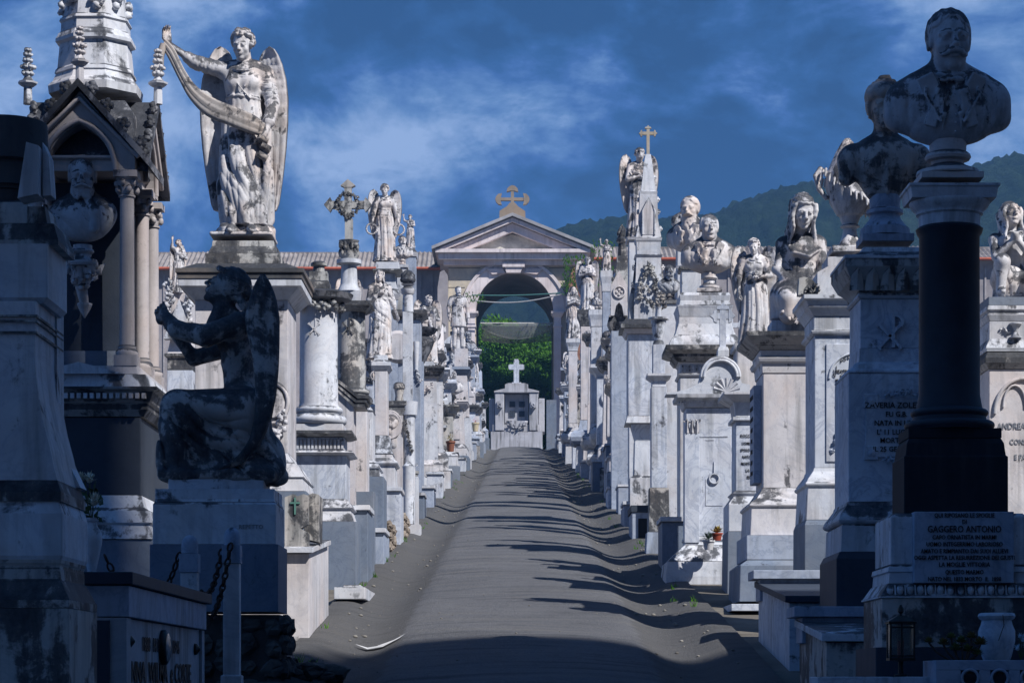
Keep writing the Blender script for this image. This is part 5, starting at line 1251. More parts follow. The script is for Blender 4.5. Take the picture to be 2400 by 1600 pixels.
# ---- vase with chrysanthemums on the slab
def blooms(T, pts, mat, seed=1, petals=60):
    for k, (x, y, z, r) in enumerate(pts):
        mb = MB(); rs = random.Random(seed+k)
        for i in range(petals):
            u = rs.uniform(-.35, 1); a = rs.uniform(0, 6.28); q = math.sqrt(1-u*u); d = Vector((q*math.cos(a), q*math.sin(a), u)); s = d.cross(Vector((0, 0, 1))); s = s.normalized() if s.length > .1 else Vector((1, 0, 0)); L = r*rs.uniform(.8, 1.12); w = r*.10
            c = Vector((x, y, z)); p = c+d*L*.25; e = c+d*L; mb.add([p-s*w*.5, c+d*L*.7-s*w, e+Vector((0, 0, r*.1)), c+d*L*.7+s*w, p+s*w*.5], [(0, 1, 2, 3, 4)])
        mb.ball((x, y, z), r*.42, 7, 5); mb.build('bloom', mat, T)
M_PET = plain('cream_petals', (.72, .68, .55), .7, 0, .15, 20, 0); M_LEAF = plain('dark_leaves', (.03, .07, .03), .6, 0, .4, 20, 0, (.06, .12, .04))
T = thing('flower_vase', 'white marble vase of cream chrysanthemums on the box tomb at the left', 'vase', (XX(211, 10.35), 10.35, 2.062))
mb = MB(); s_ = 10.35/F
mb.lathe(0, 0, [(0, 12*s_), (.01, 12*s_), (.02, 10*s_), (.08, 17*s_), (.145, 24*s_), (.18, 23*s_), (.21, 13*s_), (.225, 11*s_), (.232, 15*s_), (.245, 15*s_)], 24); mb.build('vase', M_WHITE, T)
mb = MB(); rs = random.Random(5)
for i in range(26):
    a = rs.uniform(0, 6.28); h = rs.uniform(.24, .38); r = rs.uniform(.005, .045); p = Vector((r*math.cos(a), r*math.sin(a), h)); M = Matrix.Translation(p) @ Euler((rs.uniform(-1, 1), rs.uniform(-1, 1), a)).to_matrix().to_4x4(); mb.add([(0, 0, -.02), (.012, 0, 0), (0, 0, .028), (-.012, 0, 0)], [(0, 1, 2, 3)], False, M)
for q in ((-.01, 0, .40), (.012, -.01, .32), (-.03, 0, .41)): mb.tube([(0, 0, .2), (q[0]*.6, q[1], .3), q], .003, 5)
mb.build('leaves', M_LEAF, T); blooms(T, [(-.008, -.01, .408, .036), (.016, -.03, .312, .042), (-.045, 0, .412, .030)], M_PET, 3)
# ---- bollards and chains
def bollard(lab, px, d, pyt):
    x = XX(px, d); T = thing('bollard', lab, 'bollard', (x, d, ground(d)-.1), 0, 'bollards of the chained plot'); zt = ZZ(pyt, d)-T.location.z; r = .044
    mb = MB(); mb.rect(0, 0, r, r, [(0, .012), (.25, .012), (.252, 0), (zt-.20, 0)]); mb.build('post', M_CREAM, T, bevel=.004)
    mb = MB(); mb.rect(0, 0, r, r, [(zt-.198, .006), (zt-.10, .006)]); mb.lathe(0, 0, [(zt-.098, r), (zt-.06, r*1.02), (zt-.038, r*.96), (zt-.02, r*.80), (zt-.008, r*.52), (zt-.001, r*.2), (zt, .002)], 20); mb.build('cap', M_BLUE, T, bevel=.004)
    return Vector((x, d, ZZ(pyt, d)))
bA = bollard('dark capped bollard rising behind the box tomb slab, further left', 436, 12.75, 1228)
bB = bollard('pale bollard with domed cap beside the rock footing', 533, 13.2, 1210)
def chain(label, a, b, sag, ln=.052):
    T = thing('chain', label, 'chain', tuple(a), 0, 'chains between the bollards'); n = max(5, int(((b-a).length+sag*1.2)/(ln*.74))); mb = MB()
    P = lambda t: a.lerp(b, t)-Vector((0, 0, sag*4*t*(1-t)))-a
    for i in range(n):
        t = (i+.5)/n; p = P(t); d = (P(min(1, t+.02))-P(max(0, t-.02))).normalized(); q = d.to_track_quat('X', 'Z'); M = Matrix.Translation(p) @ q.to_matrix().to_4x4() @ Matrix.Rotation(math.pi/2*(i % 2), 4, 'X')
        pts = [(ln*.5*math.cos(a_)*1.0, ln*.27*math.sin(a_), 0) for a_ in [2*math.pi*k/10 for k in range(10)]]; mb.tube(pts, .0062, 5, True, M)
    mb.build('links', M_IRON, T)
chain('rusty chain hanging in front of the pale bollard shaft', bB+Vector((.0, -.06, -.09)), Vector((XX(500, 12.9)-.02, 12.85, ZZ(1415, 12.9))), .06)
chain('rusty chain slung from the pale bollard down to the dark capped one', bB+Vector((-.055, 0, -.12)), bA+Vector((.06, 0, -.30)), .10)
chain('rusty chain dropping from the dark capped bollard behind the tomb slab', bA+Vector((-.05, -.02, -.09)), Vector((XX(330, 12.9), 12.9, ZZ(1380, 12.9))), .10)
chain('rusty chain end between the white vase and the tomb slab', Vector((XX(232, 12.9), 13.0, ZZ(1270, 12.9))), Vector((XX(300, 12.9), 13.0, ZZ(1345, 12.9))), .05)
# ---- gothic shrine with spire
def shrine():
    ax, ay = -2.87, 16.35; z0 = ground(16)-.1
    T = thing('gothic_shrine', 'gothic canopy shrine with corner columns, gables and a pale octagonal spire', 'shrine', (ax, ay, z0)); D = 15.7
    Z = lambda py: ZZ(py, D)-z0
    h = .62
    def seg(nm, mat, rows, hx, hy=h, bevel=.006):
        pr = []; rr = rows[::-1]; out = [(Z(rr[0][0]), rr[0][1])]
        for r in rr[1:]:
            if len(r) > 2: out += curve(out[-1][0], out[-1][1], Z(r[0]), r[1], r[2])
            else: out.append((Z(r[0]), r[1]))
        mb = MB(); mb.rect(0, 0, hx, hy, out); return mb.build(nm, mat, T, bevel=bevel)
    seg('plinth', M_GREY, [(1240, .08), (1620, .08)], .42)
    seg('base', M_WHITE, [(1136, .0), (1165, .02), (1172, .06), (1200, .085, 't'), (1204, .07), (1238, .09)], .40)
    seg('die', M_DARKG, [(958, .0), (1135, .0)], .40)
    seg('cornice', M_CROWN, [(890, .10), (896, .10), (900, .07), (922, .05, 't'), (926, .03), (940, .03), (955, .0, 'v')], .42)
    mb = MB()
    for i in range(22): mb.box(-.46+i*.042, -.46+i*.042+.025, -h-.10, -h-.05, Z(917), Z(905))
    mb.build('dentil', M_WHITE, T)
    seg('platform', M_WHITE, [(858, .0), (888, .02)], .43)
    seg('upper_platform', M_CREAM, [(838, .0), (857, .0)], .38)
    mb = MB(); mb.prism([(-.30, Z(858)), (.30, Z(858)), (0, Z(831))], .1, Matrix.Translation((0, -h-.04, 0))); mb.build('small_gable', M_WHITE, T)
    # core wall behind the niche, coloured dark to stand in for deep shade
    mb = MB(); mb.box(-.24, .24, -.30, .50, Z(838), Z(395)); mb.build('niche_wall', M_DARKG, T)
    mb = MB(); mb.box(-.235, .235, -.33, -.302, Z(838), Z(790)); mb.build('niche_plinth', M_GREY, T)
    # columns
    for x in (-.30, .30):
        for y in (-.55, .08, .52):
            mb = MB(); r = .050; zb, zt = Z(838), Z(388)
            mb.box(x-.075, x+.075, y-.075, y+.075, zb, zb+.07)
            mb.lathe(x, y, [(zb+.07, .072), (zb+.09, .076), (zb+.105, .070), (zb+.115, .058), (zb+.13, .062), (zb+.14, r), (zt-.17, r*.92), (zt-.165, r*1.12), (zt-.155, r*1.12), (zt-.15, r*.95), (zt-.06, r*1.25), (zt-.05, r*1.5), (zt-.045, r*1.5)], 20)
            mb.box(x-.078, x+.078, y-.078, y+.078, zt-.043, zt)
            rs = random.Random(int(x*10+y*100))
            for q in range(10): a = q*.628; mb.ball((x+.062*math.cos(a), y+.062*math.sin(a), zt-.12+.045*(q % 2)), (.022, .022, .028), 6, 5, jit=.3, rnd=rs)
            mb.build('column', M_PINK, T)
    # arched gable faces: front and both sides
    def gable(M, w, nm, y):
        za, ze, zs = Z(205), Z(350), Z(388); mb = MB(); aw = .215
        arch = []
        for i in range(9):
            t = i/8; ang = t*math.radians(68); rr = aw*1.62; arch.append((-aw+rr-rr*math.cos(ang), zs+rr*math.sin(ang)*1.0))
        arch = [p for p in arch if p[0] <= 0.001]; th_ = math.acos(1/3); arch = [(.5*aw-1.5*aw*math.cos(th_*i/8), zs+1.5*aw*math.sin(th_*i/8)) for i in range(9)]; arch[8] = (0, zs+1.4142*aw)
        L = arch; Rr = [(-p[0], p[1]) for p in arch[::-1]]
        out = [(-w, zs), (-w, ze), (0, za), (w, ze), (w, zs)]
        # strips left of the arch, then right
        for s in (1, -1):
            Q = [(-w, zs), (-w, ze), (0, za)]
            for i in range(8):
                a, b = L[i], L[i+1]; ta, tb = i/8, (i+1)/8
                def ou(t): return (-w, zs+(ze-zs)*t*3) if t < 1/3 else (-w+w*(t-1/3)*1.5, ze+(za-ze)*(t-1/3)*1.5)
                p, q = ou(ta), ou(tb); P = [a, b, q, p]; P = [(s*u, v) for u, v in P]; P = P if s == -1 else P[::-1]
                mb.prism(P[::-1] if s == 1 else P[::-1], .16, M @ Matrix.Translation((0, y, 0)))
        o = mb.build(nm, M_PINK, T)
        # moulded arch rim and raking moulding
        mb = MB()
        pts = [(x*1.09, y-.012, z+.02*(z > zs+.1)) for x, z in [(-aw, zs)]+L[1:]+Rr[1:]]; mb.tube(pts, .018, 6, False, M)
        mb.tube([(-w-.03, y-.02, ze-.02), (0, y-.02, za-.05), (w+.03, y-.02, ze-.02)], .022, 6, False, M); mb.build('arch_moulding', M_PINK, T)
        mb = MB()
        for s in (-1, 1):
            v = [(s*(w+.10), y-.07, ze-.09), (0, y-.07, za+.015), (0, 0, za+.015), (s*(w+.10), 0, ze-.09)]; v2 = [(a, b, c+.055) for a, b, c in v]
            mb.add(v+v2, [(0, 1, 2, 3), (7, 6, 5, 4), (0, 4, 5, 1), (1, 5, 6, 2), (2, 6, 7, 3), (3, 7, 4, 0)], False, M)
        mb.build('gable_roof', M_CRUST, T)
        mb = MB()
        for s in (-1, 1):
            for t in (.12, .36, .60, .82):
                mb = MB(); crocket(mb, s*(w+.09)*(1-t), y-.03, ze-.06+(za-ze+.10)*t+.06, .050, int(t*10)); mb.v = [tuple(M @ Vector(p)) for p in mb.v]; mb.build('crocket', M_CRUST, T)
    gable(Matrix.Identity(4), .36, 'front_gable', -h+.02)
    gable(Matrix.Rotation(R(90), 4, 'Z'), .40, 'side_gable', -.36); gable(Matrix.Rotation(R(-90), 4, 'Z'), .40, 'side_gable', -.36)
    # corner blocks between the gables and entablature over the columns
    seg('entablature', M_PINK, [(352, .03), (358, .03), (362, .0), (386, .0)], .30, .56)
    mb = MB(); mb.loft([[(-.34, -.5, Z(352)), (.34, -.5, Z(352)), (.34, .5, Z(352)), (-.34, .5, Z(352))], [(-.30, -.34, Z(230)), (.30, -.34, Z(230)), (.30, .34, Z(230)), (-.30, .34, Z(230))], [(-.24, -.26, Z(198)), (.24, -.26, Z(198)), (.24, .26, Z(198)), (-.24, .26, Z(198))]]); mb.build('roof', M_CRUST, T)
    # spire
    d2 = ay; ZS = lambda py: ZZ(py, d2)-z0; r = lambda px: px/F*d2/math.cos(R(22.5)); mb = MB()
    M8 = Matrix.Rotation(R(22.5), 4, 'Z')
    mb.lathe(0, 0, [(ZS(225), r(100)), (ZS(208), r(102)), (ZS(204), r(100)), (ZS(196), r(92)), (ZS(180), r(85)), (ZS(178), r(88)), (ZS(170), r(86)), (ZS(166), r(82)), (ZS(110), r(77)), (ZS(106), r(86)), (ZS(98), r(86)), (ZS(92), r(82)), (ZS(86), r(80)), (ZS(82), r(75)), (ZS(62), r(74)), (ZS(58), r(78)), (ZS(52), r(76)), (ZS(48), r(71)), (ZS(-40), r(62)), (ZS(-42), r(70)), (ZS(-52), r(70)), (ZS(-54), r(58)), (ZS(-400), r(20))], 8, M8, smooth=False)
    mb.build('spire', M_WHITE, T)
    mb = MB()
    for i in range(8):
        a = i*math.pi/4+.2; rr = r(69); rs = random.Random(i)
        for q in range(7): mb.ball((rr*math.cos(a+rs.uniform(-.2, .2)), rr*math.sin(a+rs.uniform(-.2, .2)), ZS(40)+rs.uniform(0, .1)), rs.uniform(.015, .032), 6, 5, jit=.5, rnd=rs)
    mb.build('flower_band', M_WHITE, T)
    for x, y, pt, pb, w in ((0, -h+.02, 60, 192, 18), (.42, 0, 113, 240, 19), (-.46, 0, 110, 240, 19)):
        mb = MB(); dd = ay+y; pinnacle(mb, x, y, ZZ(pb, dd)-z0, (pb-pt)/F*dd, PX(w, dd), int(x*9)); mb.build('pinnacle', M_WHITE if pt > 100 else M_CREAM, T)
    # carved flower console under the bust
    mb = MB(); garland(mb, [(-.10, -.46, Z(575)), (.0, -.50, Z(600)), (.14, -.48, Z(628))], .055, 4, 1.6); garland(mb, [(-.12, -.46, Z(600)), (-.02, -.48, Z(640)), (.06, -.46, Z(650))], .045, 5, 1.4)
    mb.tube([(0, -.44, Z(560)), (-.03, -.46, Z(620)), (.0, -.42, Z(690))], [.06, .05, .03], 8); mb.lathe(0, -.42, [(Z(718), .004), (Z(700), .035), (Z(688), .05), (Z(684), .05)], 8, smooth=False); mb.build('flower_console', M_CREAM, T)
    return T
M_CRUST = marble('black_crusted_roof', base=(.22, .23, .26), soot=.53, vein=0, drip=.2, warm_amt=.1, top=.3, scale=2.0)
shrine()
bz = ZZ(553, 15.82)
bust('bust', 'bald bearded old man bust inside the pointed niche of the shrine', B_BEARD, M_STATB, (XX(190, 15.85), 15.85, bz-.16), 0, sc=1.0, plinth=False, socle_h=.9, msc=.92)
# ---- kneeling angel on its block
m = Mon('grave_pedestal', 'low stepped white block on dark granite under the kneeling angel', 'pedestal', 14.2, 354, 631, .50)
s0 = m.seg('cushion_block', M_WHITE, [(1089, -28), (1121, -28)], bevel=.008)
m.seg('upper_step', M_WHITE, [(1122, 8-10), (1145, 8-10), (1152, 0)], bevel=.008)
m.seg('block', M_WHITE, [(1153, 0), (1158, 3), (1249, 3)], bevel=.008)
m.seg('granite_base', M_GREY, [(1250, 9), (1404, 9)], bevel=.006)
txt(m.T, [('REPETTO', .035, 0)], m.x(577), m.z(1214), m.yf-.006, marble('faint_lettering', base=(.3, .32, .36), soot=.3))
rubble('rock_footing', 'dark rough rock footing beneath the kneeling angel', XX(345, 14.3), XX(652, 14.3), 14.22, 14.72, ground(14.2)-.1, ZZ(1405, 14.2)-.003, 5, (M_DSTONE, M_DMORTAR), sz=.12)
mb = MB(); rs = random.Random(9)
for i in range(26): mb.ball((rs.uniform(0, .42), rs.uniform(-.2, .5), rs.uniform(-.02, .05)), (rs.uniform(.03, .09), rs.uniform(.03, .09), rs.uniform(.02, .06)), 7, 5, jit=.6, rnd=rs)
o = mb.build('loose_stones', M_DSTONE, None, (-1.52, 14.6, ground(14.6))); tagit(o, 'heap of loose dark stones spilling beside the rock footing', 'stones', kind='stuff')
for p in o.data.polygons: p.use_smooth = False
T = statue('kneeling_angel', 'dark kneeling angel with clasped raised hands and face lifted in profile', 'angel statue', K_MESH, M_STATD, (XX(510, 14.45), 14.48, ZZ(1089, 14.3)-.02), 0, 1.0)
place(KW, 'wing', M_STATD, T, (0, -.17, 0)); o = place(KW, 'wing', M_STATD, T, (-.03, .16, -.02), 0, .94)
# ---- box tomb with cross stump, sunlit
T = thing('slab_tomb', 'sunlit cream marble box tomb with sloping slab at the edge of the path', 'tomb', (XX(710, 17.1), 17.1, ground(17.1)-.1)); g0 = T.location.z
zf, zb_ = ZZ(1270, 17.05)-g0, ZZ(1270, 17.05)-g0+.15
v = [(-.72, 0, 0), (0, 0, 0), (0, 1.72, .15), (-.72, 1.72, .15)]; mb = MB(); mb.add(v+[(-.72, 0, zf), (0, 0, zf), (0, 1.72, zb_), (-.72, 1.72, zb_)], [(0, 3, 2, 1), (4, 5, 6, 7), (0, 1, 5, 4), (1, 2, 6, 5), (2, 3, 7, 6), (3, 0, 4, 7)]); mb.build('body', M_CREAM, T, bevel=.004)
mb = MB(); mb.add([(-.76, -.05, zf+.003), (.03, -.05, zf+.003), (.03, 1.6, zb_+.003), (-.76, 1.6, zb_+.003), (-.76, -.05, zf+.043), (.03, -.05, zf+.043), (.03, 1.6, zb_+.043), (-.76, 1.6, zb_+.043)], [(0, 3, 2, 1), (4, 5, 6, 7), (0, 1, 5, 4), (1, 2, 6, 5), (2, 3, 7, 6), (3, 0, 4, 7)]); mb.build('slab', M_WHITE, T, bevel=.004)
T = thing('cross_stump', 'broken grey topped stump of a marble cross on the sunlit box tomb', 'broken cross', (XX(681, 17.2), 17.2, ZZ(1256, 17.1))); w = PX(27, 17.2); Hh = PX(124, 17.2)
mb = MB(); mb.prism([(-w, 0), (w, 0), (w, Hh*.25), (w*.85, Hh*.30), (w*.35, Hh*.36), (w*.95, Hh*.45), (w, Hh*.97), (w*.6, Hh*1.0), (w*.1, Hh*.96), (-w*.3, Hh*1.0), (-w, Hh*.94), (-w, Hh*.2)], .12); mb.prism([(w*.4, Hh*.2), (w*1.7, Hh*.14), (w*1.75, Hh*1.02), (w*1.2, Hh*1.05), (w*.7, Hh*1.0)], .34, Matrix.Translation((0, .16, 0))); mb.build('stump', M_DIRTY, T, bevel=.006)
mb = MB(); cross(mb, -.01, -.006, Hh*.62, .12, .07, .012, .008); mb.build('small_cross', plain('verdigris', (.10, .24, .20), .6), T)
# ---- pedestal and tall angel
m = Mon('grave_pedestal', 'large white pedestal with projecting black topped cornice under the tall angel', 'pedestal', 18.95, 448, 661, .71)
m.seg('plinth', M_GREY, [(1131, 46), (1500, 46)], foot=True)
m.seg('base', M_WHITE, [(1040, 0), (1046, 2), (1062, 12, 'v'), (1066, 20), (1074, 24), (1098, 40, 't'), (1100, 36), (1130, 42)], bevel=.008)
m.seg('shaft', M_CREAM, [(690, 0), (1039, 0)], bevel=.004)
m.seg('cornice', M_WHITE, [(646, 34), (662, 34), (664, 26), (689, 2, 'c')], bevel=.004)
m.seg('cornice_top', marble('black_band_stone', base=(.07, .075, .085), soot=.36, warm_amt=.3), [(622, 40), (632, 40), (634, 36), (645, 36)], bevel=.004)
mb = MB(); c0 = m.hx
z = m.z
mb.loft([[(-x, -y, zz), (x, -y, zz), (x, y, zz), (-x, y, zz)] for x, y, zz in ((.46, .47, z(621)), (.36, .36, z(606)), (.36, .36, z(605)))]); mb.rect(0, 0, .292, .30, [(z(604), 0), (z(579), 0)]); mb.rect(0, 0, .270, .28, [(z(578)+.002, 0), (z(572), -.005), (z(560), -.025), (z(547), -.03)]); mb.build('stepped_top', M_DIRTY, m.T, bevel=.005)
mb = MB(); mb.torus((m.x(625), m.yf-.012, m.z(925)), PX(46, 18.9), .018, 32, 8, 'y', .8)
v = [[(m.x(625)+.8*q*math.cos(6.283*i/28), m.yf-k, m.z(925)+q*math.sin(6.283*i/28)) for i in range(28)] for k, q in ((.004, PX(40, 18.9)), (.022, PX(34, 18.9)))]; mb.loft(v, True); mb.build('medallion', M_CREAM, m.T)
mb = MB(); garland(mb, [(m.x(590), m.yf-.03, m.z(985)), (m.x(630), m.yf-.04, m.z(1005)), (m.x(655), m.yf-.03, m.z(950))], .045, 6, 1.5); mb.build('palm_spray', M_CREAM, m.T)
ROCK_A = rock_mesh('rock_mound', .25, .23, .14, 4)
T = statue('angel_statue', 'tall winged angel with raised arm holding an unrolled banner across the body', 'angel statue', A_MESH, M_STAT, (XX(560, 19.3), 19.3, ZZ(547, 19.2)), 0, .965, None, None, (ROCK_A, .02))
for me in (W_BIG, W_BIGM): place(me, 'wing', M_STAT, T, (0, 0, .02), 0, .965)
place(BANNER, 'banner', marble('banner_marble', base=(.45, .42, .40), warm=(.45, .34, .27), soot=.43, warm_amt=.5, scale=1.6, top=.2), T, (0, 0, .02), 0, .965)
# ---- fat column with wreath
def column_mon(nm, lab, d, pc, r, ytop, ybot, segs, pl, pr_, dep, mat=M_WHITE):
    m = Mon(nm, lab, 'column monument', d, pl, pr_, dep)
    for s in segs: m.seg(*s[:3], foot=(len(s) > 3))
    rr = PX(r, d); x = m.x(pc); mb = MB(); zt, zb = m.z(ytop), m.z(ybot)
    mb.lathe(x, 0, [(zb, rr*1.22)]+curve(zb, rr*1.22, zb+.10, rr*1.12, 't')+[(zb+.11, rr*1.10)]+curve(zb+.11, rr*1.10, zb+.17, rr*1.05, 't')+[(zb+.20, rr), (zt, rr*.965)], 40)
    mb.build('shaft', mat, m.T); return m, x, rr
m, x, rr = column_mon('column_monument', 'thick pale marble column with chi-rho and a carved wreath under a black disc top', 22.0, 727, 45, 684, 971,
    [('plinth', M_GREY, [(1199, 25), (1500, 25)], 1), ('base', M_WHITE, [(1146, 2), (1150, 6), (1166, 16, 't'), (1170, 10), (1180, 12), (1197, 18, 't'), (1198, 18)]), ('die', M_CLEAN, [(1046, 0), (1145, 0)]),
     ('frieze', M_WHITE, [(1003, -6), (1033, -6), (1035, 14), (1040, 18), (1045, 4)]), ('cornice', M_CROWN, [(989, 14), (996, 16), (1002, 2)]), ('column_plinth', M_WHITE, [(972, -8), (988, -8)])], 668, 795, .5)
mb = MB(); rs = random.Random(1)
for i in range(14): mb.box(m.x(672+i*8.6), m.x(677+i*8.6), m.yf+.006, m.yf+.02, m.z(1030), m.z(1008))
mb.build('fluted_frieze', M_WHITE, m.T)
chirho(m.T, x-.03, m.z(765), -rr-.002+.02, PX(38, 22), M_WHITE, .018)
mb = MB(); mb.lathe(x+.03, 0, [(m.z(686), rr*1.15), (m.z(680), rr*1.5), (m.z(668), rr*1.62), (m.z(664), rr*1.5), (m.z(660), rr*1.1)], 40); mb.build('disc_top', M_CRUST, m.T)
mb = MB(); garland(mb, [(x+rr*1.3*math.cos(R(a)), rr*1.25*math.sin(R(a)), m.z(690)-.05*math.sin(R((a*3) % 180))) for a in range(180, 361, 15)], .045, 8, 1.3); mb.build('wreath', M_DIRTY, m.T)
T = thing('stone_urn', 'squat square urn block with round lid on the wreathed column', 'urn', (m.xc+x, m.yc, ZZ(660, 22))); mb = MB(); q = PX(1, 22)
mb.rect(0, 0, 28*q, .12, [(0, 0), (20*q, -2*q), (22*q, -6*q), (44*q, -7*q)]); mb.lathe(0, 0, [(44*q, 14*q), (58*q, 13*q), (60*q, 19*q), (66*q, 19*q), (70*q, 12*q)], 24); mb.build('urn', M_DIRTY, T, bevel=.004)
# ---- second column with flowered cross
m, x, rr = column_mon('column_monument', 'slimmer soot stained marble column with chi-rho and square black abacus', 25.0, 804, 33, 712, 925,
    [('plinth', M_GREY, [(1130, 20), (1500, 20)], 1), ('die', M_CREAM, [(940, 2), (1129, 2)])], 772, 840, .45, M_DIRTY)
mb = MB(); mb.rect(x, 0, rr, rr, [(m.z(712), .0), (m.z(706), .04), (m.z(701), .06), (m.z(700), .08), (m.z(690), .08)]); mb.build('abacus', M_CROWN, m.T, bevel=.004)
chirho(m.T, x-.03, m.z(764), -rr+.015, PX(38, 25), M_DIRTY, .02)
def q_(n, d): return PX(n, d)
dd = 25.0; T = thing('column_cross', 'weathered cross with a ring of carved flowers on a small column and leafy capital', 'stone cross', (m.xc+m.x(798), m.yc, ZZ(690, dd))); q = PX(1, dd)
mb = MB(); mb.box(-22*q, 26*q, -.1, .1, 0, 28*q); mb.lathe(0, 0, [(28*q, 27*q), (32*q, 26*q), (40*q, 22*q), (46*q, 20*q), (88*q, 18*q), (90*q, 22*q), (92*q, 29*q), (101*q, 29*q), (103*q, 20*q)], 28); mb.build('column', M_WHITE, T)
mb = MB(); mb.lathe(0, 0, [(103*q, 18*q), (112*q, 22*q), (135*q, 17*q), (146*q, 24*q)], 24)
for i in range(16): a = i*.393; mb.ball((20*q*math.cos(a), 20*q*math.sin(a), (118+16*(i % 2))*q), (5*q, 5*q, 10*q), 6, 5)
for a in (45, 135, 225, 315): mb.ball((23*q*math.cos(R(a)), 23*q*math.sin(R(a)), 136*q), 7*q, 8, 6)
mb.build('capital', M_DIRTY, T)
mb = MB(); mb.box(-9*q, 9*q, -.04, .04, 146*q, 196*q); cross(mb, -2*q, 0, 192*q, 92*q, 104*q, 17*q, .07, 'point', .40); mb.build('cross', M_DIRTY, T)
mb = MB(); P = [(-2*q+25*q*math.cos(R(a)), -.03, (229+25*math.sin(R(a)))*q) for a in range(0, 361, 20)]; garland(mb, P, 5*q, 3, 1.4); garland(mb, [(-28*q, -.03, 240*q), (-20*q, -.05, 215*q), (0, -.05, 200*q), (14*q, -.04, 205*q)], 7*q, 6, 1.5); mb.build('flower_ring', M_DIRTY, T)
# ---- aedicule with raking black cornice
m = Mon('grave_stele', 'stele with a stepped black raking cornice between the two columns', 'stele', 24.2, 770, 812, .4)
mb = MB(); mb.prism([(m.x(700), m.z(1500)), (m.x(812), m.z(1500)), (m.x(812), m.z(915)), (m.x(775), m.z(880)), (m.x(700), m.z(880))], .4, Matrix.Translation((0, -.2, 0))); mb.build('body', M_CREAM, m.T)
mb = MB()
for k, (a, b) in enumerate(((0, 8), (9, 17), (18, 26))):
    e = [10, 5, 0][k]; mb.prism([(m.x(745), m.z(846+b)), (m.x(812+e), m.z(908+b)), (m.x(838+e), m.z(908+b)), (m.x(838+e), m.z(908+a)), (m.x(814+e), m.z(908+a)), (m.x(745), m.z(846+a))], .46+e*.004, Matrix.Translation((0, -.23-e*.002, 0)))
mb.build('raking_cornice', M_CROWN, m.T)
m = Mon('grave_pedestal', 'panelled white pedestal right of the raking cornice with a rust stain', 'pedestal', 26.2, 816, 856, .45)
m.seg('plinth', M_GREY, [(1096, 26), (1500, 26)], foot=True); m.seg('base', M_WHITE, [(1056, 2), (1062, 4), (1066, 14), (1074, 18, 't'), (1078, 14), (1095, 22)]); m.seg('shaft', M_WHITE, [(944, 0), (1055, 0)])
mb = MB(); mb.rect(0, 0, m.hx*.7, .02, [(m.z(1045), 0), (m.z(962), 0)], Matrix.Translation((0, m.yf, 0))); mb.build('panel', M_WHITE, m.T); m.seg('top', M_WHITE, [(930, -8), (943, 2)])
rubble('stone_footing', 'rough reddish stone footing below the panelled pedestal', XX(775, 22.6)+.0, XX(832, 22.6), 22.75, 23.6, ground(22.6)-.1, ZZ(1280, 22.8), 11, (M_STONE, M_MORTAR), sz=.10)
rubble('stone_footing', 'pale crumbling rubble footing further up the left edge of the path', XX(838, 27), XX(893, 27), 27.0, 28.2, ground(27)-.1, ZZ(1194, 27), 12, (M_STONE, M_MORTAR), sz=.10)
T = thing('kerb_slab', 'white slab step lying by the reddish footing at the path edge', 'slab', (XX(815, 20.6), 20.6, ground(20.6)+.05)); mb = MB(); mb.box(-.14, .12, -.5, .9, -.08, .02); mb.box(-.10, .05, 0, .5, .022, .06); mb.build('slab', M_WHITE, T, bevel=.006)
# ---- robed woman
m = Mon('grave_pedestal', 'slender white pedestal carrying the robed woman', 'pedestal', 30.0, 861, 889, .4)
m.seg('plinth', M_GREY, [(1121, 26), (1176, 26)]); m.seg('lower_base', M_WHITE, [(1043, 12), (1052, 14), (1060, 22, 't'), (1070, 18), (1120, 20)]); m.seg('base', M_WHITE, [(1000, 4), (1028, 8), (1042, 14)])
m.seg('shaft', M_CREAM, [(851, 0), (999, 0)]); m.seg('capital', M_WHITE, [(815, 0), (826, 2), (832, 8), (840, 8), (850, 1)])
statue('robed_woman', 'slender robed woman statue stepping forward on the white pedestal between column and round medallion', 'statue', ROBED, M_STAT, (XX(872, 30.2), 30.2, ZZ(822, 30)), .3, .66)
rubble('stone_footing', 'crumbling brown footing below the slender white pedestal', XX(882, 30), XX(926, 30), 29.9, 31.2, ground(30)-.1, ZZ(1177, 30), 13, (M_STONE, M_MORTAR), sz=.10)
m = Mon('medallion_tomb', 'rounded front tomb with a profile medallion and garlanded half column', 'tomb', 33.5, 889, 926, .6)
m.seg('body', M_CREAM, [(953, 0), (1500, 0)]); m.seg('cornice', M_CROWN, [(921, 8), (930, 8), (933, 3), (941, 5), (952, 0)])
mb = MB(); mb.lathe(m.hx+.08, m.yf+.08, [(0, .085), (m.z(1060), .085), (m.z(953), .08), (m.z(952), .11), (m.z(921), .12)], 20); mb.build('half_column', M_WHITE, m.T)
mb = MB(); garland(mb, [(m.hx+.03, m.yf-.02, m.z(965)), (m.hx+.06, m.yf-.03, m.z(1000)), (m.hx+.12, m.yf-.02, m.z(1040))], .028, 3, 1.3); mb.build('garland', M_DIRTY, m.T)
mb = MB(); v = [[(m.x(896)+.85*qq*math.cos(6.283*i/30), m.yf-k, m.z(975)+qq*math.sin(6.283*i/30)) for i in range(30)] for k, qq in ((.002, .20), (.03, .20), (.02, .18))]; mb.loft(v, True); mb.build('medallion', M_CREAM, m.T)
place(RELIEF, 'profile_relief', M_STAT, m.T, (m.x(896), m.yf+.035, m.z(975)-.16), 0)
T = thing('cloth_jar', 'small grey jar with a fringed cover standing on the medallion tomb', 'jar', (XX(916, 33.7), 33.8, ZZ(920, 33.5))); mb = MB(); mb.lathe(0, 0, [(0, .09), (.03, .09), (.035, .06), (.10, .055), (.20, .07), (.205, .085), (.26, .08), (.29, .05)], 20, flute=0); mb.build('jar', M_DIRTY, T)
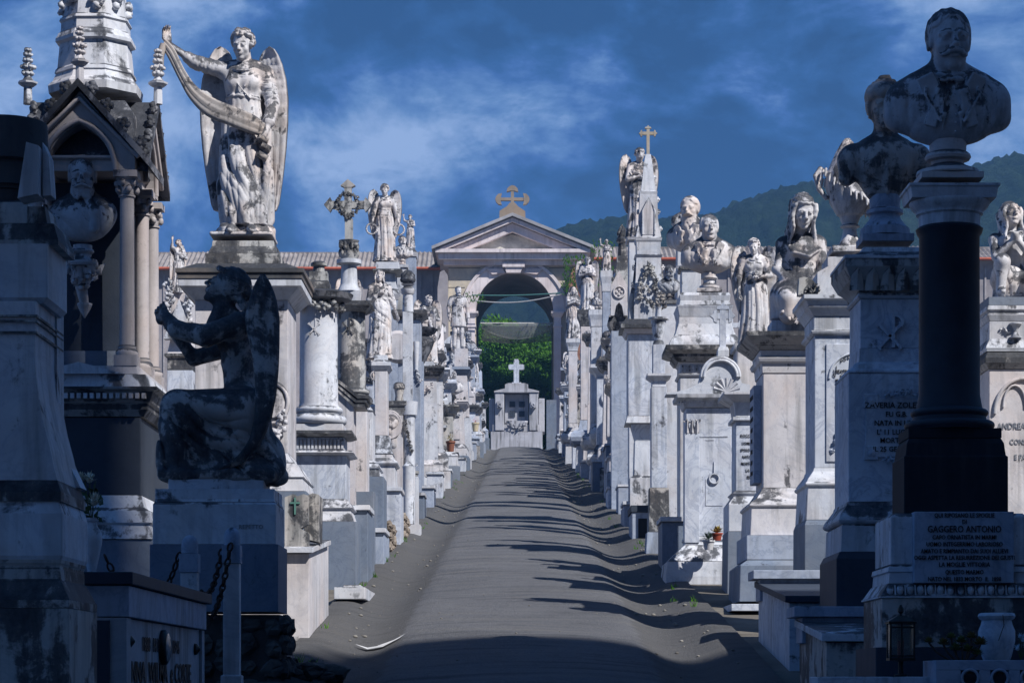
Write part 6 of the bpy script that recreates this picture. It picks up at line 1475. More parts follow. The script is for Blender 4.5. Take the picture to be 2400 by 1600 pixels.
T = thing('broken_column', 'short white broken column standing on a slab at the path edge', 'broken column', (XX(938, 31.5), 31.5, ground(31.5)-.05)); mb = MB(); z1 = ZZ(1060, 31.5)-T.location.z
mb.lathe(0, 0, [(.16, .078), (.2, .074), (z1-.10, .072), (z1-.06, .080), (z1, .02)], 22); mb.build('shaft', M_WHITE, T); mb = MB(); mb.box(-.10, .16, -.12, .3, 0, .15); mb.box(.085, .13, -.02, .2, .152, z1*.8); mb.build('base', M_WHITE, T, bevel=.005)
m = Mon('medallion_monument', 'bluish pilaster monument with a large round pale disc and arched black edged top', 'grave monument', 37.0, 914, 966, .5)
m.seg('shaft', M_BLUE, [(735, 0), (1500, 0)], foot=True); m.seg('cornice', M_CROWN, [(713, 14), (720, 15), (726, 4), (734, 0)])
mb = MB(); mb.prism([(m.x(912), m.z(712)), (m.x(944), m.z(712))]+[(m.x(928)+PX(16, 37)*math.cos(a), m.z(712)+PX(38, 37)*math.sin(a)) for a in [math.pi*i/12 for i in range(1, 12)]][::1], .3, Matrix.Translation((0, m.yf, 0))); mb.build('arched_top', M_DIRTY, m.T)
mb = MB(); v = [[(m.x(914)+qq*math.cos(6.283*i/30), m.yf-k, m.z(797)+qq*math.sin(6.283*i/30)) for i in range(30)] for k, qq in ((.002, .25), (.04, .25), (.07, .20))]; mb.loft(v, True); mb.build('disc', M_CREAM, m.T)
mb = MB(); mb.tube([(m.x(956), m.yf-.02, m.z(785)), (m.x(956), m.yf-.03, m.z(850))], [.05, .03], 6); garland(mb, [(m.x(955), m.yf-.03, m.z(850)), (m.x(970), m.yf-.03, m.z(878))], .035, 3); mb.build('hanging_torch', M_WHITE, m.T)
# ---- angel with wreaths
m = Mon('grave_pedestal', 'tall grey white pedestal under the angel holding two wreaths', 'pedestal', 41.0, 868, 912, .5)
m.seg('shaft', M_BLUE, [(690, 4), (1500, 4)], foot=True); m.seg('neck', M_WHITE, [(627, -6), (662, -2), (668, 6), (676, 8), (689, 4)]); m.seg('cornice', M_CROWN, [(619, 12), (623, 12), (626, 0)]); m.seg('top_block', M_WHITE, [(602, 4), (618, 4)])
statue('angel_statue', 'winged angel with lowered head holding a wreath in each hand against the sky', 'angel statue', WREATH, M_STAT, (XX(884, 41.2), 41.2, ZZ(604, 41.2)), .15, .78, (W_MID, W_MIDM))
m = Mon('grave_pedestal', 'round fluted topped pedestal of the little statue with raised arm', 'pedestal', 52.0, 932, 955, .35)
m.seg('shaft', M_BLUE, [(590, 0), (1500, 0)], foot=True); m.seg('cap', M_WHITE, [(566, -4), (575, 0), (580, 4), (589, 2)])
statue('small_statue', 'little standing figure with a raised arm behind the angel with wreaths', 'statue', RAISED, M_STAT, (XX(941, 52), 52.2, ZZ(566, 52)), -.2, .42)
m = Mon('grave_pedestal', 'tall pale pillar under the bust with the forked beard', 'pedestal', 46.0, 912, 934, .4); m.seg('shaft', M_WHITE, [(615, 0), (1500, 0)], foot=True); m.seg('cap', M_WHITE, [(608, 4), (614, 3)])
bust('bust', 'long bearded man bust beside the angel with wreaths', B_FAR, M_STAT, (XX(923, 46), 46.2, ZZ(608, 46)), .1, sc=.8, msc=.75)
m = Mon('urn_pillar', 'slim pillar with ring mouldings carrying a black flaming urn', 'pillar', 34.5, 928, 944, .2); m.seg('shaft', M_WHITE, [(716, 0), (1500, 0)], foot=True, grow=.02)
mb = MB(); mb.lathe(0, 0, [(m.z(714), .08), (m.z(675), .07), (m.z(672), .09), (m.z(662), .10), (m.z(655), .055), (m.z(650), .10)], 20); mb.build('neck', M_WHITE, m.T)
T = thing('flaming_urn', 'black bowl of carved flames on the ringed pillar', 'urn', (m.xc, m.yc, ZZ(650, 34.5))); mb = MB(); mb.lathe(0, 0, [(0, .05), (.03, .10), (.06, .115), (.10, .10)], 20); flame(mb, 0, 0, .08, .10, .14); mb.build('urn', M_CRUST, T)
# ---- black fluted bowl, busts and inscribed pedestal
m = Mon('bowl_monument', 'wide black fluted bowl on a bluish pillar in the left row', 'grave monument', 43.0, 948, 972, .4)
m.seg('shaft', M_BLUE, [(830, 0), (1500, 0)], foot=True)
mb = MB(); mb.lathe(.02, 0, [(m.z(832), .08), (m.z(822), .13), (m.z(800), .22), (m.z(780), .27), (m.z(772), .22), (m.z(768), .16), (m.z(762), .28), (m.z(752), .33), (m.z(750), .30)], 36, flute=24, fl=.06); mb.build('bowl', M_CRUST, m.T)
m = Mon('inscribed_monument', 'fluted pedestal with inscription panel and carved garland in the left row', 'grave monument', 60.0, 978, 1024, .7)
m.seg('foot', M_GREY, [(1042, 26), (1500, 26)], foot=True); m.seg('slab', M_WHITE, [(1035, 30), (1041, 30)]); m.seg('wedge', M_BLUE, [(993, 4), (1034, 22)]); m.seg('garland_base', M_DIRTY, [(957, 8), (992, 6)])
mb = MB(); mb.lathe(0, 0, [(m.z(956), .30), (m.z(850), .24)], 40, flute=20, fl=.12); mb.build('fluted_shaft', M_CREAM, m.T)
m.seg('black_collar', M_CRUST, [(838, 2), (848, -6)]); m.seg('panel', M_CLEAN, [(797, 0), (837, 0)]); txt(m.T, [('GIUSEPPE RAVENNA', .075, .0), ('CAPITANO MARITTIMO', .058, -.10)], 0, m.z(812), m.yf-.002, xs=.78)
mb = MB(); garland(mb, [(-.24, m.yf-.06, m.z(790)), (0, m.yf-.09, m.z(800)), (.26, m.yf-.06, m.z(785))], .09, 3); mb.build('garland', M_WHITE, m.T)
bust('bust', 'moustached man bust above the inscribed fluted pedestal', B_FAR2, M_STAT, (m.xc-.10, m.yc, ZZ(790, 60)), .1, sc=1.3, msc=1.25)
m = Mon('grave_pedestal', 'square pillar under the standing man in a long coat', 'pedestal', 66.0, 1042, 1076, .7)
m.seg('foot', M_WHITE, [(960, 6), (1400, 6)], foot=True); m.seg('shaft', M_CREAM, [(860, -4), (959, 2)]); m.seg('mould', M_GREY, [(842, 2), (848, 5), (859, -2)]); m.seg('block', M_CREAM, [(800, -2), (841, -2)])
statue('standing_man', 'grey statue of a standing bearded man in a long coat in the left row', 'statue', MANST, M_STAT, (XX(1052, 66.3), 66.3, ZZ(800, 66)), .25, 1.02)
# ================================================================ right row, near to far
# ---- column monument with the moustached bust
m = Mon('column_monument', 'black column monument with white capital and inscribed slab nearest on the right', 'column monument', 11.5, 2026, 2388, .62)
g = lambda hw: hw-m.hx
G = lambda nm, mat, rows, hw, **k: m.seg(nm, mat, rows, grow=g(hw), **k)
G('footing', M_DARKG, [(1486, 0), (1560, 0)], .41, foot=True); G('plinth', M_DIRTY, [(1373, 0), (1485, 0)], .375)
G('egg_moulding', M_WHITE, [(1339, -16), (1342, -14), (1366, 2, 'o'), (1368, 5), (1372, 5)], .375)
mb = MB(); n = 15
for i in range(n):
    x = -.36+.72*(i+.5)/n; mb.ball((x, m.yf+.006, m.z(1354)), (.017, .018, .026), 8, 6); mb.tube([(x+.024, m.yf+.01, m.z(1343)), (x+.024, m.yf-.008, m.z(1366))], .004, 4)
mb.build('egg', M_WHITE, m.T)
G('die_base', M_WHITE, [(1295, 0), (1300, 8), (1311, 10, 't'), (1313, 6), (1338, 8)], .32)
G('die', M_WHITE, [(1176, -8), (1184, 0), (1294, 0)], .325)
mb = MB(); mb.box(m.x(2099), m.x(2328), m.yf-.010, m.yf+.12, m.z(1338), m.z(1176)+.003); mb.build('inscribed_slab', M_BLUE, m.T, bevel=.003)
L = ['QUI RIPOSANO LE SPOGLIE', 'DI', 'GAGGERO ANTONIO', 'CAPO ORNATISTA IN MARMI', 'UOMO INTEGERRIMO LABORIOSO', 'AMATO E RIMPIANTO DAI SUOI ALLIEVI', 'OGGI ASPETTA LA RESURREZIONE DEI GIUSTI', 'LA MOGLIE VITTORIA', 'QUESTO MARMO', 'NATO NEL 1833 MORTO  IL  1898']
ys = [1188, 1203, 1222, 1238, 1254, 1270, 1285, 1301, 1318, 1334]; sz = [.026, .026, .040, .026, .026, .026, .026, .028, .026, .026]
txt(m.T, [(t, s*1.12, m.z(y)-m.z(1250)) for t, y, s in zip(L, ys, sz)], m.x(2214), m.z(1250), m.yf-.011, xs=.80)
G('black_die', M_BLACK, [(998, -10), (1010, -4), (1040, 0), (1042, 4), (1174, 4)], .242, bevel=.004)
G('column_plinth', M_BLACK, [(975, 0), (997, 0)], .225)
mb = MB(); rr = .148; zz = m.z
mb.lathe(0, 0, [(zz(974), .205), (zz(970), .210)]+curve(zz(970), .205, zz(952), .195, 't')+[(zz(950), .180), (zz(942), .176)]+curve(zz(940), .176, zz(925), .170, 't')+[(zz(922), .160), (zz(910), .155), (zz(890), rr), (zz(518), rr*.985), (zz(510), rr*1.06), (zz(500), rr*1.10), (zz(495), rr*1.02)], 48); mb.build('shaft', plain('polished_black_stone', (.026, .036, .052), .55, 0, .35, 3, .05, spec=.25), m.T)
mb = MB(); mb.lathe(0, 0, [(zz(494), .148), (zz(470), .150), (zz(466), .162), (zz(462), .162), (zz(458), .168)]+curve(zz(458), .168, zz(438), .195, 'o')+[(zz(437), .195)], 48); mb.build('capital', M_WHITE, m.T); G('abacus', M_WHITE, [(404, 0), (410, 0), (412, -4), (436, -8)], .220, bevel=.004)
bz = ZZ(404, 11.6); T = thing('bust', 'dark streaked bust of a moustached man in coat and bow tie on the black column', 'bust', (2.085, m.yc-.02, bz))
q = (ZZ(314, 11.8)-bz); mb = MB(); s_ = 1/F*11.75; U = lambda y: (404-y)*s_
mb.box(-.150, .150, -.14, .14, .003, U(388)); mb.lathe(0, 0, [(U(387), .150), (U(384), .155), (U(376), .150)]+[(U(376-i*5), .148-.075*(i/3)) for i in (1, 2)]+[(U(360), .076), (U(354), .082), (U(350), .105), (U(344), .112), (U(338), .108), (U(334), .098), (U(332), .088), (U(316), .090), (U(306), .085)], 36); mb.build('socle', M_CREAM, T, bevel=.003)
place(B_MOUST, 'torso', M_STATB, T, (0, 0, U(319)), 0, 1.12)
# ---- tomb with the lady
m = Mon('tall_pedestal', 'shaded pedestal with acanthus cornice and raised chi-rho under the bust of the lady', 'pedestal', 14.05, 1949, 2166, .62)
m.seg('granite_base', M_DARKG, [(1268, 24), (1284, 32), (1620, 32)], foot=True); m.seg('base', M_WHITE, [(1152, 2), (1160, 4), (1180, 18, 'v'), (1192, 24, 't'), (1204, 14), (1208, 18), (1267, 20)]); m.seg('die', M_CLEAN, [(858, 0), (1151, 0)])
m.seg('waist', M_CLEAN, [(796, -30), (828, -28), (834, -14), (846, -8, 't'), (857, -2)]); m.seg('shaft', M_CLEAN, [(682, -32), (795, -31)]); m.seg('collar', M_WHITE, [(668, -28), (676, -24), (681, -30)])
m.seg('acanthus_cornice', M_CROWN, [(595, 8), (612, 8), (640, -6, 'v'), (667, -28, 'v')]); m.seg('top', M_WHITE, [(560, -40), (572, -34), (585, -8), (586, 10), (594, 10)])
mb = MB(); leafrow(mb, -.27, .27, m.yf+.02, m.z(666), m.z(618), 6, .05); mb.build('acanthus', M_DIRTY, m.T)
chirho(m.T, m.x(2047), m.z(795), m.yf+PX(31, 14)-.001, PX(80, 14.1), M_CLEAN, .03)
mb = MB(); mb.box(m.x(1988), m.x(2130), m.yf-.012, m.yf+.01, m.z(1050), m.z(915))
for a in (1984, 2120):
    for b in (905, 1024): mb.box(m.x(a), m.x(a+32), m.yf-.016, m.yf+.01, m.z(b+32), m.z(b)); mb.lathe(0, 0, [(0, .022), (.006, .022), (.008, .014), (.012, .004)], 16, Matrix.Translation((m.x(a+17), m.yf-.016, m.z(b+16))) @ Matrix.Rotation(R(90), 4, 'X'))
mb.build('plaque', M_CLEAN, m.T, bevel=.003)
mb = MB(); garland(mb, [(m.x(2035), m.yf-.02, m.z(908)), (m.x(2075), m.yf-.02, m.z(900)), (m.x(2120), m.yf-.02, m.z(908))], .016, 3, 1.2); garland(mb, [(m.x(2030), m.yf-.02, m.z(1056)), (m.x(2080), m.yf-.02, m.z(1060))], .014, 4); mb.build('scroll_ornament', M_CLEAN, m.T)
txt(m.T, [('ZAVERIA ZOLEZZI', .047, 0), ('FU G.B.', .042, m.z(957)-m.z(937)), ('NATA IN LIMA', .042, m.z(977)-m.z(937)), ("L' 11 LUGLIO", .042, m.z(998)-m.z(937)), ('MORTA IN', .042, m.z(1017)-m.z(937)), ('IL 25 GENNAIO', .042, m.z(1037)-m.z(937))], m.x(2058), m.z(937), m.yf-.013, xs=.95)
bz = ZZ(560, 14.3); T = thing('bust', 'dark streaked bust of a lady with piled up hair and puffed sleeves behind the column', 'bust', (XX(2033, 14.35), 14.36, bz)); s_ = 14.35/F; U = lambda y: (560-y)*s_
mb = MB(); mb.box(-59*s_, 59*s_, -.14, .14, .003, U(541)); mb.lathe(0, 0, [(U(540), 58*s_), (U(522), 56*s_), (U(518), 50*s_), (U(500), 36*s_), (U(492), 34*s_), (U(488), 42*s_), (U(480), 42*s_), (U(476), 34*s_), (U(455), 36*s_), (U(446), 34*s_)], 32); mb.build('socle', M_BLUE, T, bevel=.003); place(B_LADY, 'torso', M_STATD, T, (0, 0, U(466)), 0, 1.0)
# ---- sloped box tombs
def slope_tomb(label, x0, x1, y0, y1, z0, z1, mat, lid, cap=True):
    T = thing('slab_tomb', label, 'tomb', (x0, y0, ground(y0)-.1)); g0 = T.location.z; w = x1-x0; L = y1-y0; a, b = z0-g0, z1-g0
    def wedge(mb, X0, X1, Y0, Y1, za, zb, zc, zd): mb.add([(X0, Y0, za), (X1, Y0, za), (X1, Y1, zb), (X0, Y1, zb), (X0, Y0, zc), (X1, Y0, zc), (X1, Y1, zd), (X0, Y1, zd)], [(0, 3, 2, 1), (4, 5, 6, 7), (0, 1, 5, 4), (1, 2, 6, 5), (2, 3, 7, 6), (3, 0, 4, 7)])
    mb = MB(); wedge(mb, 0, w, 0, L, 0, 0, a, b); mb.build('body', mat, T, bevel=.004)
    mb = MB(); wedge(mb, -.03, w, -.04, L, a+.003, b+.003, a+.045, b+.045); mb.build('slab', lid, T, bevel=.004)
    if cap: mb = MB(); mb.box(-.07, w*.75, L-.35, L+.05, b+.05, b+.11); mb.box(-.02, w*.7, L-.3, L, b-.1, b+.049); mb.build('head_slab', M_BLUE, T, bevel=.004)
    return T
slope_tomb('box tomb with dark sloping lid and pale flank beside the path on the right', 1.68, 2.45, 15.1, 17.05, 2.10, 2.27, M_CLEAN, M_DARKG)
slope_tomb('grimy box tomb with pale sloping lid between the dark lidded tomb and the column', 1.64, 2.5, 12.95, 14.2, 1.82, 1.93, M_DIRTY, M_WHITE)
# ---- foreground clutter in front of the column
m = Mon('planter_box', 'marble planter trough with round holes at the bottom right corner', 'planter', 10.7, 2150, 2420, .35)
mb = MB(); z0 = m.z(1650); z1 = m.z(1515); w = m.hx
mb.box(-w, w, m.yf, m.yf+.03, m.z(1538), z1); mb.box(-w, w, m.yf, m.yf+.03, z0, m.z(1572)); hs = [2228, 2296, 2364]; xs_ = [-w]+[v for h_ in hs for v in (m.x(h_-21), m.x(h_+21))]+[w]
for i in range(0, len(xs_), 2): mb.box(xs_[i], xs_[i+1], m.yf, m.yf+.03, m.z(1572)-.0, m.z(1538))
mb.box(-w, w, -m.yf-.03, -m.yf, z0, z1); mb.box(-w, -w+.03, m.yf+.03, -m.yf-.03, z0, z1); mb.box(w-.03, w, m.yf+.03, -m.yf-.03, z0, z1); mb.build('trough', M_BLUE, m.T, bevel=.003)
mb = MB(); mb.box(-w+.03, w-.03, m.yf+.035, -m.yf-.03, z1-.06, z1-.03); mb.build('soil', M_SOIL, m.T)
for h_ in hs: mb = MB(); mb.torus((m.x(h_), m.yf-.002, m.z(1556)), PX(19, 10.7), .007, 28, 6); mb.build('hole_rim', M_BLUE, m.T)
tx, ty, tz = m.xc, m.yc, m.zb+z1
def succulent(label, x, y, z):
    T = thing('succulent', label, 'succulent plant', (x, y, z)); rs = random.Random(4)
    st = MB(); red = MB(); gr = MB()
    heads = [(-.155, .085, .030, 0), (-.09, .075, .036, 0), (-.055, .105, .030, 1), (-.01, .085, .036, 1), (.035, .105, .034, 0), (.075, .075, .042, 0), (-.035, .05, .04, 1), (.02, .045, .04, 1), (.06, .03, .035, 1)]
    for hx, hz, r, k in heads:
        st.tube([(hx*.35, 0, 0), (hx*.8, rs.uniform(-.02, .02), hz*.5), (hx, 0, hz)], .005, 5)
        for i in range(22):
            a = i*2.4; t = i/22; d = Vector((math.cos(a)*(1-t*.7), math.sin(a)*(1-t*.7), .25+t*.8)).normalized(); s = d.cross(Vector((0, 0, 1))).normalized(); c = Vector((hx, 0, hz)); n = s.cross(d)
            (gr if k else red).add([c, c+d*r*.6-s*r*.24, c+d*r*1.05, c+d*r*.6+s*r*.24, c+d*r*.5-n*r*.12], [(0, 1, 4), (1, 2, 4), (2, 3, 4), (3, 0, 4), (0, 3, 2, 1)])
    st.build('stem', plain('succulent_stem', (.06, .04, .03)), T); red.build('rosette', plain('reddish_rosette', (.22, .10, .03), .5, 0, .4, 30, 0, (.14, .15, .04)), T); gr.build('rosette', plain('green_rosette', (.08, .10, .03), .5, 0, .4, 30, 0, (.14, .17, .05)), T)
succulent('clump of reddish green succulent rosettes in the marble planter', XX(2215, 10.8), 10.82, ZZ(1518, 10.8))
d = 11.05; s_ = d/F; T = thing('marble_jar', 'wide mouthed white marble jar behind the succulents', 'jar', (XX(2289, d), d, ZZ(1516, d)))
mb = MB(); mb.lathe(0, 0, [(0, 30*s_), (10*s_, 34*s_), (45*s_, 42*s_), (68*s_, 42*s_), (82*s_, 36*s_), (92*s_, 34*s_), (96*s_, 40*s_), (102*s_, 43*s_), (108*s_, 40*s_), (109*s_, 36*s_), (100*s_, 32*s_), (60*s_, 30*s_)], 32, caps=False); mb.build('jar', M_CLEAN, T)
mb = MB(); mb.tube([(6*s_, -.085, 104*s_), (7*s_, -.10, 80*s_), (-5*s_, -.095, 45*s_)], .0018, 4); mb.build('wire', M_IRON, T)
T = thing('artificial_flowers', 'small bunch of pale blue cloth flowers at the right edge', 'flowers', (XX(2345, 10.85), 10.85, ZZ(1514, 10.8)))
mb = MB(); [mb.tube([(0, 0, 0), (x*.6, 0, z*.5), (x, 0, z)], .003, 4) for x, z in ((-.015, .05), (.01, .09), (.02, .06), (-.005, .105))]; mb.build('stem', M_LEAF, T); blooms(T, [(-.015, 0, .05, .024), (.01, 0, .09, .026), (.02, -.01, .06, .024), (-.005, 0, .105, .018), (.04, 0, .075, .026)], plain('pale_blue_petals', (.45, .58, .68), .7, 0, .1, 20, 0), 9, 34)
d = 10.95; s_ = d/F; T = thing('lantern', 'small dark grave lantern with glass sides and a finial on the granite ledge', 'lantern', (XX(2069, d), d, ZZ(1552, d))); U = lambda y: (1552-y)*s_
mb = MB(); w = 27*s_; mb.lathe(0, 0, [(0, .030), (.008, .030), (.012, .012), (U(1518), .012), (U(1516), w*1.1)], 12); mb.box(-w*1.1, w*1.1, -w, w, U(1516), U(1510)); mb.box(-w*1.18, w*1.18, -w*1.1, w*1.1, U(1432), U(1428))
for x in (-w, -.003*0-w*.06, w): 
    for y in (-w*.9, w*.9): mb.box(x-.004, x+.004, y-.004, y+.004, U(1510), U(1432))
for z_ in (U(1505), U(1440)): mb.box(-w, w, -w*.93, -w*.87, z_-.003, z_+.003); mb.box(-w, w, w*.87, w*.93, z_-.003, z_+.003)
mb.loft([[(-w*1.2, -w*1.1, U(1427)), (w*1.2, -w*1.1, U(1427)), (w*1.2, w*1.1, U(1427)), (-w*1.2, w*1.1, U(1427))], [(-w*.3, -w*.3, U(1413)), (w*.3, -w*.3, U(1413)), (w*.3, w*.3, U(1413)), (-w*.3, w*.3, U(1413))]]); mb.lathe(0, 0, [(U(1414), .009), (U(1409), .005), (U(1404), .014), (U(1397), .013), (U(1388), .004)], 12); mb.build('frame', M_BRONZE, T)
mg = bpy.data.materials.new('lantern_glass'); mg.use_nodes = True; b_ = mg.node_tree.nodes['Principled BSDF']; b_.inputs['Base Color'].default_value = (.5, .55, .55, 1); b_.inputs['Roughness'].default_value = .08; b_.inputs['Transmission Weight'].default_value = .85; b_.inputs['Alpha'].default_value = .5
mb = MB(); 
for y in (-w*.9, w*.9): mb.box(-w, w, y-.001, y+.001, U(1508), U(1434))
for x in (-w, w): mb.box(x-.001, x+.001, -w*.88, w*.88, U(1508), U(1434))
mb.build('glass', mg, T); mb = MB(); mb.lathe(0, 0, [(U(1508), .014), (U(1470), .014), (U(1468), .004)], 12); mb.build('candle', plain('red_candle', (.25, .03, .02), .5), T)
T = thing('grave_ledge', 'low pale marble ledge in front of the column monument', 'ledge', (XX(2020, 10.9), 10.95, ZZ(1553, 10.9))); mb = MB(); mb.box(-.28, .25, -.08, .25, -.35, 0); mb.build('ledge', M_CLEAN, T, bevel=.004)
# ---- pedestal with veiled urn
m = Mon('grave_pedestal', 'sunlit inscribed pedestal with flower relief under the veiled urn', 'pedestal', 17.5, 1871, 2048, .56)
m.seg('granite_base', M_GREY, [(1195, 22), (1206, 26), (1500, 27)], foot=True); m.seg('base', M_WHITE, [(1074, 2), (1082, 4), (1096, 14, 'v'), (1108, 20, 't'), (1118, 18), (1194, 22)]); m.seg('shaft', M_CLEAN, [(771, 0), (1073, 0)])
m.seg('band', M_WHITE, [(727, 2), (758, 2), (760, 10), (766, 8), (770, 2)]); m.seg('cornice', M_WHITE, [(680, 28), (690, 28), (692, 22), (704, 16), (706, 18), (712, 12), (726, 3, 'v')])
mb = MB(); mb.box(m.x(1897), m.x(2030), m.yf-.010, m.yf+.01, m.z(1060), m.z(790)); mb.build('panel', M_CLEAN, m.T, bevel=.004)
mb = MB(); xc_, zc_, rr = m.x(1962), m.z(870), PX(58, 17.5); mb.tube([(xc_+rr*math.cos(math.pi*i/16), m.yf-.012, zc_+rr*math.sin(math.pi*i/16)) for i in range(17)], .010, 6); garland(mb, [(m.x(1915), m.yf-.02, m.z(1030)), (m.x(1930), m.yf-.03, m.z(1000)), (m.x(1938), m.yf-.02, m.z(985)), (m.x(1950), m.yf-.02, m.z(1040))], .030, 8, 1.4); mb.build('flower_relief', M_CLEAN, m.T)
L = ['BEATRICE COSTA', 'NATA IN PACE', 'MORTA IL 9 MAGGIO', 'PER LE VIRTU SUE', 'CHE I SUOI CARI', 'PER SEMPRE', 'CHE DIO VOLLE', 'PERDERONO', 'CHE IO RIPOSI IN DIO', 'PREGATE PER ME', 'OVE SIETE']
txt(m.T, [(t, .030 if i else .036, -(PX(9.9, 17.5))*i) for i, t in enumerate(L)], m.x(1955), m.z(857), m.yf-.012, xs=.8)
s0 = 'QUI POSA IN PACE'; 
for i, ch in enumerate(s0):
    if ch == ' ': continue
    a = math.pi*(1-(i+.5)/len(s0)); txt(m.T, [(ch, .032, 0)], xc_+(rr-.035)*math.cos(a), zc_+(rr-.035)*math.sin(a), m.yf-.012, name='arc_letter') if i < 9 else None
mb = MB(); mb.prism([(m.x(1880), m.z(679)), (m.x(2030), m.z(679)), (m.x(2030), m.z(630)), (m.x(1985), m.z(606)), (m.x(1908), m.z(606)), (m.x(1880), m.z(622))], .42, Matrix.Translation((0, m.yf+.06, 0))); mb.box(m.x(1905), m.x(1986), -.17, .17, m.z(606)+.002, m.z(583)); mb.build('saddle_block', M_WHITE, m.T, bevel=.005)
mb = MB(); mb.prism([(m.x(1832), m.z(679)), (m.x(1868), m.z(679)), (m.x(1878), m.z(676))]+[(m.x(1846)+PX(34, 17.5)*math.cos(a), m.z(678)+PX(40, 17.5)*math.sin(a)) for a in [R(x) for x in (10, 30, 50, 70, 90, 110)]], .10, Matrix.Translation((0, m.yf-.04, 0))); mb.build('corner_acroterion', M_DIRTY, m.T)
mb = MB(); garland(mb, [(m.x(1850), m.yf-.06, m.z(672)), (m.x(1872), m.yf-.06, m.z(660))], .03, 4, 1.5); mb.build('grapes', M_DIRTY, m.T)
T = statue('veiled_urn', 'tall funerary urn draped with a fringed cloth above the mourning woman', 'urn', VURN, M_STAT, (XX(1952, 17.8), 17.8, ZZ(583, 17.8)), 0, .885)
# ---- pedestal of the long-haired woman
m = Mon('grave_pedestal', 'broad sunlit pedestal with black cornice below the seated long haired woman', 'pedestal', 20.0, 1753, 1905, .62)
m.seg('footing', M_GREY, [(1287, 40), (1300, 58), (1382, 60)]); m.seg('granite_base', M_BLUE, [(1231, 42), (1286, 42)]); m.seg('base', M_CREAM, [(1120, 2), (1128, 6), (1146, 18, 'v'), (1158, 32, 't'), (1166, 30), (1230, 33)]); m.seg('shaft', M_CREAM, [(857, 0), (1119, 0)])
m.seg('mould', M_WHITE, [(806, 8), (820, 6), (822, 14), (832, 10), (834, 4), (856, 2)]); m.seg('cornice', M_CROWN, [(766, 42), (776, 42), (792, 24, 'v'), (796, 20), (805, 10)])
mb = MB(); mb.box(m.x(1735), m.x(1753)-.002, -.17, .17, m.z(1105), m.z(880)); mb.build('side_plaque', M_BLUE, m.T, bevel=.003)
txt(m.T, [('ALLA MEMORIA', .05, 0), ('DEL NOSTRO', .05, -.09), ('CARO PADRE', .05, -.18), ('GIUSEPPE', .05, -.27), ('I FIGLI', .05, -.36), ('POSERO', .05, -.45), ('QUESTO', .05, -.54), ('RICORDO', .05, -.63)], m.x(1735), m.z(910), 0, face='left', xs=.75)
mb = MB(); mb.rect(m.x(1830), .02, .20, .2, [(m.z(765), .0), (m.z(730), -.01)]); mb.build('seat_block', M_CLEAN, m.T, bevel=.005)
T = statue('mourning_woman', 'seated woman with long wavy hair and bare shoulders looking down beside the urn', 'statue', MOURNER, M_STAT, (XX(1840, 20.3), 20.3, ZZ(731, 20.2)), -.12, 1.0)
mb = MB(); garland(mb, [(-.14, -.33, .02), (-.04, -.36, -.02), (.02, -.34, -.06)], .05, 4, 1.5); mb.build('rose_wreath', M_STAT, T)
m2 = Mon('kerb_slab', 'thin marble slab jutting over a dark rubble wall at the right path edge', 'slab', 19.2, 1680, 1760, .9); mb = MB(); mb.box(-m2.hx, m2.hx, -.45, .45, m2.z(1402), m2.z(1386)); mb.build('slab', M_CLEAN, m2.T, bevel=.004)
rubble('stone_footing', 'dark rubble wall under the jutting marble slab on the right', m2.xc-m2.hx+.08, m2.xc+.3, 19.3, 20.9, ground(19)-.1, ZZ(1403, 19.3)-.01, 21, (M_DSTONE, M_DMORTAR), sz=.10)
# ---- girl angel and the pedestal behind
m = Mon('grave_pedestal', 'half hidden pedestal under the little flower angel', 'pedestal', 23.0, 1694, 1775, .45); m.seg('shaft', M_WHITE, [(800, 0), (1500, 0)], foot=True); m.seg('cap', M_WHITE, [(790, 8), (799, 6)])
statue('girl_angel', 'little winged girl angel holding a bunch of flowers beside the long haired woman', 'angel statue', GIRL, M_STAT, (XX(1732, 23.2), 23.2, ZZ(792, 23.1)), -.1, .60, (W_MID, W_MIDM))
m = Mon('grave_pedestal', 'narrow inscribed pedestal with shell corner between arched stele and broad pedestal', 'pedestal', 21.5, 1690, 1772, .42)
m.seg('footing', M_GREY, [(1221, 20), (1500, 22)], foot=True); m.seg('base', M_WHITE, [(1127, 2), (1132, 10), (1138, 4), (1152, 14, 'v'), (1160, 18), (1220, 18)]); m.seg('shaft', M_CLEAN, [(968, 0), (1126, 0)])
m.seg('cornice', M_WHITE, [(903, 30), (909, 30), (922, 8, 'v'), (924, 4), (956, 0), (958, 8), (966, 8), (967, 0)])
txt(m.T, [('ROCCO FERRARI', .040, 0), ('UOMO ONESTO', .036, -.065), ('SPOSO ESEMPLARE', .036, -.125), ('NATO NEL 1841', .036, -.185), ('MORTO NEL 1902', .036, -.245), ('LA MOGLIE', .036, -.305), ('ED I FIGLI', .036, -.365)], m.x(1731), m.z(1004), m.yf-.002, xs=.78)
mb = MB(); 
for i in range(7): a = R(15+i*25); mb.tube([(m.x(1668), m.yf-.02, m.z(900)), (m.x(1668)+.12*math.cos(a), m.yf-.03, m.z(900)+.12*math.sin(a))], [.008, .018], 6)
mb.build('shell', M_WHITE, m.T)
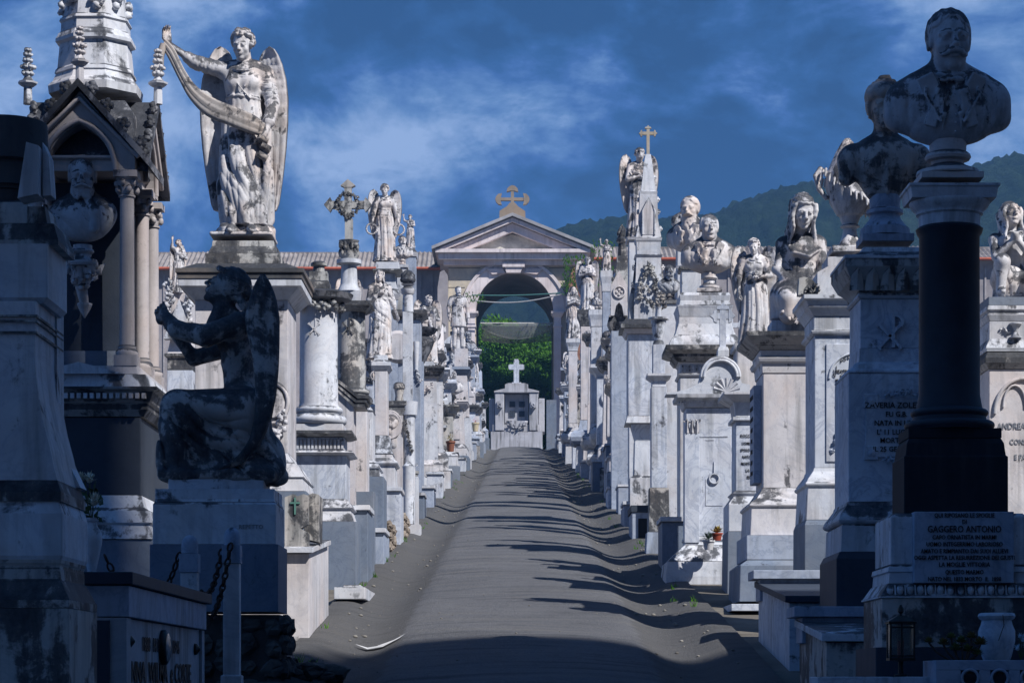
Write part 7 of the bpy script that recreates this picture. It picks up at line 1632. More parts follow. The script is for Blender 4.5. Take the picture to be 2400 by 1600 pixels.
# ---- arched stele with ring
m = Mon('arched_stele', 'sunlit stele with arched pediment, ring relief and composite pilaster at the right path edge', 'stele', 22.8, 1576, 1680, .42)
m.seg('footing', M_WHITE, [(1291, 46), (1325, 50), (1345, 50)]); m.seg('slope', M_WHITE, [(1252, 6), (1290, 44)]); m.seg('base', M_WHITE, [(1232, 2), (1238, 4), (1244, 0), (1251, 4)]); m.seg('shaft', M_CLEAN, [(937, 0), (1231, 0)]); m.seg('entablature', M_WHITE, [(907, 24), (916, 22), (918, 8), (934, 4), (936, 0)])
mb = MB(); xl_, xr_ = m.x(1530), m.x(1745); cx_, cz_, ro = m.x(1654), m.z(862), PX(44, 22.8)
P = [(xl_, m.z(906)), (m.x(1720), m.z(906)), (cx_+ro+.10, m.z(885)), (cx_+ro+.02, m.z(880))]+[(cx_+ro*math.cos(a), cz_+ro*math.sin(a)) for a in [math.pi*i/16 for i in range(0, 17)]]+[(cx_-ro-.02, m.z(880)), (m.x(1598), m.z(885)), (m.x(1575), m.z(895)), (m.x(1550), m.z(901)), (xl_, m.z(902))]
mb.prism(P, .30, Matrix.Translation((0, m.yf-.04, 0))); mb.build('arched_pediment', M_WHITE, m.T, bevel=.005)
mb = MB(); 
for r_, y_ in ((ro, -.05), (ro*.86, -.06)): mb.tube([(cx_+r_*math.cos(math.pi*i/20), m.yf+y_, cz_-.02+r_*math.sin(math.pi*i/20)) for i in range(21)], .016, 6)
mb.build('archivolt', M_WHITE, m.T); mb = MB(); mb.box(m.x(1572), m.x(1606), m.yf-.025, m.yf-.002, m.z(1246), m.z(996)); mb.build('pilaster', M_CLEAN, m.T, bevel=.003)
mb = MB(); leafrow(mb, m.x(1572), m.x(1606), m.yf-.02, m.z(995), m.z(966), 3, .04); garland(mb, [(m.x(1572), m.yf-.04, m.z(968)), (m.x(1606), m.yf-.04, m.z(968))], .018, 3, 1.2); mb.build('capital', M_WHITE, m.T)
mb = MB(); mb.torus((m.x(1640), m.yf-.012, m.z(1099)), PX(11, 22.8), .009, 22, 6); mb.tube([(m.x(1640), m.yf-.005, m.z(1060)), (m.x(1640), m.yf-.012, m.z(1088))], .005, 5)
for a, b in (((1621, 1010), (1640, 1010)), ((1621, 1160), (1621, 1100)), ((1621, 1160), (1660, 1160))): mb.tube([(m.x(a[0]), m.yf-.002, m.z(a[1])), (m.x(b[0]), m.yf-.002, m.z(b[1]))], .004, 4)
mb.box(m.x(1608), m.x(1672), m.yf-.006, m.yf+.01, m.z(1003), m.z(1000)); mb.build('ring_relief', M_CLEAN, m.T)
mb = MB()
for i in range(18): mb.ball((m.x(1560)+i*(m.x(1676)-m.x(1560))/17, m.yf-.02, m.z(925)), (.010, .010, .014), 6, 4)
mb.build('bead_row', M_WHITE, m.T)
T = thing('fleury_cross', 'marble cross with trefoil tips standing on the arched stele', 'stone cross', (XX(1661, 22.9), 22.95, ZZ(819, 22.9))); q = PX(1, 22.9)
mb = MB(); mb.rect(0, 0, 13*q, .08, [(0, .0), (14*q, 0), (22*q, -3*q)]); mb.build('base', M_WHITE, T, bevel=.003); mb = MB(); cross(mb, 0, 0, 22*q+.001, 100*q, 52*q, 14*q, .06, 'fleur', .72); mb.build('cross', M_CLEAN, T)
def pot_plant(label, x, y, z, potc, r, h, leafc, sp=.07):
    T = thing('potted_plant', label, 'potted plant', (x, y, z)); mb = MB(); mb.lathe(0, 0, [(0, r*.7), (h*.8, r*.95), (h*.82, r*1.1), (h, r*1.1), (h, r*.9), (h*.9, r*.85)], 18); mb.build('pot', plain('pot_%s' % name_of(potc), potc, .6), T); mb = MB(); rs = random.Random(int(x*100))
    for i in range(60):
        d = Vector((rs.uniform(-1, 1), rs.uniform(-1, 1), rs.uniform(.1, 1.2))).normalized(); s = d.cross(Vector((0, 0, 1))).normalized() if abs(d.z) < .99 else Vector((1, 0, 0)); c = Vector((0, 0, h))+d*sp*rs.uniform(0, .7); mb.add([c, c+d*.02-s*.009, c+d*.045, c+d*.02+s*.009], [(0, 1, 2, 3)])
    mb.build('leaves', plain('leaf_%s' % name_of(leafc), leafc, .6, 0, .4, 30, 0), T); return T
def name_of(c): return '_'.join(str(int(v*100)) for v in c)
zt_ = ZZ(1252, 22.6)
pot_plant('red clay pot with a yellowish succulent on the base of the arched stele', XX(1648, 22.4), 22.45, ZZ(1240, 22.4), (.35, .07, .04), .05, .07, (.30, .22, .05)); pot_plant('white pot with dark plants on the base of the arched stele', XX(1628, 22.4), 22.42, ZZ(1262, 22.4), (.6, .6, .62), .055, .09, (.05, .08, .06))
# ---- tall tomb with the clean shaven bust
m = Mon('grave_monument', 'massive white pedestal with black cornice and sarcophagus top below the clean shaven bust', 'grave monument', 25.5, 1562, 1676, .5)
m.seg('shaft', M_WHITE, [(866, 0), (1500, 0)], foot=True); m.seg('frieze', M_WHITE, [(832, 4), (836, 0), (856, 0), (860, 6), (865, 2)]); m.seg('cornice', M_CROWN, [(796, 34), (806, 34), (812, 22, 'v'), (815, 16), (820, 16), (831, 8)])
m.seg('sarcophagus', M_WHITE, [(728, 3), (744, 4), (770, 12, 'v'), (795, 26, 'v')]); m.seg('block', M_WHITE, [(671, -2), (678, 2), (690, 0), (700, 2), (702, 8), (708, 6), (727, 2)])
bust('bust', 'clean shaven man bust in coat and bow tie, sunlit, in the right row', B_CLEAN, M_STAT, (XX(1630, 25.7), 25.75, ZZ(671, 25.7)), -.05, sc=1.16, msc=1.10)
mb = MB(); [mb.box(m.x(1566+i*8), m.x(1570+i*8), m.yf-.012, m.yf+.004, m.z(853), m.z(839)) for i in range(14)]; mb.build('fluting', M_WHITE, m.T)
# ---- the grave with the half hidden pair behind, the dark bearded bust and vase
for (nm, lab, me, px, pyb, d_, sc_, rz_, mat_, ptop) in (('bust', 'bearded bust turned left behind the clean shaven bust', B_FAR, 1588, 612, 29.5, 1.18, -.5, M_STAT, 612), ('bust', 'head of a youth rising highest behind the clean shaven bust', B_FAR2, 1578, 545, 31.5, .72, .2, M_STAT, 545), ('bust', 'dark bearded bust low between gothic spire and clean shaven bust', B_BEARD, 1539, 690, 30.5, .62, .1, M_STATD, 690)):
    m = Mon('grave_pedestal', 'pedestal under the '+lab, 'pedestal', d_, px-22, px+22, .35); m.seg('shaft', M_WHITE, [(ptop+8, 0), (1500, 0)], foot=True); m.seg('cap', M_CROWN, [(ptop, 6), (ptop+7, 4)])
    bust(nm, lab, me, mat_, (XX(px, d_), d_+.2, ZZ(ptop, d_)), rz_, sc=sc_, msc=sc_*.98)
m = Mon('vase_pillar', 'slim pillar with a marble vase of carved flowers beside the gothic spire', 'pillar', 27.0, 1496, 1532, .25)
m.seg('foot', M_BLUE, [(1222, 10), (1286, 14)]); m.seg('lower', M_DIRTY, [(1120, 4), (1221, 6)]); m.seg('shaft', M_CLEAN, [(888, 0), (1119, 0)], ); m.seg('cap', M_WHITE, [(858, 10), (864, 10), (874, -2, 'v'), (887, -2)]); m.seg('upper_shaft', M_CLEAN, [(790, -4), (857, -4)])
T = thing('flower_vase', 'marble vase full of carved flowers on the slim pillar', 'vase', (m.xc, m.yc, ZZ(790, 27))); q = PX(1, 27); mb = MB(); mb.lathe(0, 0, [(0, 14*q), (8*q, 12*q), (12*q, 9*q), (30*q, 14*q), (58*q, 18*q), (60*q, 24*q), (64*q, 24*q), (66*q, 8*q), (84*q, 7*q), (88*q, 9*q)], 24); mb.build('vase', M_WHITE, T)
mb = MB(); garland(mb, [(-10*q, 0, 92*q), (8*q, 0, 96*q), (0, 0, 110*q), (6*q, 0, 122*q)], 10*q, 4, 1.6); mb.build('flowers', M_DIRTY, T)
# ---- gothic spire and the angel behind it
def gothic(name, label, d, pc, rows, base, mat=M_WHITE, cr=(), hyk=1.0, topcross=None):
    """rows: (py, half width px) of the tapering tower, top to bottom"""
    m = Mon(name, label, 'gothic monument', d, pc-base[0], pc+base[0], PX(2*base[0], d)*hyk)
    for s in base[1]: m.seg(*s[:3], foot=(len(s) > 3))
    rr = rows[::-1]; mb = MB(); mb.loft([[(-w, -w*hyk, z), (w, -w*hyk, z), (w, w*hyk, z), (-w, w*hyk, z)] for z, w in [(m.z(r[0]), PX(r[1], d)) for r in rr]]); mb.build('spire', mat, m.T)
    for k, (py, hw, r) in enumerate(cr):
        for s in (-1, 1): mb = MB(); crocket(mb, s*PX(hw, d), -PX(hw, d)*.6, m.z(py), PX(r, d), k); mb.build('crocket', mat, m.T)
    return m
m = gothic('gothic_monument', 'tall gothic spire monument topped by a cross against the dark sky', 33.0, 1491, [(345, 6), (370, 10), (400, 13), (432, 17), (434, 21), (440, 20), (500, 22), (541, 29), (543, 31), (548, 30), (552, 28), (580, 27), (582, 32), (588, 28), (640, 30), (690, 34), (732, 34)],
    (48, [('foot', M_WHITE, [(1010, -16), (1090, -14), (1096, -4), (1400, -4)], 1), ('lower_die', M_CLEAN, [(972, -8), (1009, -18)]), ('mould', M_WHITE, [(955, 2), (971, 6)]), ('shaft', M_CLEAN, [(768, 0), (954, 0)]), ('cornice', M_CREAM, [(756, 10), (767, 4)]), ('cornice_top', M_CROWN, [(733, 6), (746, 18), (755, 18)])]), M_WHITE, [(452, 20, 7), (480, 21, 7), (520, 26, 7), (400, 13, 6), (610, 31, 8), (650, 33, 8)])
mb = MB(); zz = m.z; q = PX(1, 33); P = [(-12*q, zz(535)), (12*q, zz(535)), (12*q, zz(480)), (7*q, zz(466)), (0, zz(456)), (-7*q, zz(466)), (-12*q, zz(480))]; mb.prism(P, .02, Matrix.Translation((0, -29*q-.0, 0))); mb.build('lancet_panel', M_CREAM, m.T)
mb = MB(); mb.tube([(-14*q, -30*q, zz(535)), (-14*q, -29*q, zz(480)), (0, -26*q, zz(450)), (14*q, -29*q, zz(480)), (14*q, -30*q, zz(535))], 2.2*q, 6); mb.build('lancet_moulding', M_WHITE, m.T)
mb = MB(); cross(mb, 0, 0, zz(345), (345-279)*q, 40*q, 7*q, .05, 'fleur', .74); mb.build('cross', marble('lichened_marble', base=(.50, .47, .42), warm=(.40, .30, .16), warm_amt=.7, soot=.36), m.T)
mb = MB(); garland(mb, [(0, -34*q, zz(600)), (-16*q, -37*q, zz(640)), (-22*q, -38*q, zz(690))], 7*q, 7, 1.2); garland(mb, [(0, -34*q, zz(600)), (16*q, -37*q, zz(640)), (22*q, -38*q, zz(690))], 7*q, 9, 1.2); garland(mb, [(-12*q, -40*q, zz(660)), (12*q, -40*q, zz(665))], 9*q, 4, 1.3); garland(mb, [(-8*q, -42*q, zz(690)), (8*q, -42*q, zz(700))], 7*q, 5, 1.3); mb.build('carved_canopy', M_DIRTY, m.T)
mb = MB(); 
for s in (-1, 1): mb.tube([(s*34*q, -10*q, zz(732)), (s*40*q, -12*q, zz(690)), (s*30*q, -12*q, zz(640)), (s*26*q, -8*q, zz(585))], [5*q, 7*q, 6*q, 4*q], 6)
mb.build('buttress', M_DIRTY, m.T)
m = Mon('grave_pedestal', 'hidden pedestal of the angel behind the gothic spire', 'pedestal', 37.0, 1445, 1492, .45); m.seg('shaft', M_WHITE, [(552, 0), (1500, 0)], foot=True); m.seg('cap', M_WHITE, [(545, 6), (551, 4)])
statue('angel_statue', 'winged angel standing directly behind the gothic spire with lowered head', 'angel statue', CROSSED, M_STAT, (XX(1468, 37.2), 37.2, ZZ(546, 37)), .15, .82, (W_MID, W_MIDM))
m = gothic('gothic_monument', 'smaller gothic monument with torch finial, rose window and pointed arch', 39.0, 1430, [(585, 10), (588, 13), (600, 12), (640, 18), (690, 22), (728, 24)], (22, [('shaft', M_BLUE, [(760, 4), (1400, 4)], 1), ('cornice', M_CROWN, [(729, 10), (740, 12), (759, 4)])]), M_DIRTY, [(640, 20, 6), (620, 16, 5)])
q = PX(1, 39); mb = MB(); mb.lathe(0, 0, [(m.z(586), 10*q), (m.z(556), 9*q), (m.z(552), 13*q), (m.z(546), 13*q), (m.z(540), 10*q)], 10, smooth=False); flame(mb, 0, 0, m.z(540), 12*q, 30*q); mb.build('torch', M_DIRTY, m.T)
mb = MB(); mb.prism([(-28*q, m.z(728)), (-20*q, m.z(728)), (-16*q, m.z(706)), (-9*q, m.z(698)), (-2*q, m.z(706)), (2*q, m.z(728)), (10*q, m.z(728)), (10*q, m.z(660)), (-9*q, m.z(626)), (-28*q, m.z(660))], .12, Matrix.Translation((0, -.33, 0))); mb.torus((-9*q, -.34, m.z(675)), 13*q, 2.4*q, 22, 6)
for a in range(0, 360, 90): mb.ball((-9*q+5.5*q*math.cos(R(a)), -.34, m.z(675)+5.5*q*math.sin(R(a))), (3.4*q, 1.5*q, 3.4*q), 8, 5)
mb.build('rose_gable', M_CREAM, m.T)
# ---- others of the right row one can tell apart
def simple(label, d, pl, pr_, top, mats, dep=.5, foot=20, capw=7, base=.55, nm='grave_pedestal', cat='pedestal'):
    m = Mon(nm, label, cat, d, pl, pr_, dep); gy = HY-(ground(d)-EYE)/d*F; h = gy-top; b1 = gy-h*.16; b2 = gy-h*.32
    m.seg('foot', mats[0], [(b1, foot*.8), (gy+20, foot)], foot=True); m.seg('base', mats[1], [(b2, 1), (b2+h*.03, foot*.3), (b2+h*.06, foot*.5, 't'), (b1-1, foot*.6)]); m.seg('shaft', mats[2], [(top+h*.10, 0), (b2-1, 0)]); m.seg('cornice', mats[3], [(top, capw), (top+h*.03, capw), (top+h*.06, capw*.4, 'v'), (top+h*.10-1, 1)])
    return m
m = simple('pedestal with ring relief and dentilled cornice in the right row', 53.0, 1371, 1411, 838, (M_CLEAN, M_WHITE, M_CLEAN, M_WHITE), .5, 18, 16); mb = MB(); mb.torus((m.x(1396), m.yf-.02, m.z(915)), .13, .035, 24, 6); mb.build('ring', M_WHITE, m.T); mb = MB(); mb.prism([(m.x(1366), m.z(837)), (m.x(1416), m.z(837)), (m.x(1400), m.z(826)), (m.x(1391), m.z(818)), (m.x(1381), m.z(826))], .25); mb.build('scroll_pediment', M_WHITE, m.T)
m = Mon('slab_tomb', 'grey box tomb with leaning kerb stones by the right path edge', 'tomb', 44.0, 1392, 1440, 1.2); m.seg('box', M_GREY, [(1024, 0), (1300, 0)], foot=True); m.seg('slab', M_BLUE, [(1018, 3), (1023, 3)])
m = Mon('slab_tomb', 'white capped grey block jutting to the right path edge', 'tomb', 37.0, 1420, 1452, .8); m.seg('box', M_BLUE, [(1118, 0), (1300, 0)], foot=True); m.seg('slab', M_WHITE, [(1112, 2), (1117, 2)])
m = Mon('slab_tomb', 'dark doored box tomb below the vase pillar at the right path edge', 'tomb', 30.0, 1452, 1492, .9); m.seg('box', M_BLUE, [(1176, 0), (1400, 0)], foot=True); m.seg('lid', M_DARKG, [(1160, 3), (1175, 3)]); mb = MB(); mb.box(m.x(1466), m.x(1486), m.yf-.006, m.yf+.01, m.z(1245), m.z(1190)); mb.build('door', M_BLACK, m.T)
m = simple('thin pedestal of the little raised arm figure at the right', 56.0, 1384, 1402, 622, (M_WHITE, M_WHITE, M_BLUE, M_WHITE), .3, 12, 5); statue('small_statue', 'little standing figure with a raised arm above the right hand tombs', 'statue', RAISED, M_STAT, (XX(1393, 56.1), 56.15, ZZ(622, 56)), .1, .44)
m = simple('pedestal of the angel with crossed arms', 62.0, 1334, 1364, 712, (M_WHITE, M_BLUE, M_CREAM, M_CROWN), .5, 12, 8); statue('angel_statue', 'winged angel with folded arms standing right of the gatehouse arch', 'angel statue', CROSSED, M_STAT, (XX(1349, 62.2), 62.25, ZZ(712, 62)), -.1, .82, (W_MID, W_MIDM))
m = simple('pedestal of the small bearded bust below the folded arms angel', 58.0, 1358, 1382, 712, (M_WHITE, M_WHITE, M_WHITE, M_WHITE), .4, 10, 6); bust('bust', 'small bearded bust in front of the folded arms angel', B_FAR, M_STAT, (XX(1370, 58), 58.2, ZZ(712, 58)), -.1, sc=.66, msc=.62)
m = simple('tall pedestal of the veiled woman near the arch', 72.0, 1306, 1326, 778, (M_WHITE, M_WHITE, M_CREAM, M_WHITE), .4, 8, 6); statue('veiled_woman', 'veiled woman statue with clasped hands near the right jamb of the arch', 'statue', VEILED, M_STAT, (XX(1316, 72.1), 72.2, ZZ(778, 72)), .3, .92)
# ---- child at the far right
m = Mon('grave_monument', 'sunlit monument with hourglass relief and arch below the praying child at the right edge', 'grave monument', 19.0, 2272, 2440, .7)
m.seg('body', M_CREAM, [(848, 0), (1500, 0)], foot=True); m.seg('black_band', M_CROWN, [(808, 6), (822, 12), (834, 12), (847, 2)]); m.seg('die', M_WHITE, [(738, 0), (778, 0), (800, 10, 'v'), (807, 8)]); m.seg('mould', M_WHITE, [(702, 4), (712, 6), (716, 0), (722, 6), (737, 0)]); m.seg('top', M_GREY, [(682, 2), (701, 2)])
mb = MB(); mb.lathe(0, 0, [(m.z(776), .05), (m.z(774), .05), (m.z(772), .03), (m.z(760), .012), (m.z(748), .03), (m.z(745), .05), (m.z(743), .05)], 12, Matrix.Translation((m.x(2332), m.yf-.01, 0))); garland(mb, [(m.x(2300), m.yf-.01, m.z(755)), (m.x(2322), m.yf-.01, m.z(762))], .018, 3); mb.build('hourglass', M_WHITE, m.T)
mb = MB(); mb.tube([(m.x(2350)+PX(66, 19)*math.cos(a), m.yf-.01, m.z(950)+PX(80, 19)*math.sin(a)) for a in [math.pi*i/20 for i in range(21)]], .016, 6); mb.tube([(m.x(2330)+PX(26, 19)*math.cos(a), m.yf-.01, m.z(935)+PX(50, 19)*math.sin(a)) for a in [math.pi*i/14 for i in range(15)]], .010, 6); mb.build('arch_moulding', M_CREAM, m.T)
txt(m.T, [('ANDREA DAPELO', .07, 0), ('CONSORTE', .06, -.12), ('E PADRE', .06, -.24)], m.x(2356), m.z(985), m.yf-.002, marble('faint_lettering', base=(.3, .32, .36), soot=.3), xs=.8)
statue('praying_child', 'bare shouldered child kneeling on one knee with clasped hands at the right edge', 'statue', CHILD, M_STAT, (XX(2322, 19.3), 19.3, ZZ(683, 19.2)), 0, .90)
# ================================================================ end tomb, trees, distant rows
m = Mon('end_tomb', 'large grey family tomb with a rounded cross closing the end of the path', 'tomb', 107.0, 1137, 1236, 2.0)
M_ENDT = marble('grey_concrete_marble', base=(.50, .51, .56), warm=(.34, .31, .30), soot=.36, vein=0, scale=.6, drip=.9, warm_amt=.3)
q = PX(1, 107); z = m.z
m.seg('base', M_ENDT, [(992, 10), (1060, 10)], foot=True, bevel=.03); m.seg('plinth', M_ENDT, [(975, 6), (991, 6)], bevel=.03)
mb = MB(); 
for (a, b, t0, t1, y0, y1) in ((1137, 1158, 974, 902, -1.2, .5), (1215, 1236, 974, 902, -1.2, .5), (1123, 1136, 974, 912, -.6, .6), (1237, 1251, 974, 912, -.6, .6), (1159, 1214, 974, 903, -.7, .5)): mb.box(m.x(a), m.x(b), y0, y1, z(t0)-.3, z(t1))
mb.build('walls', M_ENDT, m.T, bevel=.03)
mb = MB(); mb.prism([(m.x(1135), z(902)+.002), (m.x(1238), z(902)+.002), (m.x(1238), z(899)), (m.x(1213), z(893)), (m.x(1213), z(884)), (m.x(1206), z(881)), (m.x(1167), z(881)), (m.x(1160), z(884)), (m.x(1160), z(893)), (m.x(1135), z(899))], 1.9, Matrix.Translation((0, -1.25, 0))); mb.build('stepped_top', M_ENDT, m.T, bevel=.03)
mb = MB(); xc_ = m.x(1186); mb.box(xc_-11*q, xc_+11*q, -.9, -.3, z(881)+.002, z(877)); r_ = 6.2*q
mb.prism([(xc_-r_, z(877)), (xc_+r_, z(877)), (xc_+r_, z(847)), (xc_+15*q, z(847)), (xc_+18*q, z(845)), (xc_+18*q, z(837)), (xc_+15*q, z(835)), (xc_+r_, z(835)), (xc_+r_, z(827)), (xc_+4*q, z(823)), (xc_-4*q, z(823)), (xc_-r_, z(827)), (xc_-r_, z(835)), (xc_-15*q, z(835)), (xc_-18*q, z(837)), (xc_-18*q, z(845)), (xc_-15*q, z(847)), (xc_-r_, z(847))], .3, Matrix.Translation((0, -.8, 0))); mb.build('cross', M_CLEAN, m.T, bevel=.02)
for a in (1170, 1192):
    for b in (920, 942): mb = MB(); mb.box(m.x(a), m.x(a+13), -.76, -.701, z(b+13), z(b)); mb.build('window', M_DARKG, m.T)
for a in (1148, 1225): mb = MB(); mb.box(m.x(a-6), m.x(a+6), -1.4, -1.201, z(938), z(923)); mb.torus((m.x(a), -1.42, z(932)), 3*q, 1*q, 12, 6); mb.build('torch_bracket', M_ENDT, m.T)
mb = MB(); v = [[(m.x(1188)+26*q*k*math.cos(a), -.72-.5*k2*1.0, z(967)-18*q*k*math.sin(a)) for a in [math.pi*i/14 for i in range(15)]] for k, k2 in ((1, 0), (.97, .8), (.7, 1))]; mb.loft(v, True); garland(mb, [(m.x(1168), -1.25, z(975)), (m.x(1188), -1.3, z(982)), (m.x(1208), -1.25, z(975))], .09, 3, 1.2); mb.build('shell_basin', M_ENDT, m.T)
m = Mon('slab_tomb', 'plain grey slab wall right of the end tomb', 'tomb', 104.0, 1255, 1278, .4); m.seg('slab', M_GREY, [(918, 0), (1060, 0)], foot=True)
# ---- trees
def leaf_mat(name, a, b):
    m = bpy.data.materials.new(name); m.use_nodes = True; t = m.node_tree; t.nodes.clear(); co = t.nodes.new('ShaderNodeTexCoord'); v = co.outputs['Object']
    c = mixc(t, ramp(t, noise(t, v, 1.1, 4, .6), [(.4, 0.0), (.6, 1.0)]), a, b); c = mixc(t, ramp(t, noise(t, v, 9, 3, .6), [(.4, 0.0), (.7, .6)]), c, tuple(x*1.6 for x in b))
    d = t.nodes.new('ShaderNodeBsdfDiffuse'); tr = t.nodes.new('ShaderNodeBsdfTranslucent'); mx = t.nodes.new('ShaderNodeMixShader'); mx.inputs[0].default_value = .3
    t.links.new(c, d.inputs[0]); t.links.new(c, tr.inputs[0]); t.links.new(d.outputs[0], mx.inputs[1]); t.links.new(tr.outputs[0], mx.inputs[2]); o = t.nodes.new('ShaderNodeOutputMaterial'); t.links.new(mx.outputs[0], o.inputs[0]); return m
M_LEAFG = leaf_mat('bright_leaves', (.035, .105, .015), (.115, .27, .035)); M_BARK = plain('bark', (.08, .06, .045), .9, 0, .4, 6, .8)
def crown(seed, n, R0, H, leaf):
    rs = np.random.RandomState(seed); cl = []; 
    for i in range(46):
        a = rs.rand()*6.28; u = rs.rand()**.5; z = rs.rand(); rr = R0*(1-(z*1.15-.35)**2*.75)*u; cl.append((rr*math.cos(a), rr*math.sin(a), z*H, R0*(.20+.16*rs.rand())))
    V = []; Fc = []; k = n//len(cl)
    for c in cl:
        d = rs.randn(k, 3); d /= np.linalg.norm(d, axis=1)[:, None]; r = c[3]*(.55+.5*rs.rand(k)); P = np.array(c[:3])+d*r[:, None]*[1, 1, .75]
        A = rs.randn(k, 3); A /= np.linalg.norm(A, axis=1)[:, None]; A = A*.6+d*.4; B = np.cross(A, rs.randn(k, 3)); B /= np.linalg.norm(B, axis=1)[:, None]+1e-9; L = leaf*(.6+.8*rs.rand(k))
        for p, a, b, l in zip(P, A, B, L):
            o = len(V); V += [tuple(p-a*l), tuple(p+b*l*.45), tuple(p+a*l), tuple(p-b*l*.45)]; Fc.append((o, o+1, o+2, o+3))
    me = bpy.data.meshes.new('crown'); me.from_pydata(V, [], Fc); me.update(); return me
CR = [crown(1, 15000, 3.4, 6.5, .15), crown(2, 15000, 3.0, 6.0, .15)]
def tree(label, x, y, zb, sc, k, zc, group='trees behind the gatehouse arch'):
    T = thing('tree', label, 'tree', (x, y, zb), k*1.3, group); mb = MB(); rs = random.Random(k); mb.tube([(0, 0, -1), (.1, 0, zc*.5), (0, .1, zc+1.5*sc)], [.28*sc, .2*sc, .1*sc], 8)
    for i in range(6): a = i*1.05; mb.tube([(0, 0, zc*.6+i*.2), (math.cos(a)*1.0*sc, math.sin(a)*sc, zc+1.2*sc), (math.cos(a)*2.0*sc, math.sin(a)*2*sc, zc+2.8*sc)], [.1*sc, .07*sc, .02*sc], 5)
    mb.build('trunk', M_BARK, T); place(CR[k % 2], 'crown', M_LEAFG, T, (0, 0, zc), k*.8, sc)
for i, (px, pyt, d_, sc, lab) in enumerate(((1120, 738, 141, .80, 'bright green tree reaching highest at the left inside the arch'), (1168, 740, 146, .78, 'green tree behind the centre of the arch'), (1215, 772, 143, .75, 'green tree right of centre inside the arch'), (1262, 778, 140, .80, 'green tree against the right jamb inside the arch'), (1135, 845, 135, .62, 'lower bushy tree left behind the end tomb cross'), (1240, 850, 136, .62, 'lower bushy tree right behind the end tomb'), (1186, 838, 138, .66, 'lower bushy tree right behind the end tomb cross'), (1095, 800, 150, .8, 'green tree half hidden by the left jamb of the arch'), (1285, 820, 150, .8, 'green tree half hidden by the right jamb of the arch'))):
    zt = ZZ(pyt, d_); zb = ground(d_); zc = zt-zb-6.4*sc; tree(lab, XX(px, d_), d_, zb, sc, i, zc)
tree('small green tree top showing above the roof left of the tall angel pedestal', XX(372, 150), 150, ground(150), .8, 3, ZZ(600, 150)-ground(150)-5.2, None)
# weeds on the brick buttress
def weeds(label, x, y, z, w, h, n, seed):
    rs = random.Random(seed); mb = MB()
    for i in range(n):
        p = Vector((rs.uniform(-w, w), rs.uniform(-.3, .1), rs.uniform(0, h))); d = Vector((rs.uniform(-.6, .6), rs.uniform(-.6, 0), rs.uniform(.3, 1))).normalized(); s = d.cross(Vector((0, 1, 0))).normalized(); L = .35*min(1, w); mb.add([p, p+d*L*.5-s*L*.14, p+d*L, p+d*L*.5+s*L*.14], [(0, 1, 2, 3)])
    tagit(mb.build('weeds', M_LEAFG, None, (x, y, z)), label, 'weeds', kind='stuff')
weeds('green weeds growing down the red brick buttress', XX(1318, 123.6), 123.5, ZZ(680, 123.6), .6, 2.0, 260, 3); weeds('tall green weeds beside the folded arms angel', XX(1385, 110), 110, ZZ(660, 110), .5, 2.0, 160, 4); weeds('small tuft of weeds on the left spring of the arch', XX(1090, 124), 123.8, ZZ(700, 124), .5, .5, 60, 5)
# little tufts in the gutters
rs = random.Random(12); mb = MB()
for k in range(45):
    y = rs.uniform(14, 60); s = rs.choice((-1, 1)); x = s*rs.uniform(1.30, 1.46); z0 = ground(y)+prof(x)
    for i in range(7): a = rs.uniform(0, 6.28); L = rs.uniform(.02, .07); p = Vector((x+rs.uniform(-.03, .03), y+rs.uniform(-.03, .03), z0)); d = Vector((math.cos(a)*.5, math.sin(a)*.5, 1))*L; mb.add([p+Vector((-.004, 0, 0)), p+Vector((.004, 0, 0)), p+d], [(0, 1, 2)])
tagit(mb.build('grass_tufts', M_LEAFG), 'sparse grass tufts along the gutters', 'grass', kind='stuff')
rs = random.Random(14); mb = MB()
for k in range(1100):
    y = rs.uniform(15, 75)**1.0; s = rs.choice((-1, 1, 1, -1, 0)); x = s*rs.uniform(.9, 1.42) if s else rs.uniform(-.9, .9); r = (.003+.019*rs.random()**3)*(1 if s else .5); mb.ball((x, y, ground(y)+prof(x)+wob(x, y)+r*.3), (r, r, r*.6), 5, 4)
tagit(mb.build('grit', plain('pale_grit', (.22, .21, .19), .9, 0, .6, 3), None), 'pale grit and crumbs of mortar in the gutters', 'grit', kind='stuff')
T = thing('plaster_patch', 'white lime splash on the path edge beside the sunlit box tomb', 'lime patch', (XX(862, 16.9), 17.0, ground(17)+prof(-.97)+.0)); mb = MB()
P = [(-.16, .10), (-.05, -.10), (.06, -.14), (.17, -.06), (.20, .05), (.14, -.02), (.05, -.06), (-.06, -.02)]; mb.add([(x, y*1.6, ground(17+y*1.6)-ground(17)+prof(XX(862, 16.9)+x)-prof(-.97)+.012) for x, y in P], [tuple(range(len(P)))]); mb.build('splash', plain('white_lime', (.6, .6, .6), .9), T)
# ================================================================ distant rows, every tomb its own
ORD = ['first', 'second', 'third', 'fourth', 'fifth', 'sixth', 'seventh', 'eighth', 'ninth', 'tenth', 'eleventh', 'twelfth', 'thirteenth', 'fourteenth', 'fifteenth', 'sixteenth', 'seventeenth', 'eighteenth', 'nineteenth', 'twentieth', 'twenty first', 'twenty second', 'twenty third', 'twenty fourth', 'twenty fifth', 'twenty sixth', 'twenty seventh', 'twenty eighth', 'twenty ninth', 'thirtieth', 'thirty first', 'thirty second', 'thirty third', 'thirty fourth', 'thirty fifth', 'thirty sixth', 'thirty seventh', 'thirty eighth', 'thirty ninth', 'fortieth', 'forty first', 'forty second', 'forty third', 'forty fourth']
MN = {M_WHITE: 'white', M_CLEAN: 'bluish white', M_BLUE: 'blue grey', M_CREAM: 'cream', M_DIRTY: 'sooty', M_GREY: 'dark grey'}
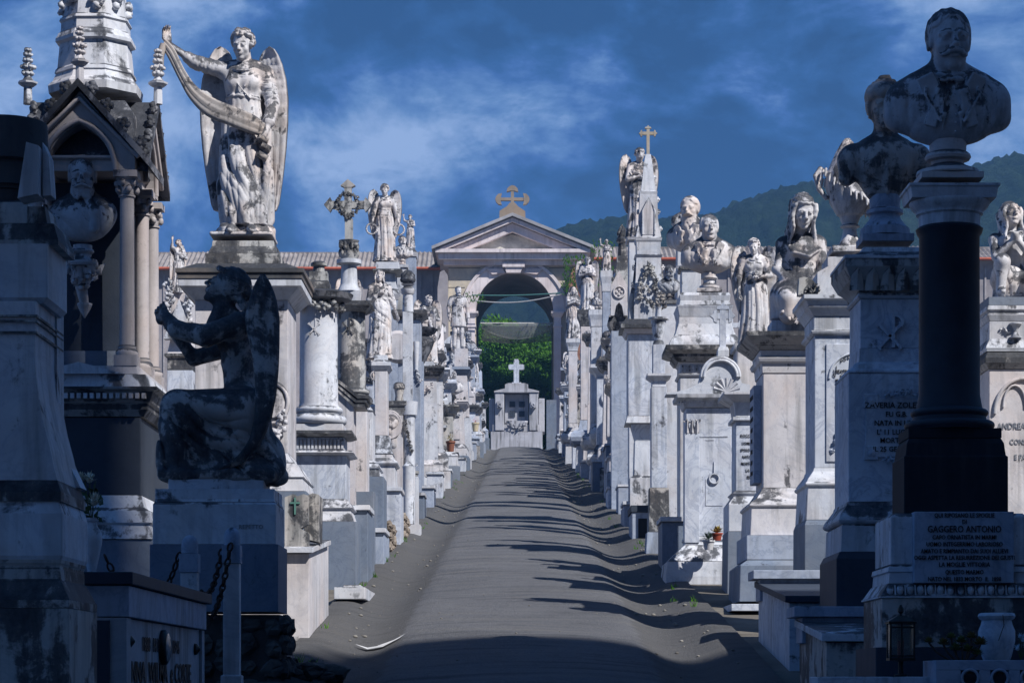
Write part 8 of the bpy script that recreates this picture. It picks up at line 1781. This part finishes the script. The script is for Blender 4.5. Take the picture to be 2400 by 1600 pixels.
SM = [M_WHITE, M_CLEAN, M_BLUE, M_CREAM, M_DIRTY, M_WHITE, M_CREAM]
FIG = [('angel', CROSSED, True), ('angel', GIRL, True), ('angel', WREATH, True), ('robed woman', ROBED, False), ('veiled woman', VEILED, False), ('figure with raised arm', RAISED, False), ('man in a long coat', MANST, False)]
def far_tomb(x, y, side, seed, where, maxh=4.2, minh=2.6):
    rs = random.Random(seed); w = rs.uniform(.20, .34); dp = rs.uniform(.28, .45); kind = rs.choice(['bust', 'statue', 'statue', 'cross', 'urn', 'column', 'gothic', 'obelisk', 'bust', 'stele'])
    ms = rs.choice(SM); mb2 = rs.choice(SM); H = rs.uniform(minh, maxh); Hp = H-{'bust': .85, 'statue': 1.3, 'cross': 1.1, 'urn': .7, 'column': 1.4, 'gothic': 1.6, 'obelisk': 1.6, 'stele': .3}[kind]; Hp = max(Hp, 1.1)
    col = MN[ms]; g0 = ground(y)-.1; nm = {'bust': 'grave_pedestal', 'statue': 'grave_pedestal', 'cross': 'grave_pedestal', 'urn': 'grave_pedestal', 'column': 'column_monument', 'gothic': 'gothic_monument', 'obelisk': 'obelisk', 'stele': 'grave_stele'}[kind]
    T = thing(nm, '%s marble %s, %s' % (col, {'bust': 'pedestal with a bust', 'statue': 'pedestal with a statue', 'cross': 'pedestal with a cross', 'urn': 'pedestal with an urn', 'column': 'broken column tomb', 'gothic': 'gothic pinnacle', 'obelisk': 'obelisk', 'stele': 'slab stele'}[kind], where), nm.split('_')[-1], (x, y, g0), rs.uniform(-.05, .05), 'tombs lining both sides of the path')
    b = rs.uniform(.3, .55); mb = MB(); mb.rect(0, 0, w+.14, dp+.12, [(0, 0), (b, 0), (b+.02, -.03)]); mb.build('foot', rs.choice([M_GREY, M_BLUE, M_WHITE, M_DIRTY]), T)
    b2 = b+rs.uniform(.2, .35); mb = MB(); mb.rect(0, 0, w, dp, [(b+.022, .10), (b2, .09)]+curve(b2, .11, b2+.12, .02, rs.choice('vct'), 4)+[(b2+.13, .0)]); mb.build('base', mb2, T)
    tp = rs.uniform(.0, .05); mb = MB(); mb.rect(0, 0, w, dp, [(b2+.132, 0), (Hp-.22, -tp)]); 
    if rs.random() < .6: mb.rect(0, 0, w*.72, dp+.02, [(b2+.25, 0), (Hp-.36, -tp*.5)])
    mb.build('shaft', ms, T)
    if rs.random() < .75:
        mb = MB(); q = rs.random()
        if q < .4: mb.torus((0, -dp-.03, (b2+Hp)/2), w*.45, .03, 18, 6)
        elif q < .8: garland(mb, [(-w*.7, -dp-.03, Hp-.35), (0, -dp-.04, Hp-.5), (w*.7, -dp-.03, Hp-.35)], .05, seed)
        else: cross(mb, 0, -dp-.03, (b2+Hp)/2-.2, .45, .28, .06, .04)
        mb.build('relief', mb2, T)
        if rs.random() < .7: mb = MB(); garland(mb, [(-w-.05, -dp-.06, Hp+.02), (0, -dp-.09, Hp-.08), (w+.05, -dp-.06, Hp+.02)], .055, seed+1, 1.3); mb.build('garland', rs.choice([M_STAT, M_DIRTY]), T)
    mb = MB(); mb.rect(0, 0, w, dp, [(Hp-.218, 0), (Hp-.19, .03)]+curve(Hp-.19, .03, Hp-.07, rs.uniform(.08, .14), rs.choice('cvo'), 4)+[(Hp-.04, .13), (Hp, .12)]); mb.build('cornice', rs.choice([M_CROWN, ms, M_WHITE, M_CROWN]), T)
    if kind == 'bust':
        me, l2 = rs.choice([(B_FAR, 'long bearded man bust'), (B_FAR2, 'moustached man bust'), (B_CLEAN, 'bald man bust'), (B_LADY, 'lady bust'), (B_BEARD, 'old bearded man bust')]); s = rs.uniform(.95, 1.2); bust('bust', l2+' on tomb '+where, me, rs.choice([M_STAT, M_STAT, M_STATB]), (x, y, g0+Hp+.001), rs.uniform(-.3, .3), 'busts on the distant tombs', sc=s, msc=s)
    elif kind == 'statue':
        l2, me, wg = rs.choice(FIG); s = rs.uniform(.62, .85); mb = MB(); mb.box(-.2, .2, -.2, .2, Hp+.001, Hp+.12); mb.build('top_block', ms, T); statue('angel_statue' if wg else 'statue', 'marble %s on tomb %s' % (l2, where), 'statue', me, rs.choice([M_STAT, M_STAT, M_STATB, M_STATD]), (x, y, g0+Hp+.122), rs.uniform(-.5, .5), s, (W_MID, W_MIDM) if wg else None, 'statues on the distant tombs')
    elif kind == 'cross':
        mb = MB(); mb.rect(0, 0, .16, .14, [(Hp+.001, 0), (Hp+.15, 0), (Hp+.22, -.05)]); cross(mb, 0, 0, Hp+.221, .9, .55, .11, .09, rs.choice(['flat', 'fleur', 'point'])); mb.build('cross', mb2, T)
        if rs.random() < .6: mb = MB(); garland(mb, [(-.12, -.07, Hp+.75), (.1, -.08, Hp+.6), (0, -.09, Hp+.35)], .05, seed); mb.build('garland', M_STAT, T)
    elif kind == 'urn': mb = MB(); mb.lathe(0, 0, [(Hp+.001+z, r) for z, r in urn_prof(.24, .6)], 16); flame(mb, 0, 0, Hp+.55, .1, .2, seed); mb.build('urn', rs.choice([mb2, M_CRUST]), T)
    elif kind == 'column': mb = MB(); mb.lathe(0, 0, [(Hp+.001, .24), (Hp+.08, .25), (Hp+.12, .20), (Hp+.18, .18), (Hp+1.3, .155), (Hp+1.42, .08)], 20, flute=16, fl=.08); mb.build('broken_shaft', mb2, T); mb = MB(); garland(mb, [(.17*math.cos(a), .17*math.sin(a)-.02, Hp+.4+.5*(a/6.3)) for a in [i*.6 for i in range(-4, 8)]], .05, seed); mb.build('garland', M_STAT, T)
    elif kind == 'gothic': mb = MB(); pinnacle(mb, 0, 0, Hp+.5, 1.2, .16, seed); mb.rect(0, 0, .2, .18, [(Hp+.001, .05), (Hp+.4, .04), (Hp+.5, -.05)]); [mb.prism([(-.2, 0), (.2, 0), (0, .34)], .06, Matrix.Rotation(R(a), 4, 'Z') @ Matrix.Translation((0, -.24, Hp+.3))) for a in (0, 90, 180, 270)]; mb.build('pinnacle', rs.choice([M_CREAM, M_DIRTY]), T)
    elif kind == 'obelisk': mb = MB(); mb.rect(0, 0, .17, .17, [(Hp+.001, .03), (Hp+.15, .03), (Hp+.152, 0), (Hp+1.35, -.06), (Hp+1.55, -.16)]); mb.build('needle', mb2, T)
    else: mb = MB(); mb.prism([(-w, Hp+.001), (w, Hp+.001), (w, Hp+.08), (w*.5, Hp+.22), (0, Hp+.3), (-w*.5, Hp+.22), (-w, Hp+.08)], .3, Matrix.Translation((0, -.15, 0))); mb.build('pediment', mb2, T)
sd = 100; cnt = {}
def nth(key): cnt[key] = cnt.get(key, -1)+1; return ORD[min(cnt[key], 43)]
for side, nm in ((-1, 'left'), (1, 'right')):
    taken = {-1: [(44, 47), (59, 62), (65, 68)], 1: [(52, 54.6), (55.2, 59), (61.2, 63.6), (71.3, 73.5)]}[side]
    y = 100.5
    while y > (47 if side < 0 else 41):
        if not any(a <= y <= b for a, b in taken):
            sd += 1; r = random.Random(sd); x = side*(1.92+r.uniform(-.12, .16))+(.10 if side > 0 else 0)+(.12 if y > 80 and side < 0 else 0)*1; far_tomb(x, y, side, sd*7, '%s from the gatehouse, front row %s' % (nth((nm, 1)), nm), 4.5, 2.5)
        y -= 1.5
    for row, x0, y0, y1, st, mx in ((2, 3.1, 98, 44, 2.9, 4.6), (3, 4.6, 95, 52, 5.0, 4.4)):
        y = y0
        while y > y1:
            sd += 1; r = random.Random(sd); far_tomb(side*(x0+r.uniform(-.25, .35)), y+r.uniform(-.5, .5), side, sd*7, '%s from the gatehouse, %s row %s' % (nth((nm, row)), ORD[row-1], nm), mx, 3.0); y -= st
# low kerbs, small boxes and slabs at the feet of the tombs
for side, nm in ((-1, 'left'), (1, 'right')):
    k = 0
    for y in ([22.9, 25.6, 29, 36, 40, 44.5, 50, 56, 63, 70, 78, 86, 94] if side < 0 else [24.6, 33.5, 39.5, 48, 57, 66, 74, 82, 90]):
        r = random.Random(int(y*10)+side); T = thing('grave_kerb', 'low %s kerb box at the %s path edge, %s counted from the front' % (['grey', 'bluish', 'white'][k % 3], nm, ORD[k]), 'kerb', (side*1.56, y, ground(y)-.1), 0, 'low kerb boxes along the path'); mb = MB(); h = r.uniform(.35, .75); w = .14
        mb.box(-w, w, -.4, r.uniform(.3, .8), 0, h); mb.build('box', [M_GREY, M_BLUE, M_CLEAN][k % 3], T, bevel=.006); mb = MB(); mb.box(-w-.02, w+.02, -.43, .3, h+.002, h+.05); mb.build('slab', M_WHITE, T, bevel=.006); k += 1
for k, (x, y, z, s) in enumerate(((-1.45, 78, .9, 1.0), (-1.55, 34.5, .5, .8), (-1.5, 52, .7, .8))):
    T = pot_plant(['cream pot with pink and blue flowers far down the left side', 'small pot of white flowers low on the left side', 'small pot of faded flowers midway down the left side'][k], x, y, ground(y)+z, [(.6, .52, .36), (.3, .3, .3), (.25, .1, .06)][k], .12*s, .28*s, [(.5, .2, .25), (.6, .6, .6), (.3, .25, .1)][k], .25*s)
# statuary glimpsed between the shrine and the tall angel
m = Mon('grave_monument', 'ornate white monument with gabled niche glimpsed between shrine and tall angel pedestal', 'grave monument', 32.0, 384, 442, .8)
m.seg('body', M_CLEAN, [(850, 0), (1500, 0)], foot=True); m.seg('frieze', M_CROWN, [(812, 6), (818, 6), (822, 0), (849, 0)]); m.seg('upper', M_CREAM, [(640, -10), (780, -6), (811, 0)])
mb = MB(); mb.prism([(-.2, m.z(780)), (.2, m.z(780)), (0, m.z(690))], .15, Matrix.Translation((0, -.5, 0))); garland(mb, [(-.15, -.45, m.z(650)), (-.12, -.45, m.z(760))], .07, 4, 1.3); garland(mb, [(.15, -.45, m.z(660)), (.1, -.45, m.z(740))], .06, 6, 1.3); mb.build('gable', M_WHITE, m.T)
T = statue('angel_statue', 'small white angel with outstretched arm against the sky left of the tall angel', 'angel statue', RAISED, M_STAT, (XX(408, 32), 32.1, ZZ(672, 32)), .9, .42, (W_BIG, W_BIGM)); T.rotation_euler.y = .0
# ================================================================ air
mh = bpy.data.materials.new('haze'); mh.use_nodes = True; t = mh.node_tree; t.nodes.clear()
pv = t.nodes.new('ShaderNodeVolumePrincipled'); pv.inputs['Color'].default_value = (.22, .50, 1, 1); pv.inputs['Density'].default_value = .0005; pv.inputs['Anisotropy'].default_value = .0
o = t.nodes.new('ShaderNodeOutputMaterial'); t.links.new(pv.outputs[0], o.inputs['Volume'])
mb = MB(); mb.box(-620, 760, -60, 1000, -8, 182); tagit(mb.build('haze', mh), 'thin blue haze over the far wooded hills', 'haze', kind='stuff')

# ---- pieces carried by a part hang under that part
NEST = {'inscription': ('inscribed_slab', 'plaque', 'panel', 'side_plaque', 'body', 'die', 'shaft'), 'arc_letter': ('panel',), 'flower_relief': ('panel',), 'scroll_ornament': ('plaque',), 'dentil': ('cornice',), 'acanthus': ('acanthus_cornice',), 'egg': ('egg_moulding',),
        'portrait': ('portrait_frame',), 'chi_rho': ('shaft',), 'profile_relief': ('medallion',), 'leaves': ('pot', 'vase'), 'bloom': ('leaves', 'stem'), 'rosette': ('stem',), 'wire': ('jar',), 'glass': ('frame',), 'candle': ('frame',), 'flower_band': ('spire',),
        'fluting': ('frieze',), 'fluted_frieze': ('frieze',), 'bead_row': ('entablature',), 'ring_relief': ('shaft',), 'lancet_moulding': ('lancet_panel',), 'hole_rim': ('trough',), 'flower_ring': ('cross',), 'keystone': ('wall',), 'joint': ('wall',), 'batten': ('wall',), 'window': ('walls',), 'torch_bracket': ('walls',), 'hourglass': ('die',)}
for T in [o for o in list(COL.objects) if o.parent is None and o.type == 'EMPTY']:
    kids = {}
    for c in T.children: kids.setdefault(c.name.split('.')[0], c)
    for c in list(T.children):
        for p in NEST.get(c.name.split('.')[0], ()):
            q = kids.get(p)
            if q is not None and q is not c and q.parent is T and q.location.length < 1e-6 and not c.children: c.parent = q; break
    for c in list(T.children):
        if c.name.split('.')[0] == 'crocket' and kids.get('spire'): c.parent = kids['spire']
